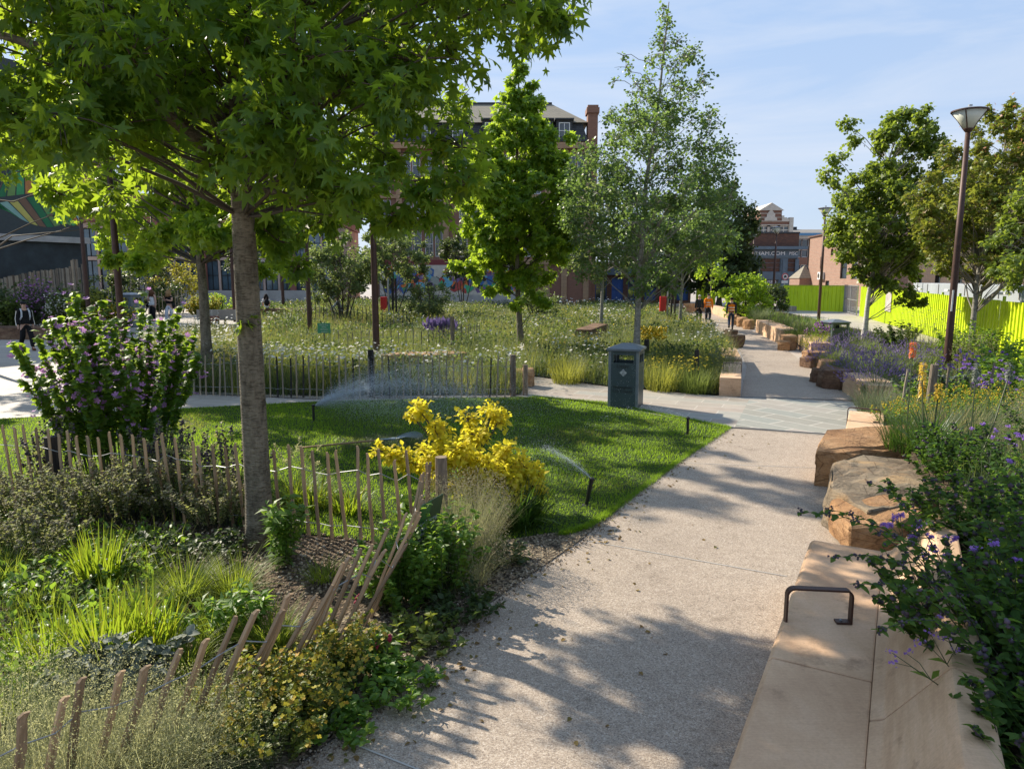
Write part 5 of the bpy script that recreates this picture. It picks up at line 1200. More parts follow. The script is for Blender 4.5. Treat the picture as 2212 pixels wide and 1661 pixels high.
bl += [(PY(u, v, y), r) for u, v, y, r in ((1035, 590, 22.4, .35), (1015, 570, 22.3, .3), (985, 575, 22.2, .22), (1060, 630, 22.4, .3), (1150, 640, 22.2, .35), (1120, 655, 22, .3), (1175, 655, 22, .2), (1010, 320, 22.6, .4), (1225, 300, 22.6, .35), (985, 340, 22.8, .35), (1215, 345, 23, .4), (1110, 175, 23, .3), (1095, 205, 23, .35), (1130, 210, 23, .35), (1085, 250, 22.8, .4), (1140, 255, 22.8, .4), (1105, 225, 22.9, .4), (1150, 185, 23, .2), (1065, 290, 22.8, .4))]
make_tree('sweetgum_tree', 'upright pyramid-shaped sweetgum standing alone in the meadow in full sun', 'tree', [(*b4, 0), (b4[0]-.12, 23, 2), (b4[0]-.2, 23, 5), (b4[0]-.1, 23, 8.9)], .125, .02, bl, SS, .21, [M['gumlight'], M['twig']], 105, .65, limb_r=.03, up=.55, limb_frac=.6)
# 5 aspen
b5 = (PY(1375, 740, 20).x, 20.)
top5 = PY(1445, 5, 20)
prof5 = [(0, .9), (.10, 1.8), (.25, 2.3), (.42, 2.2), (.58, 1.75), (.72, 1.25), (.85, .85), (.95, .4), (1, .1)]
bl = []
for p, r in crown_blobs((b5[0], 20.), 2.2, top5.z-.2, prof5, 200, .30, .55, top=top5, hollow=.2):
    t = (p.z-2.2)/(top5.z-2.4); bl.append((p, r, 1.15 if t < .5 else (.75 if t < .68 else .34)))
bl += [(PY(u, v, 20), .16, .15) for u, v in ((1432, 20), (1345, 120), (1490, 110), (1330, 175), (1515, 180), (1365, 200), (1540, 240), (1320, 240), (1440, 60), (1455, 95), (1430, 130))]
make_tree('aspen_tree', 'tall airy aspen with small round leaves and a sparse pointed top, behind the litter bin', 'tree', [(*b5, 0), (b5[0]+.02, 20, 2.2), PY(1395, 400, 20), PY(1425, 200, 20), top5], .105, .012, bl, AS, .078, [M['aspen'], M['twigpale']], 145, .2, limb_r=.016, up=.8, bark_m=M['barkpale'], tw_n=8, limb_frac=.55)
# companions under / behind it
def small_tree(name, label, u, vb, Y, z0, z1, prof, n, rr, tmpl, ls, mats, lpb, bk='bark', r0=.07, droop=.3, top=None, group=None, stems=1, **k):
    x = PY(u, 650, Y).x; base = (x, Y, gz(x, Y))
    bl = crown_blobs((x, Y), z0, z1, prof, n, rr[0], rr[1], top=top)
    return make_tree(name, label, 'tree', [base, (x+.05, Y, z0+.2), (x, Y, (z0+z1)*.55), (x, Y, z1*.93)], r0, .015, bl, tmpl, ls, mats, lpb, droop, bark_m=M[bk], group=group, **k)
EG = [(0, .3), (.15, .85), (.4, 1.), (.7, .8), (.9, .45), (1, .1)]
sc_ = lambda r: [(t, v*r) for t, v in EG]
small_tree('poplar_tree', 'young poplar with a pale trunk just left of the aspen', 1299, 650, 33, 2.6, 8.0, sc_(2.1), 60, (.4, .75), DW, .15, [M['sagegreen'], M['twigpale']], 95, 'barkpale', .09)
small_tree('poplar_tree', 'young poplar with a thin trunk behind the aspen, toward the worker in the jacket', 1470, 650, 36, 2.2, 7.6, sc_(2.5), 60, (.45, .8), DW, .16, [M['aspen'], M['twigpale']], 100, 'barkpale', .09)
small_tree('street_tree', 'big dark round-headed tree standing in front of the shops', 1553, 650, 64, 1.6, 11.6, [(0, 2.4), (.2, 2.9), (.5, 2.8), (.75, 2.2), (.92, 1.0), (1, .2)], 150, (.55, .95), DW, .26, [M['darkleaf'], M['twig']], 150, 'barkdark', .25)
small_tree('street_tree', 'second dark tree to the left of the round-headed one, behind the aspen', 1440, 650, 66, 2.0, 10.4, [(0, 3.), (.3, 4.0), (.6, 3.4), (.85, 1.8), (1, .2)], 90, (.7, 1.2), DW, .30, [M['darkleaf'], M['twig']], 110, 'barkdark', .2)
small_tree('young_tree', 'slim young tree with light green leaves in front of the dark round-headed tree', 1533, 650, 45, 1.6, 5.2, sc_(.9), 20, (.3, .5), DW, .15, [M['gumlight'], M['twigpale']], 60, 'barkpale', .04)
# 7 birch, 8 maple, 9 at the right edge
b7 = (PY(1866, 735, 28).x, 28.)
prof7 = [(0, .5), (.12, 1.5), (.28, 2.2), (.45, 2.0), (.62, 1.7), (.8, 1.3), (.93, .7), (1, .15)]
bl = crown_blobs((b7[0]+.7, 28.), 2.3, 9.2, prof7, 205, .30, .55, top=(b7[0]+.9, 28, 9.2), hollow=.15)
bl += [(PY(u, v, y), r) for u, v, y, r in ((1790, 375, 27, .5), (1810, 345, 27, .45), (1835, 270, 27.5, .4), (1955, 245, 28, .35), (1845, 300, 27.6, .4), (1960, 650, 27.3, .35), (1975, 630, 27.2, .35), (1935, 620, 27, .4), (1800, 395, 26.6, .3), (1990, 655, 27, .2))]
make_tree('birch_tree', 'white-stemmed birch in front of the lime hoarding', 'tree', [(*b7, 0), PY(1876, 640, 28), PY(1890, 560, 28), PY(1905, 400, 28), (b7[0]+.9, 28, 9.0)], .115, .015, bl, DW, .13, [M['birch'], M['twigpale']], 175, .6, limb_r=.03, up=.9, bark_m=M['barkwhite'])
b8 = (PY(2100, 720, 21).x, 21.)
prof8 = [(0, .6), (.12, 1.7), (.3, 2.2), (.5, 2.1), (.7, 1.6), (.88, .8), (1, .15)]
bl = crown_blobs((b8[0]+.3, 21.), 2.6, 7.5, prof8, 205, .3, .5, top=(b8[0]+.45, 21, 7.6), hollow=.15)
t8 = make_tree('maple_tree', 'red maple with rusty pink shoot tips beside the tall lamp post', 'tree', [(*b8, 0), PY(2108, 640, 21), PY(2117, 560, 21), (b8[0]+.4, 21, 5), (b8[0]+.45, 21, 7.2)], .095, .015, bl, SS, .14, [M['maple'], M['twigpale']], 140, .2, limb_r=.03, up=.9, bark_m=M['barkpale'])
tv = Veg(); nb = [Vector(p[0])-Vector((*b8, 0)) for p in bl]; far_ = sorted(nb, key=lambda p: -(p.x**2+p.y**2)*.5-p.z*1.2)[:55]
P = np.concatenate([np.array(q)+np.array([0, 0, .08])+rng.normal(size=(7, 3))*[.16, .16, .12] for q in far_]); n = len(P)
tv.leaves(SS, P, rng.normal(size=(n, 3))+[0, 0, .6], rng.normal(size=(n, 3))*.5+[0, 0, 1], .11*rng.uniform(.7, 1.2, n)); tv.build('leaves', M['mapletip'], t8)
bx = PY(2235, 640, 17).x
make_tree('maple_tree', 'bright green young maple cut by the right edge of the view', 'tree', [(bx, 17, 0), (bx+.1, 17, 3), (bx+.1, 17, 6)], .07, .015, crown_blobs((bx+.1, 17.), 2.1, 5.6, sc_(1.1), 40, .28, .45), SS, .15, [M['birch'], M['twigpale']], 75, .3)
# multi-stemmed shrubs and small trees over the meadow
def multi(label, u, Y, h, rad, n, tmpl, ls, mats, lpb, ns=7, name='shrub_tree', zlow=.3):
    x = PY(u, 650, Y).x; root_l = []
    bl = crown_blobs((x, Y), h*zlow, h, [(0, rad*.75), (.3, rad), (.65, rad*.85), (.9, rad*.45), (1, .1)], n, .3, .6)
    for i in range(ns):
        a = 2*math.pi*i/ns+.3; root_l.append(([(x+.1*math.cos(a), Y+.1*math.sin(a), -.1), (x+rad*.4*math.cos(a), Y+rad*.4*math.sin(a), h*.35), (x+rad*.62*math.cos(a), Y+rad*.62*math.sin(a), h*.72)], .045, .012))
    return make_tree(name, label, 'shrub', [(x, Y, 0), (x+.1, Y, h*.4), (x, Y, h*.8)], .06, .015, bl, tmpl, ls, mats, lpb, .2, limbs=root_l, limb_r=.012, up=1., bark_m=M['barkdark'])
multi('multi-stemmed round shrub with dark fanning stems in the meadow', 737, 36, 4.9, 1.75, 95, DW, .12, [M['sagegreen'], M['twig']], 100)
multi('grey-green small tree behind the lawn lamp post', 848, 44, 5.9, 2.2, 75, DW, .15, [M['sagegreen'], M['twig']], 95, 3, zlow=.4)
multi('low soft shrub in front of the spray-painted hoarding', 925, 42, 2.9, 1.2, 42, DW, .11, [M['sagegreen'], M['twig']], 90, 5, zlow=.15)
multi('shrub half hidden behind the pyramid-shaped sweetgum, in front of the brick block', 1000, 58, 7.0, 1.9, 46, DW, .2, [M['darkleaf'], M['twig']], 90, 3, zlow=.4)
multi('low rounded shrub right of the pyramid-shaped sweetgum trunk', 1160, 40, 2.2, 1.1, 34, DW, .11, [M['sagegreen'], M['twig']], 80, 5, zlow=.1)
multi('leafy bright shrub on the right of the path beyond the workers', 1608, 44, 2.9, 1.5, 60, DW, .15, [M['gumlight'], M['twig']], 85, 6, zlow=.15)
multi('dark shrub right of the bright one, at the foot of the lamp posts', 1665, 50, 2.2, 1.3, 40, DW, .14, [M['darkleaf'], M['twig']], 85, 5, zlow=.1)
multi('young tree with thin yellow foliage behind the two women', 385, 46, 4.7, 1.5, 44, DW, .14, [M['yelleaf'], M['twigpale']], 55, 3, zlow=.3)
multi('dark open shrub in the planter left of the two women', 300, 44, 4.4, 1.7, 50, DW, .14, [M['darkleaf'], M['twig']], 70, 5, zlow=.15)
multi('greyish shrub in the planter behind the left square bin', 250, 43, 3.3, 1.4, 36, DW, .14, [M['sagegreen'], M['twig']], 70, 5, zlow=.1)
multi('small dark tree standing against the college glass right of the slanting trunk', 545, 54, 5.8, 1.6, 34, DW, .18, [M['darkleaf'], M['twig']], 75, 3, zlow=.5)
multi('small green bush at the end of the grey plinth bench', 478, 47, 1.8, .8, 18, DW, .12, [M['gumlight'], M['twig']], 60, 4, zlow=.15)
# ---- grass, meadow, beds
M['lawn'] = leafmat('lawn_blades', [(.06, .135, .010), (.095, .185, .013), (.135, .23, .018)], (.44, .66, .035), .48, .5, .3)
M['mgreen'] = leafmat('meadow_green', [(.045, .075, .016), (.08, .12, .025), (.13, .165, .045)], (.32, .40, .08), .42, .55, .25)
M['mstraw'] = leafmat('meadow_straw', [(.18, .17, .07), (.26, .235, .11), (.34, .29, .16)], (.5, .45, .2), .4, .6, .2)
M['myel'] = leafmat('meadow_yellow_green', [(.10, .14, .02), (.17, .20, .03), (.24, .24, .05)], (.5, .5, .08), .45, .55, .25)
M['mdark'] = leafmat('meadow_dark', [(.022, .042, .012), (.04, .068, .02), (.06, .09, .028)], (.14, .22, .04), .35, .5, .3)
M['mgrey'] = leafmat('meadow_grey_green', [(.07, .095, .05), (.10, .13, .075), (.16, .18, .11)], (.28, .33, .14), .35, .6, .2)
M['petalw'] = leafmat('white_petals', [(.55, .53, .45), (.72, .70, .64), (.8, .78, .74)], (.7, .7, .6), .3, .6, .2)
M['petaly'] = leafmat('yellow_petals', [(.45, .34, .02), (.62, .48, .03), (.7, .52, .05)], (.7, .6, .05), .3, .6, .2)
M['petalp'] = leafmat('purple_petals', [(.12, .055, .22), (.18, .09, .30), (.26, .15, .40)], (.35, .2, .55), .3, .6, .2)
M['petalm'] = leafmat('mauve_petals', [(.36, .15, .40), (.46, .22, .50), (.58, .32, .60)], (.65, .35, .7), .35, .6, .2)
M['lav'] = leafmat('lavender_spikes', [(.10, .075, .16), (.15, .11, .23), (.21, .17, .29)], (.25, .18, .45), .25, .7, .15)
def rpoly(poly, n, ymin=0., pw=1.):
    xs = [p[0] for p in poly]; ys = [p[1] for p in poly]; out = []; c = 0
    y0 = max(min(ys), ymin)
    while c < n:
        u = rng.random(n); Y1 = max(ys)
        y = y0*(Y1/y0)**u if pw else rng.uniform(y0, Y1, n)        # thinner with distance
        x = rng.uniform(min(xs), max(xs), n)
        k = in_poly(x, y, poly); out.append(np.stack([x[k], y[k]], -1)); c += k.sum()
    return np.concatenate(out)[:n]
def fbm(x, y, s, o=0.): return np.array([mnoise.fractal(Vector((a*s+o, b*s-o, o)), 1., 2., 3) for a, b in zip(x, y)])
# lawn
n = 330000; xs = rng.uniform(-14, 4, n); ys = 6.4*(15.6/6.4)**rng.random(n); k = in_poly(xs, ys, LAWN); xs, ys = xs[k], ys[k]; n = len(xs)
v = Veg(); dist = ys; az = rng.normal(size=n)*.9-.6; gx_, gy_ = np.meshgrid(np.linspace(-14, 4, 91), np.linspace(6, 16, 51)); ff = fbm(gx_.ravel(), gy_.ravel(), .55, 6.).reshape(51, 91)
pt = ff[np.clip(((ys-6)*5).astype(int), 0, 50), np.clip(((xs+14)*5).astype(int), 0, 90)]+rng.normal(size=n)*.22; L_ = rng.uniform(.022, .05, n)*(1+.25*np.sin(xs*3+ys*2))
for m, k in ((0, pt < .28), (1, (pt >= .28) & (pt < .62)), (2, pt >= .62)): v.tris(np.stack([xs, ys, np.full(n, .008)], -1)[k], az[k], L_[k], (.0042+.00050*dist)[k], rng.uniform(.05, .9, k.sum()), m)
M['lawndry'] = leafmat('lawn_dry_blades', [(.10, .14, .015), (.15, .18, .03), (.20, .20, .06)], (.45, .5, .08), .4, .55, .2); M['lawndeep'] = leafmat('lawn_deep_blades', [(.035, .09, .008), (.05, .12, .01), (.07, .15, .012)], (.3, .5, .03), .42, .5, .25)
tag(v.build('lawn_grass', [M['lawn'], M['lawndeep'], M['lawndry']]), 'short mown grass of the lawn inside the fence', 'grass', kind='stuff')
# ragged lawn edge tufts and clippings
v = Veg(); c_ = np.array(G(820, 965)); m = 5000; a = rng.normal(size=(m, 2))*[.55, .35]
v.tris(np.stack([c_[0]+.35+a[:, 0], c_[1]+.1+a[:, 1], .02+.10*np.exp(-(a**2).sum(1)*4)*rng.random(m)], -1), rng.uniform(0, 6.28, m), rng.uniform(.05, .11, m), .008, rng.uniform(.7, 1.5, m))
tag(v.build('grass_clippings', M['mdark']), 'dark heap of raked grass clippings beside the rake', 'clippings', kind='stuff')
# meadow
def mblades(nm, poly, n, h, w, mats, ymin, K=2, lean=(.02, .35), bend=(.1, .7), patch=.35, hv=(.55, 1.1), label='', pw=1):
    P = rpoly(poly, n, ymin, pw); x, y = P[:, 0], P[:, 1]; f = fbm(x, y, patch, 3.); f2 = fbm(x, y, patch*2.3, 9.)
    z = np.array([gz(a, b) for a, b in P]); L = h*rng.uniform(*hv, n)*(1+.42*f); 
    mi = np.clip(np.floor((f2*.9+.5+rng.normal(size=n)*.16)*len(mats)), 0, len(mats)-1).astype(int)
    v = Veg()
    for m in range(len(mats)):
        k = mi == m
        if k.any(): v.blades(np.stack([x[k], y[k], z[k]], -1), rng.normal(size=k.sum())*1.6+.2, L[k], (w*(.6+y[k]/28.)), rng.uniform(*lean, k.sum()), rng.uniform(*bend, k.sum()), K, m)
    o = v.build(nm, [M[q] for q in mats]); tag(o, label, 'grass', kind='stuff'); return x, y, z, L
MF = [(-8.6, 16.1), (-4.1, 15.45), (.2, 15.7), (.35, 17.6), (.6, 18.9), (2.3, 17.1), (4.5, 15.8), (5.2, 16.6), (6.9, 22), (8.4, 28), (-9.6, 28), (-9.4, 20)]
mx_, my_, mz_, mL_ = mblades('meadow_grass', MEAD, 105000, .66, .0085, ['mdark', 'mgreen', 'myel', 'myel', 'mgrey', 'mstraw'], 15.3, label='long mixed meadow grasses filling the middle of the square')
mblades('meadow_grass', MF, 42000, .72, .0075, ['mdark', 'mgreen', 'mgrey', 'myel'], 15.3, label='taller lush grass along the near rim of the meadow', hv=(.5, 1.2), patch=.6)
tag(bpy.data.objects['meadow_grass'], kind='stuff')
def heads(nm, poly, n, z0, z1, size, mat, ymin, label, patch, thr, tm=None, stemm='mgreen', flat=True, o=0.):
    P = rpoly(poly, int(n*4), ymin); f = fbm(P[:, 0], P[:, 1], patch, o); P = P[(f > thr) & ((P[:, 0] > 0) | (P[:, 1] < 18.7) | (rng.random(len(P)) < .3))][:n]; n = len(P); z = rng.uniform(z0, z1, n)
    Q = np.stack([P[:, 0], P[:, 1], z+np.array([gz(a, b) for a, b in P])], -1); v = Veg()
    d = rng.normal(size=(n, 3)); d[:, 2] *= .25
    v.leaves(tm or petals(7, .5, .06), Q, d, np.array([-.1, -.2, 1.])+rng.normal(size=(n, 3))*.3, size*rng.uniform(.6, 1.3, n)*(.7+Q[:, 1]/45.), 0)
    s_ = np.clip(Q.copy()-[0, 0, .35], -1, 9); v.blades(Q-[0, 0, .33], rng.uniform(0, 6.3, n), np.full(n, .32), np.full(n, .004), 0, .02, 1, 1)
    o = v.build(nm, [M[mat], M[stemm]]); return tag(o, label, 'wild flowers', kind='stuff')
OVs_ = oval_leaf(.3, .08, .2)
heads('white_wildflowers', MEAD, 1900, .5, .98, .065, 'petalw', 15.5, 'white umbels and daisies scattered through the meadow', .3, .27, o=1.)
heads('white_wildflowers', [(-9.2, 15.8), (-4, 15.6), (.2, 15.8), (.3, 17.8), (-9, 18.6)], 800, .70, 1.0, .06, 'petalw', 15.4, 'white ox-eye daisies just over the back lawn fence', .5, -.2, o=5.)
heads('yellow_wildflowers', MEAD, 1500, .35, .7, .055, 'petaly', 15.5, 'small yellow flowers dotted through the meadow', .25, .1, o=7.)
heads('yellow_wildflowers', [(3.2, 16.6), (4.9, 16.2), (5.2, 17.6), (3.6, 18)], 170, .45, .8, .05, 'petaly', 15.5, 'yellow yarrow by the left corner block', .5, -.3, o=2.)
# litter of the season on the path: dropped leaves and crumbs of gravel along its edges
m = 260; t = rng.random(m); PL = np.array([(-1.16, 3.46), (-.57, 4.46), (-.21, 5.36), (.7, 6.82), (1.18, 7.78), (2.35, 9.83), (3.6, 11.9)]); k = (t*5.999).astype(int); fr = (t*5.999-k)[:, None]
P = PL[k]*(1-fr)+PL[k+1]*fr+np.stack([np.abs(rng.normal(size=m))*.16+.02, -np.abs(rng.normal(size=m))*.1], -1); spread_ = rng.random(m) < .16; P[spread_] += rng.uniform(0, 1.2, (spread_.sum(), 2))*[1, -.3]
v = Veg(); v.leaves(oval_leaf(.35, .1, .2), np.column_stack([P, np.full(m, .012)]), rng.normal(size=(m, 3))*[1, 1, .1], np.array([0, 0, 1.])+rng.normal(size=(m, 3))*.25, rng.uniform(.015, .05, m))
tag(v.build('fallen_leaves', leafmat('fallen_leaf', [(.12, .07, .03), (.2, .14, .05), (.08, .10, .03)], None, .2, .7, .2)), 'scattered fallen leaves along the path edge', 'leaves', kind='stuff')
m = 2600; t = rng.random(m); k = (t*5.999).astype(int); fr = (t*5.999-k)[:, None]; P = PL[k]*(1-fr)+PL[k+1]*fr+np.stack([rng.normal(size=m)*.05+.02, rng.normal(size=m)*.03], -1); v = Veg()
v.leaves(blob3(), np.column_stack([P, np.full(m, .012)]), rng.normal(size=(m, 3)), rng.normal(size=(m, 3)), rng.uniform(.006, .02, m)); tag(v.build('gravel_mulch', M['stones']), 'gravel crumbs spilled over the path edge', 'gravel', kind='stuff')
m = 16000; P = PL[[5]]*0; t = rng.random(m); E_ = np.array([(.5, 6.95), (.78, 7.15), (1.18, 7.78), (2.35, 9.83), (3.81, 12.2), (2.9, 13.4), (2.0, 14.67), (.45, 15.49)]); k = (t*6.999).astype(int); fr = (t*6.999-k)[:, None]; P = E_[k]*(1-fr)+E_[k+1]*fr+rng.normal(size=(m, 2))*.022
v = Veg(); v.tris(np.column_stack([P, np.full(m, .008)]), rng.uniform(0, 6.28, m), rng.uniform(.03, .075, m), .006, rng.uniform(.2, 1.2, m)); tag(v.build('lawn_grass', M['lawn']), 'ragged longer grass along the lawn edge', 'grass', kind='stuff')
for nm_, mt_, nn, pz, o_, lb in (('meadow_herbs', 'mdark', 9000, .15, 21., 'darker leafy herbs in drifts through the meadow'), ('meadow_herbs', 'mgreen', 6000, .2, 31., 'fresh green leafy herbs in drifts through the meadow'), ('meadow_herbs', 'mgrey', 6000, .2, 41., 'grey-leaved herbs in drifts through the meadow')):
    P = rpoly(MEAD, nn*3, 15.4); f = fbm(P[:, 0], P[:, 1], .35, o_); P = P[f > pz][:nn]; P = np.repeat(P, 3, 0)+rng.normal(size=(3*len(P), 2))*.12; k = in_poly(P[:, 0], P[:, 1], MEAD); P = P[k]; m = len(P); v = Veg()
    v.leaves(OVs_, np.column_stack([P, rng.uniform(.08, .72, m)+np.array([gz(a, b) for a, b in P])]), rng.normal(size=(m, 3))+[0, 0, .5], rng.normal(size=(m, 3))*.5+[0, 0, 1], rng.uniform(.05, .10, m)*(.75+P[:, 1]/50), 0)
    tag(v.build(nm_, M[mt_]), lb, 'herbs', kind='stuff')
# distinct clumps in the meadow
def mclump(label, u, v, Y, n, h, sp, mat, fl=None, w=.012, name='grass_clump', cat='grass clump'):
    p = PY(u, v, Y); root = clump(name, label, cat, (p.x, Y, gz(p.x, Y)), n, h, sp, M[mat], w, (.0, .5), (.1, .8), 3, r0=.35)
    if fl:
        tmpl, sz, m, k = fl; q = Veg(); a = rng.uniform(0, 6.28, k); r = .55*h*np.sqrt(rng.random(k))*sp; P = np.stack([r*np.cos(a), r*np.sin(a), h*rng.uniform(.72, 1.12, k)], -1)
        q.leaves(tmpl, P, rng.normal(size=(k, 3))*[.4, .4, 1]+[0, 0, 1.2], rng.normal(size=(k, 3)), sz*rng.uniform(.6, 1.2, k)); q.build('blossom', M[m], root)
    return root
SPK = dia_leaf(.22, 0.); BL = blob3()
mclump('purple salvia clump in the middle of the meadow, left one', 942, 690, 28, 90, .8, 1., 'mdark', (SPK, .3, 'lav', 90), name='salvia_plant', cat='plant')
mclump('purple salvia clump in the middle of the meadow, right one', 968, 690, 28, 90, .75, 1., 'mdark', (SPK, .3, 'lav', 90), name='salvia_plant', cat='plant')
mclump('pale yellow flowering clump right of the aspen trunk', 1410, 715, 22, 120, 1.0, .8, 'mgreen', (BL, .08, 'petaly', 260), name='yellow_plant', cat='plant')
mclump('lighter tuft of long grass to the left of the litter bin', 1225, 830, 17.6, 420, .78, 1.1, 'myel')
mclump('tall bright grass tuft just right of the litter bin', 1430, 840, 16.4, 300, .85, .9, 'myel'); mclump('shaggy grass tuft in front of the left corner block', 1500, 850, 16.1, 380, .7, 1.1, 'mgreen')
mclump('dark sedge clump between the two green trees', 1215, 700, 24, 320, .95, 1., 'mdark'); mclump('cream meadowsweet in front of the meadow slab, left end', 800, 800, 18, 160, .75, .8, 'mgreen', (petals(7, .5, .06), .07, 'petalw', 60), name='daisy_clump', cat='flowers')
# cow parsley froth between square and fence, behind the mallow
FR = [(-9.5, 18), (-8, 16.6), (-7.4, 20), (-9.2, 27), (-13.5, 31), (-14, 27)]
mblades('tall_grass', FR, 9000, .85, .009, ['mgrey', 'myel', 'mstraw'], 16., label='pale feathery grasses between the square and the slanting tree')
heads('white_wildflowers', FR, 900, .6, 1.0, .06, 'petalw', 16, 'frothy cream umbels by the slanting tree', .5, -.4, o=11.)
# ---- foreground bed: plants one by one
M['croc'] = leafmat('crocosmia_blade', [(.05, .12, .01), (.09, .17, .012), (.15, .22, .018), (.30, .16, .03)], (.42, .55, .03), .48, .45, .35)
M['hak'] = leafmat('golden_grass', [(.07, .13, .012), (.12, .18, .018), (.20, .22, .03)], (.42, .52, .05), .45, .5, .3)
M['strap'] = leafmat('daylily_strap', [(.018, .045, .010), (.03, .07, .014), (.045, .09, .018)], (.16, .30, .03), .35, .42, .4)
M['feather'] = leafmat('feather_grass', [(.18, .21, .09), (.27, .285, .15), (.40, .39, .25)], (.56, .56, .26), .5, .65, .2)
M['mint'] = leafmat('mint_leaf', [(.06, .135, .02), (.09, .185, .028), (.13, .22, .036)], (.40, .60, .05), .45, .45, .4)
M['oreg'] = leafmat('dusky_leaf', [(.11, .155, .05), (.16, .20, .07), (.22, .225, .11), (.29, .235, .155)], (.52, .56, .16), .42, .6, .25)
M['mallow'] = leafmat('mallow_leaf', [(.05, .115, .02), (.08, .165, .026), (.115, .20, .03)], (.46, .64, .045), .5, .5, .35)
M['euph'] = leafmat('spurge_leaf', [(.06, .10, .02), (.10, .14, .025), (.15, .17, .03)], (.35, .42, .05), .35, .5, .3)
M['euphfl'] = leafmat('spurge_bract', [(.30, .28, .02), (.42, .35, .03), (.46, .27, .05), (.36, .36, .05)], (.55, .48, .05), .35, .6, .2)
M['sage'] = leafmat('silver_leaf', [(.11, .13, .10), (.16, .185, .145), (.22, .24, .2)], (.25, .3, .18), .25, .6, .25)
M['gold'] = leafmat('golden_leaf', [(.36, .38, .03), (.56, .48, .025), (.66, .57, .04), (.68, .60, .08), (.48, .34, .05)], (.92, .84, .06), .52, .6, .15)
M['darkmint'] = leafmat('bergamot_leaf', [(.030, .072, .020), (.048, .105, .026), (.075, .14, .036)], (.24, .40, .04), .42, .7, .1)
M['whorl'] = leafmat('dark_flower_whorl', [(.055, .05, .055), (.085, .07, .09), (.14, .11, .15)], (.14, .11, .14), .2, .7, .2)
M['verb'] = leafmat('verbena_flower', [(.20, .10, .42), (.28, .15, .52), (.40, .22, .58)], (.45, .28, .75), .35, .6, .2)
M['stem'] = plain('green_stem', (.07, .09, .035), .6); M['stemdark'] = plain('dusky_stem', (.035, .045, .025), .6)
M['seed'] = leafmat('seed_heads', [(.19, .165, .11), (.27, .24, .16), (.36, .33, .23)], (.38, .35, .2), .3, .8, .1)
LAN = dia_leaf(.16, .25); OVs = oval_leaf(.3, .08, .2)
def gp(u, v, z=0.): return G(u, v, z)
# tree mallow
ml = bush('mallow_shrub', 'tall mallow shrub covered in mauve flowers behind the left fence', 'shrub', (-5.3, 9.4, 0), 105, 2.5, 1.15, LO, .125, M['mallow'], M['stem'], 62, (petals(5, .5, .2), .078, M['petalm'], 7, (.5, 1.), .08), stemr=.009, r0=.62, droop=.35, up_leaf=.3, t0=.12, hv=(.55, 1.05), stem_curve=.3)
# dusky oregano and dead-nettle along fence A
for i, (u, v, h, rd, lb) in enumerate(((40, 1130, .62, .55, 'dusky herb mound at the left edge below the fence'), (150, 1140, .7, .6, 'dusky flowering herb mound below the dark fence post'), (265, 1130, .75, .6, 'dusky brown-headed herb mound below the mallow'), (375, 1120, .7, .5, 'dusky herb mound right of the mallow'), (60, 1215, .5, .5, 'low dusky herb mound nearest the left edge'), (470, 1140, .6, .45, 'shaded herb mound left of the big trunk'))):
    bush('herb_mound', lb, 'plant', gp(u, v), 85, h, rd, OVs, .038, M['oreg'], M['stemdark'], 44, (BL, .030, M['seed'], 9, (.72, 1.), .012), r0=.2, droop=0, group='dusky herbs along the lawn fence', stem_curve=.25)
for i, (u, v, lb) in enumerate(((395, 1090, 'upright dark catmint spikes poking over the fence left of the trunk'), (330, 1075, 'dark catmint spikes in front of the mallow'), (120, 1075, 'dark catmint spikes beside the dark fence post'), (510, 1095, 'dark catmint spikes against the big trunk'))):
    bush('catmint_plant', lb, 'plant', gp(u, v), 26, .95, .42, OVs, .05, M['oreg'], M['stemdark'], 36, (BL, .035, M['whorl'], 14, (.6, 1.), .008), r0=.15, droop=.1, hv=(.7, 1.1))
# fountain grass with bottle-brush heads
def brushes(k, h, sp, sz=.085, m='feather', t=None):
    def f(root):
        a = rng.uniform(0, 6.28, k); r = sp*np.sqrt(rng.random(k)); P = np.stack([r*np.cos(a), r*np.sin(a), h*rng.uniform(.7, 1.1, k)], -1); q = Veg()
        d = np.stack([np.cos(a)*.6, np.sin(a)*.6, rng.uniform(-.4, 1, k)], -1)
        for _ in range(22): q.leaves(SPK, P+unit(d)*rng.uniform(0, sz, (k, 1)), d+rng.normal(size=(k, 3))*.8, rng.normal(size=(k, 3)), sz*.42, 0)
        q.blades(np.stack([P[:, 0]*.2, P[:, 1]*.2, np.zeros(k)], -1), a, np.hypot(h*.95, r*.8)*rng.uniform(.85, 1, k), np.full(k, .003), r/h*.55, r/h*.7, 4, 1)
        q.build('seed_heads', [M[m], M['stem']], root)
    return f
clump('fountain_grass', 'fountain grass with pale bottle-brush heads left of the big trunk', 'grass clump', gp(455, 1085), 420, .62, 1.3, M['strap'], .007, (.1, .6), (.5, 1.4), 5, extra=brushes(34, .62, .42))
clump('fountain_grass', 'fountain grass with bottle-brush heads behind the fence right of the trunk', 'grass clump', gp(640, 1090), 380, .55, 1.3, M['croc'], .007, (.1, .6), (.5, 1.4), 5, extra=brushes(18, .6, .4))
P = rpoly([(-8, 7.6), (-3.2, 6.9), (-3.0, 5.6), (-2.3, 4.7), (-2.6, 3.9), (-9, 2.2)], 17000, 2.2); m = len(P); f = fbm(P[:, 0], P[:, 1], .9, 4.); v = Veg()
v.leaves(oval_leaf(.3, .08, .2), np.stack([P[:, 0], P[:, 1], .02+.17*rng.random(m)*(1+f)], -1), rng.normal(size=(m, 3))+[0, 0, .5], rng.normal(size=(m, 3))*.4+[0, 0, 1], rng.uniform(.03, .08, m), 0)
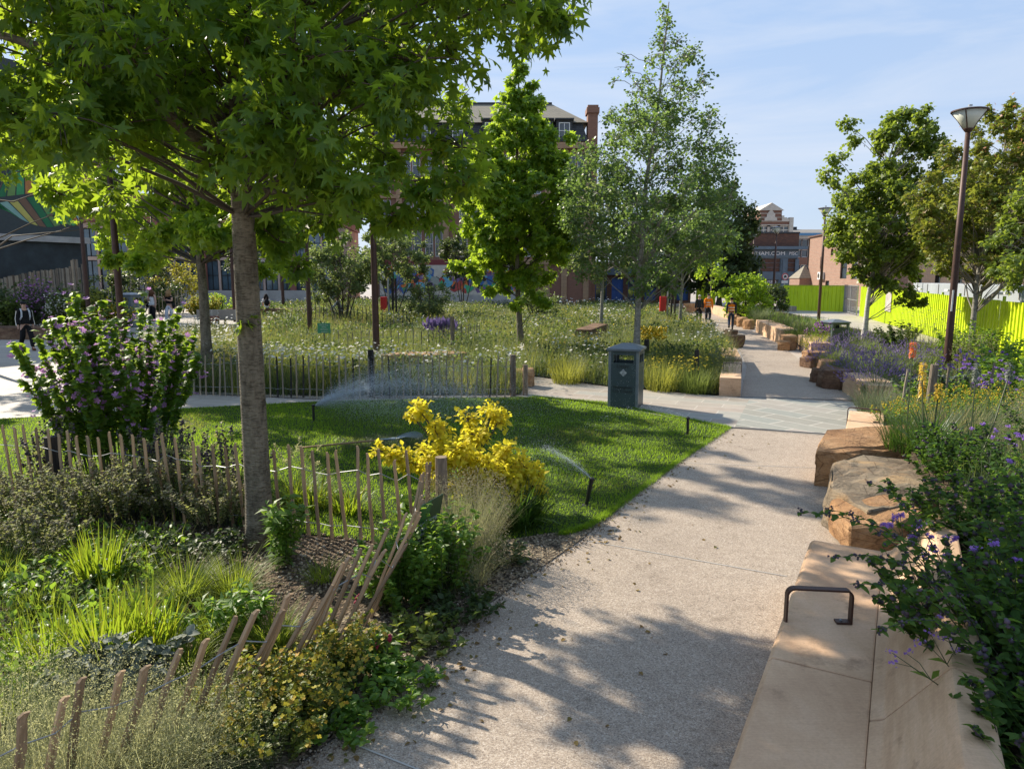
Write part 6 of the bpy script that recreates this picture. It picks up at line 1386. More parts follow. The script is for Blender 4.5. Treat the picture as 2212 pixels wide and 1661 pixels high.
k = rng.random(m) < .5; v.blades(np.stack([P[k][:, 0], P[k][:, 1], np.full(k.sum(), .01)], -1), rng.uniform(0, 6.3, k.sum()), rng.uniform(.12, .36, k.sum()), .006, rng.uniform(0, .7, k.sum()), rng.uniform(.2, 1., k.sum()), 3, 1)
tag(v.build('bed_greenery', [M['mint'], M['hak']]), 'low leafy ground cover between the plants of the tree bed', 'ground cover', kind='stuff')
# crocosmia fans and golden grasses
for lb, u, v, n, h, m, w, sp in (('sword-leaved crocosmia fan in the shade below the herb mounds', 215, 1265, 150, .50, 'croc', .022, .9), ('big glowing crocosmia fan at the lower left of the bed', 235, 1455, 210, .58, 'croc', .026, .85), ('second glowing crocosmia fan beside the silver sage', 320, 1425, 160, .52, 'croc', .024, .85), ('crocosmia fan at the far left edge of the bed', 110, 1450, 130, .45, 'croc', .02, 1.)):
    clump('crocosmia_plant', lb, 'plant', gp(u, v), n, h, sp, M[m], w, (.0, .55), (.05, .5), 4, r0=.16, hv=(.55, 1.1))
for lb, u, v, n, h, m, w in (('yellow-green grass tuft at the left edge, half cut off', 10, 1265, 420, .42, 'hak', .009), ('broad grass tuft inside the leaning fence, below the goldenrod', 590, 1400, 380, .38, 'hak', .009), ('grass tuft between the two crocosmia fans', 400, 1450, 320, .36, 'hak', .009), ('grass tuft against the shaded herb mounds', 90, 1330, 300, .34, 'hak', .009), ('grass tuft by the silver sage', 420, 1530, 260, .3, 'hak', .008), ('wide yellow-green grass tuft left of the trunk foot', 400, 1300, 560, .46, 'hak', .010), ('yellow-green grass tuft in front of the trunk foot', 505, 1290, 480, .44, 'hak', .009), ('bright grass tuft between the trunk and the leaning fence', 470, 1385, 420, .40, 'hak', .009), ('small grass tuft right of the trunk foot by the leaning fence', 700, 1255, 160, .26, 'hak', .009), ('loose grass tuft behind the crocosmias', 300, 1345, 300, .40, 'hak', .008), ('yellow-green grass tuft low in the left corner', 30, 1560, 320, .38, 'hak', .009)):
    clump('golden_grass', lb, 'grass clump', gp(u, v), n, h, 1., M[m], w, (.05, .75), (.4, 1.3), 5, r0=.12, hv=(.5, 1.1), group='golden grass tufts in the tree bed')
bush('goldenrod_plant', 'upright narrow-leaved goldenrod stems at the foot of the trunk', 'plant', gp(610, 1225), 9, .74, .17, LAN, .12, M['mint'], M['stem'], 60, r0=.06, hv=(.75, 1.05), droop=.1, t0=.03)
bush('goldenrod_plant', 'shorter narrow-leaved goldenrod patch behind the leaning fence', 'plant', gp(500, 1385), 16, .42, .3, LAN, .10, M['mint'], M['stem'], 46, r0=.16, hv=(.6, 1.05), droop=.1, t0=.03)
for lb, u, v, n in (('strappy daylily clump along the inside of the lawn fence', 735, 1130, 130), ('strappy daylily clump nearer the fence corner', 655, 1120, 120)):
    clump('daylily_plant', lb, 'plant', gp(u, v)+Vector((0, .35, 0)), n, .42, 1., M['croc'], .02, (.05, .7), (.4, 1.2), 5, r0=.15)
bush('broadleaf_plant', 'broad-leaved green plant at the lawn edge inside the fence corner', 'plant', gp(900, 1150)+Vector((0, .25, 0)), 16, .3, .35, OV, .17, M['mint'], M['stem'], 6, r0=.12, t0=.5)
clump('daylily_plant', 'dark green daylily clump by the path at the lawn corner', 'plant', gp(1125, 1135), 260, .55, 1., M['strap'], .02, (.05, .7), (.4, 1.3), 5, r0=.2)
clump('daylily_plant', 'dark green daylily clump under the golden bush', 'plant', gp(1070, 1130), 200, .55, 1., M['strap'], .02, (.05, .7), (.4, 1.3), 5, r0=.2)
# big hazy hair grass by the corner post
def haze_heads(k, h, sp, sz, m):
    def f(root):
        q = Veg(); a = rng.uniform(0, 6.28, k); rr = np.sqrt(rng.random(k)); z = h*(.35+.7*rng.random(k)); r = sp*rr*(1.15-.5*np.abs(z/h-.6))
        P = np.stack([r*np.cos(a), r*np.sin(a), z], -1); q.leaves(SPK, P, rng.normal(size=(k, 3)), rng.normal(size=(k, 3)), sz*rng.uniform(.5, 1.3, k)); q.build('seed_haze', M[m], root)
    return f
clump('hair_grass', 'big hazy grey-brown hair grass beside the fence corner post', 'grass clump', gp(1005, 1205), 1400, .74, .85, M['feather'], .0034, (.0, .55), (.05, .7), 5, r0=.24, hv=(.6, 1.1), extra=haze_heads(8000, .77, .40, .015, 'seed'))
clump('hair_grass', 'lower hazy hair grass spilling toward the path', 'grass clump', gp(1000, 1260), 700, .55, 1., M['feather'], .0034, (.05, .7), (.2, 1.), 5, r0=.2, hv=(.5, 1.1), extra=haze_heads(3500, .5, .4, .015, 'seed'))
for lb, u, v, n, h, m in (('feathery grass in the lower left corner, outside the leaning fence', 60, 1790, 900, .50, 'feather'), ('feathery grass beside the front fence pickets', 235, 1725, 900, .52, 'feather'), ('feathery grass right of the front pickets', 360, 1680, 900, .48, 'feather'), ('darker feathery grass at the bottom edge', 450, 1700, 700, .40, 'mgrey'), ('feathery grass inside the fence behind the front pickets', 200, 1600, 700, .45, 'feather'), ('feathery grass just inside the front pickets', 120, 1560, 600, .45, 'mgrey'), ('arching feathery grass at the very corner', 10, 1640, 600, .55, 'feather'), ('tall feathery grass hiding the foot of the third and fourth front pickets', 150, 1740, 900, .62, 'feather'), ('tall feathery grass between the front pickets and the spurge', 320, 1745, 900, .60, 'feather'), ('low feathery grass left of the spurge bush', 440, 1640, 600, .42, 'feather')):
    clump('feather_grass', lb, 'grass clump', gp(u, v), n, h, 1.05, M[m], .0042, (.0, .8), (.3, 1.5), 6, r0=.16, hv=(.5, 1.1), group='feather grasses along the leaning fence', extra=haze_heads(2300, h*1.05, .36, .0115, 'feather'))
for lb, u, v, h, rd in (('yellow-orange spurge bush in the middle of the gravel strip', 620, 1500, .42, .36), ('yellow-orange spurge bush behind the leaning pickets', 505, 1520, .44, .36), ('small spurge bush nearer the path', 690, 1430, .42, .26), ('spurge bush low in front of the pickets', 540, 1580, .42, .34)):
    bush('spurge_plant', lb, 'plant', gp(u, v)+Vector((.22, -.2, 0)), 62, h, rd, OVs, .034, M['euph'], M['stem'], 30, (petals(4, .5, .1), .030, M['euphfl'], 5, (.80, 1.), .022), r0=.12, droop=0, group='yellow spurge bushes in the gravel strip')
for lb, u, v, h, rd in (('bright green mint bush against the leaning fence, left half', 865, 1310, .68, .36), ('bright green mint bush against the leaning fence, right half', 945, 1290, .78, .38), ('leafy mint bush under the green notice', 920, 1260, .5, .3)):
    bush('mint_plant', lb, 'plant', gp(u, v), 52, h, rd, OVs, .06, M['mint'], M['stem'], 44, r0=.18, droop=.15, t0=.1)
bush('silver_sage', 'silver-leaved sage beside the front fence pickets', 'plant', gp(295, 1500), 34, .42, .3, OV, .075, M['sage'], M['stem'], 20, r0=.14); bush('silver_sage', 'smaller silver sage behind the feather grass', 'plant', gp(200, 1510), 24, .36, .26, OV, .07, M['sage'], M['stem'], 18, r0=.12)
for lb, u, v, h, rd, m in (('low creeping herb at the gravel edge below the mint', 800, 1455, .2, .3, 'mint'), ('small yellow-flowered creeper behind the path edge', 905, 1400, .22, .35, 'euph'), ('low dark creeper hugging the path edge under the mint', 1000, 1330, .22, .32, 'mdark'), ('low leafy creeper by the stone in the gravel', 870, 1500, .16, .26, 'mint'), ('dark ground creeper near the bottom of the strip', 640, 1570, .16, .32, 'mdark'), ('dock leaves in the shade below the spurge', 470, 1640, .2, .3, 'mdark'), ('low weeds by the path joint', 720, 1570, .12, .25, 'mint'), ('shade creeper left of the trunk', 480, 1200, .22, .4, 'mdark'), ('shade creeper under the crocosmia', 330, 1225, .25, .45, 'mdark'), ('ivy-like creeper at the left of the bed', 130, 1300, .22, .5, 'mdark'), ('shade creeper along the foot of the fence', 590, 1150, .25, .4, 'mdark'), ('low creeper between fence and hair grass', 1080, 1215, .2, .3, 'mdark')):
    bush('creeping_herb', lb, 'ground plant', gp(u, v), 40, h, rd, OVs, .06, M[m], M['stem'], 12, r0=.2, droop=0, t0=.3)
for lb, u, v in (('single red persicaria spike leaning over the gravel', 815, 1455), ('second red persicaria spike beside the leaning pickets', 735, 1385)):
    bush('persicaria_plant', lb, 'plant', gp(u, v), 2, .36, .2, LAN, .12, M['mint'], M['stem'], 6, (BL, .024, M.setdefault('crim', leafmat('crimson_spike', [(.35, .02, .06), (.48, .04, .10)], (.6, .08, .15), .3)), 22, (.82, 1.), .004), r0=.05)
rock('stone', 'small flat pale stone half buried in the gravel strip', [tuple(gp(u, v).xy) for u, v in ((785, 1385), (850, 1380), (865, 1400), (800, 1412))], 0, .10, M['greyrock'], 61, .01, .05, cuts=3, amp=.01, cat='stone')
# golden bush on the lawn corner
bl = [(PY(u, v, y), r, w) for u, v, y, r, w in ((905, 885, 8., .16, .8), (940, 930, 8., .18, 1.), (1060, 895, 8.1, .16, .8), (1030, 940, 8., .2, 1.), (975, 960, 7.9, .22, 1.2), (850, 985, 7.8, .14, .6), (890, 1000, 7.8, .18, .9), (950, 1010, 7.7, .22, 1.2), (1020, 1000, 7.7, .24, 1.3), (1085, 985, 7.8, .22, 1.2), (1130, 1005, 7.8, .2, 1.), (1155, 1020, 7.8, .14, .5), (1060, 1045, 7.6, .24, 1.3), (1115, 1050, 7.7, .2, 1.), (980, 1050, 7.7, .2, 1.), (820, 975, 7.8, .1, .35), (1010, 905, 8.2, .14, .5), (1000, 970, 7.5, .2, 1.), (1050, 1010, 7.5, .2, 1.1), (1095, 1020, 7.6, .2, 1.), (930, 985, 7.6, .2, 1.), (1010, 1040, 7.6, .2, 1.), (1140, 1035, 7.7, .16, .7), (1075, 910, 8.1, .12, .5), (1110, 1065, 7.5, .2, 1.), (1150, 1050, 7.6, .16, .7), (1060, 1075, 7.4, .2, 1.), (950, 1030, 7.5, .18, .9), (890, 900, 8., .1, .4))]
make_tree('golden_shrub', 'glowing golden-leaved shrub at the lawn side of the fence corner', 'shrub', [(-.45, 7.95, 0), (-.42, 7.95, .3), (-.38, 7.95, .6)], .03, .012, bl, OV, .066, [M['gold'], M['twig']], 215, .25, limb_r=.012, up=1.4, bark_m=M['barkdark'], tw_n=6)
# ---- right-hand bed
def zr(x, y): return zb(x, y)
GC = [(1.35, 1.2), (2.4, 3.0), (3.85, 5.75), (4.9, 8.0), (6.2, 10.2), (6.6, 11.3), (7.7, 13.5), (8.5, 16.8), (9.6, 21), (10.7, 25.6), (12.3, 33.2), (13.6, 39.6), (15, 48), (17, 59), (20, 59), (18, 46), (16.6, 37), (15.6, 30), (14, 21), (13.8, 12), (11, 4), (5.5, -.5)]
P = rpoly(GC, 42000, 1.5); x, y = P[:, 0], P[:, 1]; z = np.array([zb(a, b) for a, b in P]); f = fbm(x, y, .45, 2.); mi = np.clip(((f*.8+.5+rng.normal(size=len(x))*.2)*4).astype(int), 0, 3); v = Veg()
for m in range(4):
    k = mi == m; v.blades(np.stack([x[k], y[k], z[k]-.01], -1), rng.uniform(0, 6.28, k.sum()), rng.uniform(.18, .48, k.sum())*(1+.4*f[k]), .007+.0006*y[k], rng.uniform(.05, .6, k.sum()), rng.uniform(.2, 1., k.sum()), 2, m)
tag(v.build('bed_greenery', [M['mdark'], M['mgreen'], M['mgrey'], M['mint']]), 'mixed low grass and herbs covering the right-hand bed', 'ground cover', kind='stuff')
def rb_(u, v, Y): p = PY(u, v, Y); return Vector((p.x, Y, zb(p.x, Y)-.02))
for lb, x_, y_, h, rd, n in (('dark bergamot bush overhanging the near bench back', 2.75, 2.95, .72, .75, 80), ('dark bergamot bush in the middle of the right edge', 3.35, 3.85, .85, .85, 90), ('dark bergamot bush behind the rusty faceted boulder', 4.25, 5.0, .85, .85, 85), ('tall dark bergamot bush at the right edge', 4.7, 4.6, 1.0, .9, 85), ('dark bergamot bush at the bottom right corner', 2.95, 2.2, .6, .7, 70), ('dark bergamot bush right of the kniphofias', 5.9, 6.9, .95, .9, 85), ('dark bergamot bush beyond the boulders on the right', 5.15, 6.2, .7, .7, 60), ('dark bergamot bush spilling over the bench back, middle', 2.55, 3.65, .6, .6, 80), ('dark bergamot bush spilling over the far end of the bench back', 3.45, 5.05, .6, .6, 75), ('dark bergamot bush spilling over the bench back, nearest the camera', 2.3, 2.55, .5, .5, 60), ('dark bergamot bush between the layered boulder and the kniphofias', 4.55, 7.0, .55, .6, 60)):
    bush('bergamot_plant', lb, 'plant', (x_, y_, zb(x_, y_)-.03), int(n*.9), h, rd, OVs, .056, M['darkmint'], M['stemdark'], 46, (BL, .034, M['whorl'], 4, (.7, 1.), .01), r0=.3, droop=.15, hv=(.4, 1.2), t0=.1, group='dark bergamot along the bench')
bush('leafy_plant', 'lighter green leafy stems rising through the bergamot at the right edge', 'plant', (4.05, 3.9, .55), 24, 1.0, .55, LAN, .12, M['mint'], M['stem'], 30, (BL, .03, M['petalm'], 5, (.93, 1.), .02), r0=.25, droop=.1); bush('leafy_plant', 'second lighter green clump low in the bergamot by the seat back', 'plant', (2.75, 2.75, .58), 16, .55, .35, OVs, .07, M['mint'], M['stem'], 26, r0=.2, droop=.1)
def verbena(label, base, n, h, rad, seed, heads_=9, lean=(0, 0), sz=.018):
    """wiry branching stems, each ending in knots of violet flowers"""
    rs = random.Random(seed); root = empty('verbena_plant', base, 0, label, 'plant', 'verbena stems over the bench'); q = Veg(); lines = []; FP = []; LP = []; LD = []
    for i in range(n):
        a = rs.uniform(0, 6.28); r_ = rad*math.sqrt(rs.random()); hh = h*rs.uniform(.65, 1.05); b0 = Vector((.06*math.cos(a), .06*math.sin(a), 0)); tip = Vector((r_*math.cos(a)+lean[0]*hh, r_*math.sin(a)+lean[1]*hh, hh)); fork = b0.lerp(tip, rs.uniform(.55, .75)); fork.x += rs.uniform(-.03, .03)
        lines.append(([b0, b0.lerp(fork, .5)+Vector((rs.uniform(-.02, .02), rs.uniform(-.02, .02), 0)), fork, fork.lerp(tip, .5), tip], [.0034, .003, .0026, .002, .0016]))
        ends = [tip]
        for s in (-1, 1):
            e = fork+(tip-fork)*rs.uniform(.55, .9)+Vector((s*rs.uniform(.05, .11), rs.uniform(-.08, .08), 0)); lines.append(([fork, fork.lerp(e, .5)+Vector((0, 0, .02)), e], [.002, .0018, .0014])); ends.append(e)
            LP.append(fork.copy()); LD.append((s, rs.uniform(-1, 1), .5))
        for e in ends:
            for k in range(heads_): FP.append(e+Vector((rs.gauss(0, .012), rs.gauss(0, .012), rs.gauss(.004, .007))))
    q.tubes(lines, 0, 5).leaves(LAN, [tuple(p) for p in LP], np.array(LD), np.array([0, 0, 1.])+rng.normal(size=(len(LP), 3))*.2, .09, 1); q.build('foliage', [M['stem'], M['mint']], root)
    g = Veg(); m = len(FP); g.leaves(petals(5, .5, .2), np.array([tuple(p) for p in FP]), rng.normal(size=(m, 3)), rng.normal(size=(m, 3))+[0, 0, .6], sz*rng.uniform(.7, 1.2, m)); g.build('blossom', M['verb'], root)
    return root
verbena('verbena with violet heads in front of the flat boulder', (2.55, 4.1, .6), 5, .62, .22, 3, 26, (-.28, .1)); verbena('verbena arching low over the foreground seat', (2.2, 3.0, .62), 3, .42, .34, 4, 9, (-.75, 0), sz=.013); verbena('verbena with pink-violet heads over the dark bergamot', (3.3, 3.3, .6), 10, 1.05, .40, 5, 24)
verbena('verbena group by the right edge above the bergamot', (3.9, 4.2, .58), 10, 1.05, .45, 6, 22); verbena('tall verbena cluster behind the paling posts', (7.6, 11.0, .22), 16, 1.05, .5, 8, 22, sz=.022); verbena('verbena cluster in front of the tall lamp post', (9.2, 14.2, .16), 18, 1.0, .6, 9, 22, sz=.026)
verbena('verbena with tall thin stems crossing the bergamot at the right edge', (3.1, 3.75, .6), 6, 1.0, .5, 21, 14, (.05, 0)); verbena('verbena stems rising behind the layered boulder', (4.3, 5.9, .5), 6, .95, .45, 22, 14); verbena('verbena stems near the middle of the bench back', (2.75, 3.4, .6), 4, .8, .35, 23, 14, (-.15, .05))
clump('hair_grass', 'hazy tan hair grass between the bergamot and the tansy', 'grass clump', (5.6, 7.3, .5), 500, .8, 1., M['feather'], .005, (.0, .5), (.1, .8), 5, r0=.25, extra=haze_heads(2600, .85, .45, .02, 'seed')); clump('hair_grass', 'hazy tan hair grass at the right edge beyond the bergamot', 'grass clump', (6.6, 8.4, .42), 500, .9, 1., M['feather'], .005, (.0, .5), (.1, .8), 5, r0=.25, extra=haze_heads(2600, .95, .5, .022, 'seed'))
verbena('verbena in the bottom right corner', (2.5, 2.25, .62), 6, .62, .3, 10, 18, (-.1, 0)); verbena('verbena at right edge among tansy', (7.4, 8.5, .4), 10, 1.0, .5, 12, 20, sz=.02)
# overhanging leafy sprays with paired leaves
def hang(label, base, ends, seed):
    root = empty('bergamot_spray', base, 0, label, 'plant', 'bergamot sprays leaning over the bench'); b = Vector(base); q = Veg(); lines = []; P = []; D = []; FP = []
    for e in ends:
        e = Vector(e)-b; pts = [Vector((0, 0, 0)).lerp(e, t)+Vector((0, 0, .22*math.sin(math.pi*t*.9)*e.length)) for t in (0, .2, .4, .6, .8, 1.)]; lines.append((pts, [.004, .0036, .0032, .0027, .002, .0014]))
        A = np.array(pts)
        for i in range(17):
            t = .22+.78*i/16; k = min(4, int(t*5)); p = A[k]*(1-(t*5-k))+A[k+1]*(t*5-k); a = i*1.57+seed
            for s in (0, math.pi): P.append(p); D.append((math.cos(a+s), math.sin(a+s)*.8, -.15))
            if i % 3 == 1:
                for _ in range(9): FP.append(p+rng.normal(size=3)*.009)
    P = np.array(P); n = len(P); q.leaves(OVs, P, D, np.array([0, 0, 1.])+rng.normal(size=(n, 3))*.3, .058*rng.uniform(.6, 1.15, n), 0).tubes(lines, 1, 5); q.build('foliage', [M['darkmint'], M['stemdark']], root)
    g = Veg(); m = len(FP); g.leaves(BL, np.array(FP), rng.normal(size=(m, 3)), rng.normal(size=(m, 3)), .016); g.build('blossom', M['whorl'], root)
hang('leafy bergamot spray reaching left over the bench toward the path', (2.45, 3.5, .7), [PY(1728, 1135, 3.6), PY(1790, 1125, 3.75), PY(1800, 1230, 3.4), PY(1880, 1065, 3.9)], 1); hang('leafy bergamot sprays above the armrest', (2.3, 3.1, .7), [PY(1850, 1290, 3.0), PY(1900, 1390, 2.8), PY(1930, 1180, 3.2), PY(1985, 1300, 2.9)], 2)
# kniphofia
def kniph(label, pos, spikes, strap=70, h=.75):
    def f(root):
        for (dx, dy, hh, col) in spikes:
            MB().tube([(dx*.3, dy*.3, 0), (dx*.7, dy*.7, hh*.5), (dx, dy, hh)], [.011, .009, .007], 6).build('stem', M['stem'], root)
            k = 110; t = rng.random(k); a = rng.uniform(0, 6.28, k); r = .026*(1-.55*t); P = np.stack([dx+r*np.cos(a), dy+r*np.sin(a), hh-.03+.19*t], -1); q = Veg(); d = np.stack([np.cos(a)*.6, np.sin(a)*.6, -.9+.8*t], -1); q.leaves(dia_leaf(.22, 0), P, d, np.stack([np.cos(a), np.sin(a), a*0], -1), .042); q.build('flower_spike', M[col], root)
    return clump('kniphofia_plant', label, 'plant', pos, strap, h, .9, M['strap'], .02, (.05, .6), (.4, 1.3), 5, r0=.12, extra=f)
M['poker'] = leafmat('poker_yellow', [(.62, .45, .03), (.75, .55, .06), (.7, .42, .05)], (.8, .6, .1), .25); M['pokerred'] = leafmat('poker_red', [(.65, .10, .03), (.72, .16, .05), (.7, .30, .06)], (.8, .25, .08), .25)
kp = rb_(2005, 1010, 8.1)
kniph('yellow kniphofia spikes rising behind the layered boulder', kp, [(-.16, 0, .98, 'poker'), (-.09, .1, .76, 'poker'), (.04, .0, .74, 'poker')], 150, .8)
kniph('red-hot poker with a single scarlet head', rb_(1960, 900, 9.4), [(0, 0, 1.2, 'pokerred')], 30, .6)
kniph('kniphofia with two faded pale spikes among the dark stems', rb_(2090, 1000, 7.6), [(0, 0, 1.0, 'sage'), (.5, .2, 1.0, 'sage')], 40, .6)
# lavender, tansy, agastache, grasses down the bed
def lavender(label, pos, r, h=.55, n=420):
    root = empty('lavender_plant', pos, 0, label, 'plant', 'lavender mounds beside the path'); q = Veg(); a = rng.uniform(0, 6.28, n); t = np.sqrt(rng.random(n)); P = np.stack([.3*r*t*np.cos(a), .3*r*t*np.sin(a), np.zeros(n)], -1); L = h*rng.uniform(.8, 1.15, n)
    q.blades(P, a, L, np.full(n, .009), t*.75, t*.35, 3, 0); tips = q.tips.copy(); pd = unit(tips-P); q.blades(np.tile(P, (2, 1)), np.tile(a, 2)+.5, np.tile(L, 2)*rng.uniform(.5, .95, 2*n), np.full(2*n, .009), np.tile(t*.8, 2), np.tile(t*.4, 2), 3, 1); q.build('foliage', [M['mgrey'], M['mgreen']], root); g = Veg()
    for k in range(2): g.leaves(SPK, tips-pd*(.035*k), pd+rng.normal(size=(n, 3))*.35, rng.normal(size=(n, 3)), .05, 0)
    g.build('blossom', M['lav'], root); return root
for lb, u, Y, r in (('lavender mound spilling over the brown stones', 1815, 18.2, .9), ('lavender mound behind the right corner block', 1880, 16.2, .8), ('lavender mound next to the arm-hoop block', 1800, 20.5, .8), ('lavender mound in the bed behind the corner one', 1925, 18.2, .8), ('far lavender mound before the birch', 1850, 23.5, .8), ('lavender mound left of the tall lamp post', 1970, 19.5, .8), ('bluish lavender mound nearer the paling posts', 1900, 14.6, .6)): lavender(lb, rb_(u, 760, Y), r, .55, 330)
def flatheads(label, pos, h, rd, n, mat='petaly', name='tansy_plant', fs=.028, k=5, leaf='mint', ls=.06):
    return bush(name, label, 'plant', pos, n, h, rd, LAN, ls, M[leaf], M['stem'], 40, (BL, fs, M[mat], k, (.93, 1.), .03), r0=.3, droop=.1, t0=.1)
for lb, u, Y, h in (('yellow tansy behind the kniphofia spikes', 2010, 9.8, .62), ('yellow tansy in the middle of the right bed', 2080, 10.4, .7), ('yellow tansy further right beneath the maple', 2150, 11.2, .7), ('yellow-flowered tansy close to the short bench', 1950, 10.6, .5), ('yellow tansy at the right edge', 2200, 9.4, .75)): flatheads(lb, rb_(u, 900, Y), h, .5, 46)
for lb, u, Y in (('pale-spiked agastache before the tall lamp post', 2030, 12.8), ('pale-spiked agastache to the right of the lamp post', 2105, 12.4), ('pale-spiked agastache near the weathered palings', 1985, 12.6)): bush('agastache_plant', lb, 'plant', rb_(u, 820, Y), 22, .85, .45, OVs, .08, M['mint'], M['stem'], 34, (BL, .05, M['sage'], 10, (.88, 1.), .012), r0=.25)
for lb, u, Y, h, m in (('leafy green dogwood under the maple at the right edge', 2170, 14.5, 1.25, 'mint'), ('bright leafy shrub at the right edge below the maple', 2205, 12.6, 1.15, 'mallow'), ('leafy shrub right behind the tall lamp post', 2085, 19.5, 1.3, 'mint'), ('leafy shrub along the lime hoarding', 2140, 18.4, 1.25, 'mallow'), ('dark leafy shrub at the foot of the birch', 1945, 24, 1.1, 'mdark')): bush('leafy_shrub', lb, 'shrub', rb_(u, 720, Y), 46, h, .8, OV, .10, M[m], M['stem'], 36, r0=.3, droop=.1)
clump('reed_grass', 'tall see-through stems with brown buttons in front of the lime hoarding', 'grass clump', rb_(2010, 720, 20.5), 240, 1.5, .8, M['mgreen'], .008, (.0, .3), (.0, .25), 4, r0=.6, extra=haze_heads(420, 1.55, .8, .05, 'seed'))
clump('reed_grass', 'brown seed-headed dock patch under the maple', 'grass clump', rb_(2110, 720, 18.), 160, 1.0, .8, M['mstraw'], .008, (.0, .3), (.0, .4), 4, r0=.4, extra=haze_heads(900, 1.05, .5, .04, 'seed'))
for i, (u, Y, h, m) in enumerate(((1680, 33, .9, 'mgreen'), (1720, 27.5, .9, 'mgreen'), (1640, 40, 1., 'mgrey'), (1760, 24, .8, 'myel'), (1900, 12.8, .62, 'mgrey'), (1925, 11.4, .6, 'mgrey'), (1985, 8.8, .5, 'strap'), (1600, 46, .9, 'mgreen'), (2140, 8.6, .8, 'mgrey'), (2060, 8.9, .7, 'mstraw'))):
    clump('bed_grass', ('soft grass mound opposite the long pale block', 'soft grass mound behind the small orange stones', 'grey grass mound beyond the long pale block', 'yellowish grass mound left of the far lavender', 'wispy grey grass beside the right corner block', 'wispy grey grass overhanging the short bench', 'dark straps around the kniphofia', 'distant grass mound near the bright shrub', 'grey grass among the right-edge tansy', 'straw-coloured grass behind the dark stems')[i], 'grass clump', rb_(u, 760, Y), 420, h, 1.1, M[m], .006+.0004*Y, (.0, .6), (.2, .9), 4, r0=.3, group='grass mounds in the right-hand bed')
bush('pink_phlox', 'pink flowering clump just before the hidden litter bin', 'plant', rb_(1765, 735, 26), 30, .9, .5, OVs, .09, M['mint'], M['stem'], 22, (BL, .07, M['petalm'], 5, (.85, 1.), .04), r0=.25)
# ---- planter plants on the left
def lp(u, Y): x = PY(u, 650, Y).x; return (x, Y, gz(x, Y))
for lb, u, Y, h, rd, m, fl in (('hazy mauve flowering bush in front of the board fence', 90, 31, 2.4, 1.2, 'mgrey', 'petalm'), ('second mauve bush to the left of it', 60, 31.8, 2.0, 1.1, 'mgrey', 'petalm'), ('pink and white flowering bush beside the mauve ones', 135, 30.5, 1.9, .7, 'mgreen', 'petalw'), ('green herbs below the right end of the board fence', 165, 31.5, 2.2, 1.0, 'mdark', None), ('green bush at the left end below the boards', 10, 31, 2.2, 1.3, 'mdark', None), ('green bush between the mauve bush and the picket fence', 35, 30.8, 1.7, .9, 'mgreen', None), ('tall yellow-green spires left of the square bin', 200, 31, 2.0, .6, 'myel', None), ('yellow-flowered planting before the square bin', 240, 30.5, 1.5, .9, 'mgreen', 'petaly'), ('yellow grassy clump beside the grey plinth bench', 437, 40, 1.3, .9, 'myel', 'petaly'), ('green shrub in the planter behind the women', 360, 42.5, 2.2, 1.1, 'mdark', None), ('dark hedge plants at the left of that planter', 235, 42, 1.8, 1.4, 'mdark', None)):
    bush('planter_shrub', lb, 'shrub', lp(u, Y), 60, h, rd, DI, .16, M[m], M['stem'], 34, (BL, .09, M[fl], 9, (.5, 1.), .07) if fl else None, r0=.5, droop=.05)
# ---- people: one skinned body each, clothes as children
M['skin'] = plain('skin', (.50, .30, .22), .55, var=.05); M['facedark'] = plain('face_dark', (.10, .05, .04), .6)
CL = {}
def cloth(nm, c, r=.85):
    if nm not in CL: CL[nm] = plain('cloth_'+nm, c, r, var=.16, scale=14., spec=.2)
    return CL[nm]
cloth('black', (.012, .012, .014)); cloth('charcoal', (.03, .032, .036)); cloth('navy', (.02, .026, .045)); cloth('jeans', (.035, .05, .085)); cloth('hivis', (.98, .24, .02)); cloth('white', (.68, .68, .68)); cloth('lightgrey', (.50, .53, .60)); cloth('boot', (.16, .06, .025)); cloth('reflect', (.78, .74, .68)); cloth('paleblue', (.42, .52, .62)); cloth('orange', (.72, .20, .03)); cloth('hairbrown', (.11, .05, .025)); cloth('hairblond', (.28, .17, .08)); cloth('hairdark', (.02, .014, .012)); cloth('hairgrey', (.45, .43, .41))
def skinmesh(verts, edges, radii, root=0, sub=2):
    me = bpy.data.meshes.new('skin'); me.from_pydata(verts, edges, []); o = bpy.data.objects.new('skin', me); COL.objects.link(o)
    md = o.modifiers.new('s', 'SKIN'); md.branch_smoothing = .6
    for i, r in enumerate(radii):
        sv = me.skin_vertices[0].data[i]; sv.radius = r if isinstance(r, tuple) else (r, r); sv.use_root = (i == root)
    ss = o.modifiers.new('u', 'SUBSURF'); ss.levels = sub; ss.render_levels = sub
    bpy.context.view_layer.update(); m = bpy.data.meshes.new_from_object(o.evaluated_get(bpy.context.evaluated_depsgraph_get())); bpy.data.objects.remove(o)
    m.polygons.foreach_set('use_smooth', [True]*len(m.polygons)); return m
def linkmesh(nm, me, mat, par):
    me.materials.clear(); [me.materials.append(x) for x in (mat if isinstance(mat, list) else [mat])]; me.name = nm
    o = bpy.data.objects.new(nm, me); COL.objects.link(o)
    if par: o.parent = par
    return o
def ellip(mb, c, r, m=0, n=10, rot=None):
    k = []; 
    vs = []; fs = []
    for i in range(n+1):
        a = math.pi*i/n
        for j in range(n): b = 2*math.pi*j/n; q = Vector((r[0]*math.sin(a)*math.cos(b), r[1]*math.sin(a)*math.sin(b), r[2]*math.cos(a))); vs.append(Vector(c)+(rot @ q if rot else q))
    for i in range(n):
        for j in range(n): fs.append((i*n+j, i*n+(j+1) % n, (i+1)*n+(j+1) % n, (i+1)*n+j))
    mb.add(vs, fs, m)
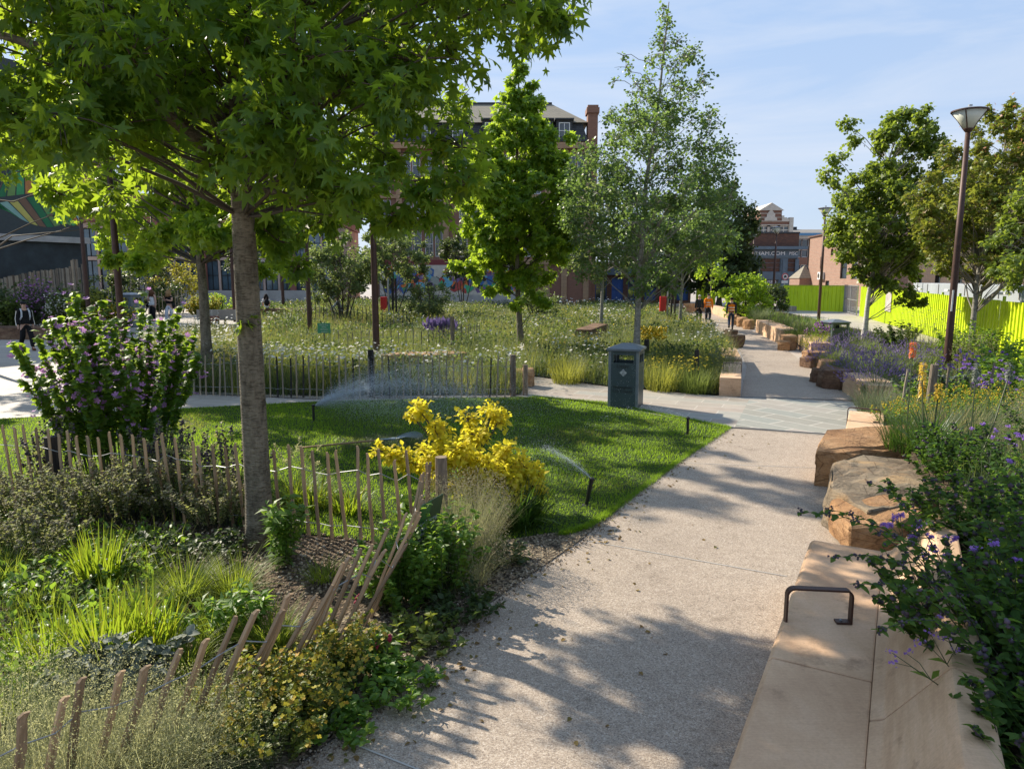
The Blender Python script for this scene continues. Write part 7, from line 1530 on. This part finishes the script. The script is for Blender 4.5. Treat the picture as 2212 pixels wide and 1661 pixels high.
def person(label, loc, rz, h, arms, legs, top, bottom, shoes='black', hair=None, sleeves='long', female=False, extra=None, lean=0., head_yaw=0., crop=0., wide=1., group=None, sit=False):
    """arms/legs: for left then right (elbow, wrist) / (knee, ankle) offsets as fractions of height; +y is forward"""
    sw = .088 if female else .104; ly = lambda z: lean*(z-.5)
    pz = .53
    J = dict(pel=(0, 0, pz), sp=(0, ly(.61), .61), ch=(0, ly(.72)+.005, .72), nb=(0, ly(.815), .815), nk=(0, ly(.85)+.004, .85), hl=(0, ly(.885)+.012, .886), hm=(0, ly(.925)+.012, .926), ht=(0, ly(.965)+.004, .968))
    base = ['pel', 'sp', 'ch', 'nb', 'nk', 'hl', 'hm', 'ht']; V = [J[k] for k in base]; E = [(i, i+1) for i in range(7)]
    Rr = [(.078, .062), (.064 if female else .072, .05), (.074 if female else .088, .056), (.05, .042), (.031, .033), (.038, .046), (.043, .053), (.030, .036)]
    idx = {}
    for si, s in enumerate((-1, 1)):
        el, wr = arms[si]; kn, an = legs[si]
        sh = (s*sw, ly(.80), .80); V.append(sh); idx['sh%d' % si] = len(V)-1; E.append((3, len(V)-1)); Rr.append(.036)
        for nm, p, r in (('el', el, .026), ('wr', wr, .0175)): V.append((s*sw+s*p[0], ly(.8)+p[1], p[2])); E.append((len(V)-2, len(V)-1)); Rr.append(r); idx[nm+str(si)] = len(V)-1
        a = Vector(V[-2]); b = Vector(V[-1]); d = (b-a).normalized(); hd = b+d*.042; V.append(tuple(hd)); E.append((len(V)-2, len(V)-1)); Rr.append((.021, .013)); idx['hd%d' % si] = len(V)-1
        V.append((s*.052, 0, pz-.035)); E.append((0, len(V)-1)); Rr.append(.056); idx['hp%d' % si] = len(V)-1
        for nm, p, r in (('kn', kn, .036), ('an', an, .022)): V.append((s*.052+s*p[0], p[1], p[2])); E.append((len(V)-2, len(V)-1)); Rr.append(r); idx[nm+str(si)] = len(V)-1
        A = V[-1]; V.append((A[0]+s*.008, A[1]+.075, max(.012, A[2]-.028))); E.append((len(V)-2, len(V)-1)); Rr.append((.022, .016))
    sc = lambda L: [tuple(Vector(p)*h) for p in L]; sr = lambda L, k=1., a=0.: [tuple((q*k+a)*h for q in r) if isinstance(r, tuple) else (r*k+a)*h for r in L]
    body = skinmesh(sc(V), E, sr(Rr))
    ex = MB(); hm = Vector(J['hm'])*h
    ex.add([hm+Vector(q)*h for q in ((-.008, .048, -.012), (.008, .048, -.012), (0, .066, -.014), (0, .05, .012))], [(0, 1, 2), (1, 3, 2), (3, 0, 2), (0, 3, 1)])
    for s in (-1, 1): ex.box(hm+Vector((s*.019, .0505, .004))*h, (.012*h, .004*h, .005*h), m=1); ellip(ex, hm+Vector((s*.046, .0, -.004))*h, (.006*h, .013*h, .018*h), n=6)
    ex.box(hm+Vector((0, .047, -.026))*h, (.02*h, .004*h, .004*h), m=1)
    for si, s in enumerate((-1, 1)):                         # five fingers curled a little, thumb from the side of the palm
        a = Vector(V[idx['wr%d' % si]]); b = Vector(V[idx['hd%d' % si]]); d = (b-a).normalized(); sd = d.cross(Vector((s, 0, 0))); sd = (sd if sd.length > .1 else Vector((0, 1, 0))).normalized(); nn = d.cross(sd)
        for f in range(4):
            o_ = b+sd*(.0075*(f-1.5)); L = (.034, .042, .039, .030)[f]; ex.tube([o_*h, (o_+d*L*.5+nn*.002)*h, (o_+d*L*.85-nn*.006*s)*h], [.0052*h, .0047*h, .0036*h], 6)
        o_ = a.lerp(b, .45)+sd*.014; ex.tube([o_*h, (o_+sd*.014+d*.018)*h, (o_+sd*.016+d*.034)*h], [.0062*h, .0055*h, .004*h], 6)
    k = len(body.vertices); vv = [tuple(v.co) for v in body.vertices]+ex.v; ff = [tuple(p.vertices) for p in body.polygons]+[tuple(i+k for i in f) for f in ex.f]; mi = [0]*len(body.polygons)+ex.m
    bm_ = bpy.data.meshes.new('person'); bm_.from_pydata(vv, [], ff); bm_.polygons.foreach_set('material_index', mi); bm_.polygons.foreach_set('use_smooth', [True]*len(ff)); bpy.data.meshes.remove(body)
    o = linkmesh('person', bm_, [M['skin'], M['facedark']], None); o.location = loc; o.rotation_euler.z = rz; tag(o, label, 'person', group)
    # top
    tv = [(0, ly(.56), .56+crop), V[1], V[2], (0, ly(.805), .808)]; te = [(0, 1), (1, 2), (2, 3)]; tr = [(.080*wide, .066*wide), (.074*wide, .062*wide), (.090 if not female else .078, .066), (.055, .048)]
    if crop: tv[1] = (0, ly(.66), .66)
    for si in (0, 1):
        if sleeves == 'none': continue
        tv.append(V[idx['sh%d' % si]]); te.append((3, len(tv)-1)); tr.append(.043)
        if sleeves == 'short': tv.append(tuple(Vector(V[idx['sh%d' % si]]).lerp(Vector(V[idx['el%d' % si]]), .55))); te.append((len(tv)-2, len(tv)-1)); tr.append(.040)
        if sleeves == 'long':
            tv.append(V[idx['el%d' % si]]); te.append((len(tv)-2, len(tv)-1)); tr.append(.036*wide); tv.append(V[idx['wr%d' % si]]); te.append((len(tv)-2, len(tv)-1)); tr.append(.029*wide)
    linkmesh('shirt', skinmesh(sc(tv), te, sr(tr), 1), CL[top], o)
    bv = [(0, 0, .575), (0, 0, .53)]; be = [(0, 1)]; br = [(.075, .06), (.084, .068)]
    for si in (0, 1):
        for nm, r in (('hp', .062), ('kn', .046*wide), ('an', .037*wide)): bv.append(V[idx[nm+str(si)]] if nm != 'an' else tuple(Vector(V[idx['an%d' % si]])+Vector((0, 0, .012)))); be.append((1 if nm == 'hp' else len(bv)-2, len(bv)-1)); br.append(r)
    linkmesh('trousers', skinmesh(sc(bv), be, sr(br), 1), CL[bottom], o)
    for si in (0, 1):
        a = Vector(V[idx['an%d' % si]])*h; mb = MB(); ellip(mb, a+Vector((0, .032*h, -.024*h)), (.028*h, .070*h, .026*h)); ellip(mb, a+Vector((0, -.005*h, -.008*h)), (.028*h, .032*h, .04*h)); mb.build('shoe', CL[shoes], o, smooth=True)
    if hair:
        kind, col = hair; mb = MB(); ellip(mb, hm+Vector((0, -.008, .014))*h, (.051*h, .060*h, .045*h), n=14)
        if kind == 'cap': mb = MB(); ellip(mb, hm+Vector((0, -.004, .022))*h, (.052*h, .062*h, .036*h), n=14); ellip(mb, hm+Vector((0, .062, .012))*h, (.040*h, .045*h, .006*h), n=10)
        if kind == 'long':
            for i in range(26):
                a = math.pi*(1.0+(i-13)/13*.92)-math.pi/2; c_, s_ = math.cos(a), math.sin(a); q = hm+Vector((c_*.045, s_*.048-.006, .012))*h; L = .13+.04*random.random()
                mb.tube([q, q+Vector((c_*.014, s_*.014, -L*.4))*h, q+Vector((c_*.028+random.gauss(0, .006), s_*.022+.01, -L))*h], [.014*h, .017*h, .008*h], 6)
        mb.build('cap' if kind == 'cap' else 'hair', CL[col], o, smooth=True)
    if extra: extra(o, h, V, idx)
    return o
ARM = lambda s: ((.022, -.02+.03*s, .64), (.03, .01+.06*s, .50))
def legpose(f, b): return ((.004, f*.5+.03, .29), (.004, f, .05)), ((.004, -b*.45+.05, .29), (.004, -b, .065+.05*(b > .1)))
def walk(st, flip=False):
    a, b = legpose(st, st*1.1); return (b, a) if flip else (a, b)
def pack(col, y=-.11, straps=None):
    def f(o, h, V, idx):
        mb = MB(); ellip(mb, Vector((0, y, .71))*h, (.085*h, .055*h, .11*h)); mb.build('backpack', CL[col], o, smooth=True)
        if straps:
            for s in (-1, 1):
                MB().tube([Vector((s*.06, -.06, .80))*h, Vector((s*.066, .02, .835))*h, Vector((s*.07, .07, .78))*h, Vector((s*.075, .07, .68))*h, Vector((s*.085, .0, .62))*h], .016*h, 6).build('strap', CL[straps], o)
    return f
def manx(o, h, V, idx):
    pack('charcoal', straps='lightgrey')(o, h, V, idx)
    for si in (0, 1):
        a, b, c = (Vector(V[idx[k+str(si)]]) for k in ('sh', 'el', 'wr')); off = Vector(((-1, 1)[si]*.036, .012, 0)); MB().tube([(a+off)*h, (b+off)*h, (c+off*.85)*h], .008*h, 5).build('sleeve_stripe', CL['reflect'], o)
q = at(60, 757)
person('person in black with a cap and pale backpack straps, walking across the left square', q, R(-125), 1.80, (((.03, -.05, .64), (.045, -.03, .51)), ((.03, .0, .64), (.045, .05, .51))), walk(.13), 'black', 'black', 'boot', ('cap', 'black'), extra=manx, wide=1.12)
def bag(side, y=0., col='black'):
    def f(o, h, V, idx):
        mb = MB(); ellip(mb, Vector((side*.145, y, .53))*h, (.035*h, .06*h, .065*h)); b = mb.build('shoulder_bag', CL[col], o, smooth=True); MB().tube([Vector((side*.13, y, .57))*h, Vector((side*.11, y+.035, .70))*h, Vector((side*.085, y, .835))*h, Vector((side*.11, y-.045, .70))*h, Vector((side*.135, y, .57))*h], .007*h, 5).build('strap', CL[col], b)
    return f
w1 = PY(332, 697, 35); w2 = PY(368, 698, 35)
person('person with long brown hair in a white vest and black trousers, beside another walker', (w1.x, 35, gz(w1.x, 35)), R(172), 1.70, (((.03, .01, .645), (.03, .03, .52)), ((.015, .02, .65), (-.06, .10, .70))), walk(.05), 'white', 'black', 'white', ('long', 'hairbrown'), 'none', True, bag(1), wide=1.15)
person('person in a black crop top and pale grey joggers, right of the walking pair', (w2.x, 35, gz(w2.x, 35)), R(176), 1.68, (((.02, .03, .66), (-.05, .10, .68)), ((.03, .02, .65), (.0, .09, .74))), walk(.09, True), 'black', 'lightgrey', 'white', ('long', 'hairblond'), 'short', True, bag(-1), crop=.045, wide=1.1)
def bands(o, h, V, idx):
    for z in (.60, .68): 
        pr = [(.0905, -.006), (.0945, -.006), (.0945, .012), (.0905, .012)]; ob = MB().lathe([(1.0, -.012*h), (1.02, -.012*h), (1.02, .012*h), (1.0, .012*h)], 20).build('reflective_band', CL['reflect'], o); ob.scale = (.096*h, .078*h, 1); ob.location = (0, 0, z*h)
def jacketx(o, h, V, idx):
    bands(o, h, V, idx); s = Vector(V[idx['hd0']])*h; MB().tube([s+Vector((0, 0, .25)), s+Vector((0, .05, -.75))], .013, 6).build('litter_picker', M['handle'], o)
c1 = G(1529, 696); c2 = G(1578, 713)
person('person in an orange high-visibility jacket and dark cap walking away, carrying a stick', (c1.x, c1.y, 0), R(-14), 1.72, (ARM(.4), ARM(-.3)), walk(.10), 'hivis', 'charcoal', 'black', ('cap', 'charcoal'), extra=jacketx, wide=1.22)
def vestx(o, h, V, idx):
    tv = [(0, 0, .575), (0, 0, .65), (0, .005, .73), (0, 0, .805)]; vm = skinmesh([tuple(Vector(p)*h) for p in tv], [(0, 1), (1, 2), (2, 3)], [(.098*h, .082*h), (.094*h, .080*h), (.108*h, .08*h), (.085*h, .06*h)], 1); linkmesh('hi_vis_vest', vm, CL['hivis'], o); bands(o, h*1.0, V, idx)
    for b in [c for c in o.children if c.name.startswith('reflective')]: b.scale = (.106*h, .090*h, 1)
person('person in an orange high-visibility vest over a navy top walking away on the path', (c2.x, c2.y, 0), R(-14), 1.68, (ARM(-.5), ARM(.5)), walk(.12, True), 'navy', 'jeans', 'black', ('short', 'hairdark'), extra=vestx)
c3 = G(1509, 695)
person('grey-haired person in dark clothes walking just left of the orange jacket', (c3.x-.15, c3.y-.6, 0), R(-10), 1.66, (ARM(.2), ARM(-.2)), walk(.08), 'charcoal', 'black', 'black', ('short', 'hairgrey'), wide=1.2)
SITL = (((.03, .20, .50), (.03, .21, .24)), ((.03, .20, .50), (.03, .22, .24)))
c4 = PY(1689, 668, 57)
sb = MB().box((0, 0, .2), (2.2, .6, .4)).build('stone_block', M['flags'], None, bevel=.02); sb.location = (c4.x, 57.1, 0); tag(sb, 'low stone seat under the dark-haired sitter by the hoarding', 'stone bench')
person('dark-haired person in a pale top sitting low in front of the lime hoarding', (c4.x, 57.0, -.36), R(160), 1.65, (((.02, .08, .64), (-.03, .16, .62)), ((.02, .08, .64), (-.04, .16, .60))), SITL, 'white', 'black', 'black', ('long', 'hairdark'), 'short', True)
c5 = PY(573, 665, 38)
sb = MB().box((0, 0, .3), (5.2, .6, .6)).build('stone_block', M['darkrock'], None, bevel=.02); sb.location = (c5.x+.6, 38.2, gz(c5.x, 38)); tag(sb, 'dark low wall block that the person with the black backpack sits on', 'stone bench')
person('long-dark-haired person with a black backpack sitting with their back turned, left of the meadow', (c5.x, 38.2, gz(c5.x, 38)-.25), R(25), 1.66, (((.02, .06, .65), (-.01, .14, .58)), ((.02, .06, .65), (-.01, .14, .58))), SITL, 'white', 'navy', 'black', ('long', 'hairdark'), 'short', True, pack('black'))
c6 = PY(736, 665, 37.6)
person('person in a pale blue top and orange trousers working behind the multi-stemmed shrub', (c6.x, 37.8, .0), R(100), 1.72, (((.0, .12, .66), (.0, .2, .58)), ((.0, .12, .66), (.0, .2, .56))), walk(.06), 'paleblue', 'orange', 'black', ('short', 'hairdark'), lean=.35)
# ---- light, sky, camera
SUN_AZ = Vector((-.752, .66)).normalized(); EL = R(34.5)
sd = Vector((SUN_AZ.x*math.cos(EL), SUN_AZ.y*math.cos(EL), math.sin(EL)))
L = bpy.data.lights.new('sun', 'SUN'); L.energy = 4.4; L.angle = R(.6); L.color = (1, .90, .74)
lo = bpy.data.objects.new('sun', L); COL.objects.link(lo); lo.rotation_euler = (-sd).to_track_quat('-Z', 'Y').to_euler(); lo.location = (-20, 15, 30)
W = bpy.data.worlds.new('World'); SC.world = W; W.use_nodes = True; nt = W.node_tree; nt.nodes.clear()
def wn(t, **k):
    x = nt.nodes.new('ShaderNode'+t)
    for a, b in k.items(): setattr(x, a, b)
    return x
sky = wn('TexSky', sky_type='NISHITA', sun_disc=False); sky.sun_elevation = EL; sky.sun_rotation = math.atan2(sd.x, sd.y); sky.air_density = 1.0; sky.dust_density = .6; sky.ozone_density = 1.5
tc = wn('TexCoord'); mp = wn('Mapping'); mp.inputs['Scale'].default_value = (1.2, 2.2, 9.); mp.inputs['Rotation'].default_value = (.0, .32, .5)
nz = wn('TexNoise'); nz.inputs['Scale'].default_value = 1.6; nz.inputs['Detail'].default_value = 7; nz.inputs['Roughness'].default_value = .58; nz.inputs['Distortion'].default_value = .6
rp = wn('ValToRGB'); rp.color_ramp.elements[0].position = .40; rp.color_ramp.elements[0].color = (0, 0, 0, 1); rp.color_ramp.elements[1].position = .78; rp.color_ramp.elements[1].color = (.85, .85, .85, 1)
mx = wn('MixRGB'); mx.inputs[2].default_value = (1.55, 2.08, 2.95, 1)
bg = wn('Background'); bg.inputs[1].default_value = .15; wo = wn('OutputWorld')
lk = nt.links.new
lk(tc.outputs['Generated'], mp.inputs[0]); lk(mp.outputs[0], nz.inputs[0]); lk(nz.outputs[0], rp.inputs[0]); lk(rp.outputs[0], mx.inputs[0])
mx.inputs[2].default_value = (2.55, 2.75, 3.1, 1)
sx_ = wn('SeparateXYZ'); lk(tc.outputs['Generated'], sx_.inputs[0]); er = wn('ValToRGB'); er.color_ramp.elements[0].position = .02; er.color_ramp.elements[0].color = (1.75, 2.08, 2.66, 1); er.color_ramp.elements[1].position = .55; er.color_ramp.elements[1].color = (1.15, 1.78, 2.85, 1); lk(sx_.outputs[2], er.inputs[0])
m0 = wn('MixRGB'); m0.inputs[0].default_value = .90; lk(sky.outputs[0], m0.inputs[1]); lk(er.outputs[0], m0.inputs[2]); lk(m0.outputs[0], mx.inputs[1]); lk(mx.outputs[0], bg.inputs[0]); lk(bg.outputs[0], wo.inputs[0])
cam = bpy.data.cameras.new('camera'); cam.sensor_width = 36; cam.lens = 36*F/2212; cam.clip_end = 20000; cam.clip_start = .05
co = bpy.data.objects.new('camera', cam); COL.objects.link(co); co.location = (0, 0, CH); co.rotation_euler = (math.pi/2-PIT, 0, 0); SC.camera = co
SC.view_settings.view_transform = 'Standard'; SC.view_settings.look = 'None'; SC.view_settings.exposure = 1.06; SC.view_settings.gamma = 1
cy = SC.cycles; cy.max_bounces = 8; cy.diffuse_bounces = 3; cy.glossy_bounces = 2; cy.transmission_bounces = 6; cy.transparent_max_bounces = 8
cy.use_denoising = True; cy.denoiser = 'OPENIMAGEDENOISE'; cy.sample_clamp_indirect = 6; cy.caustics_reflective = False; cy.caustics_refractive = False
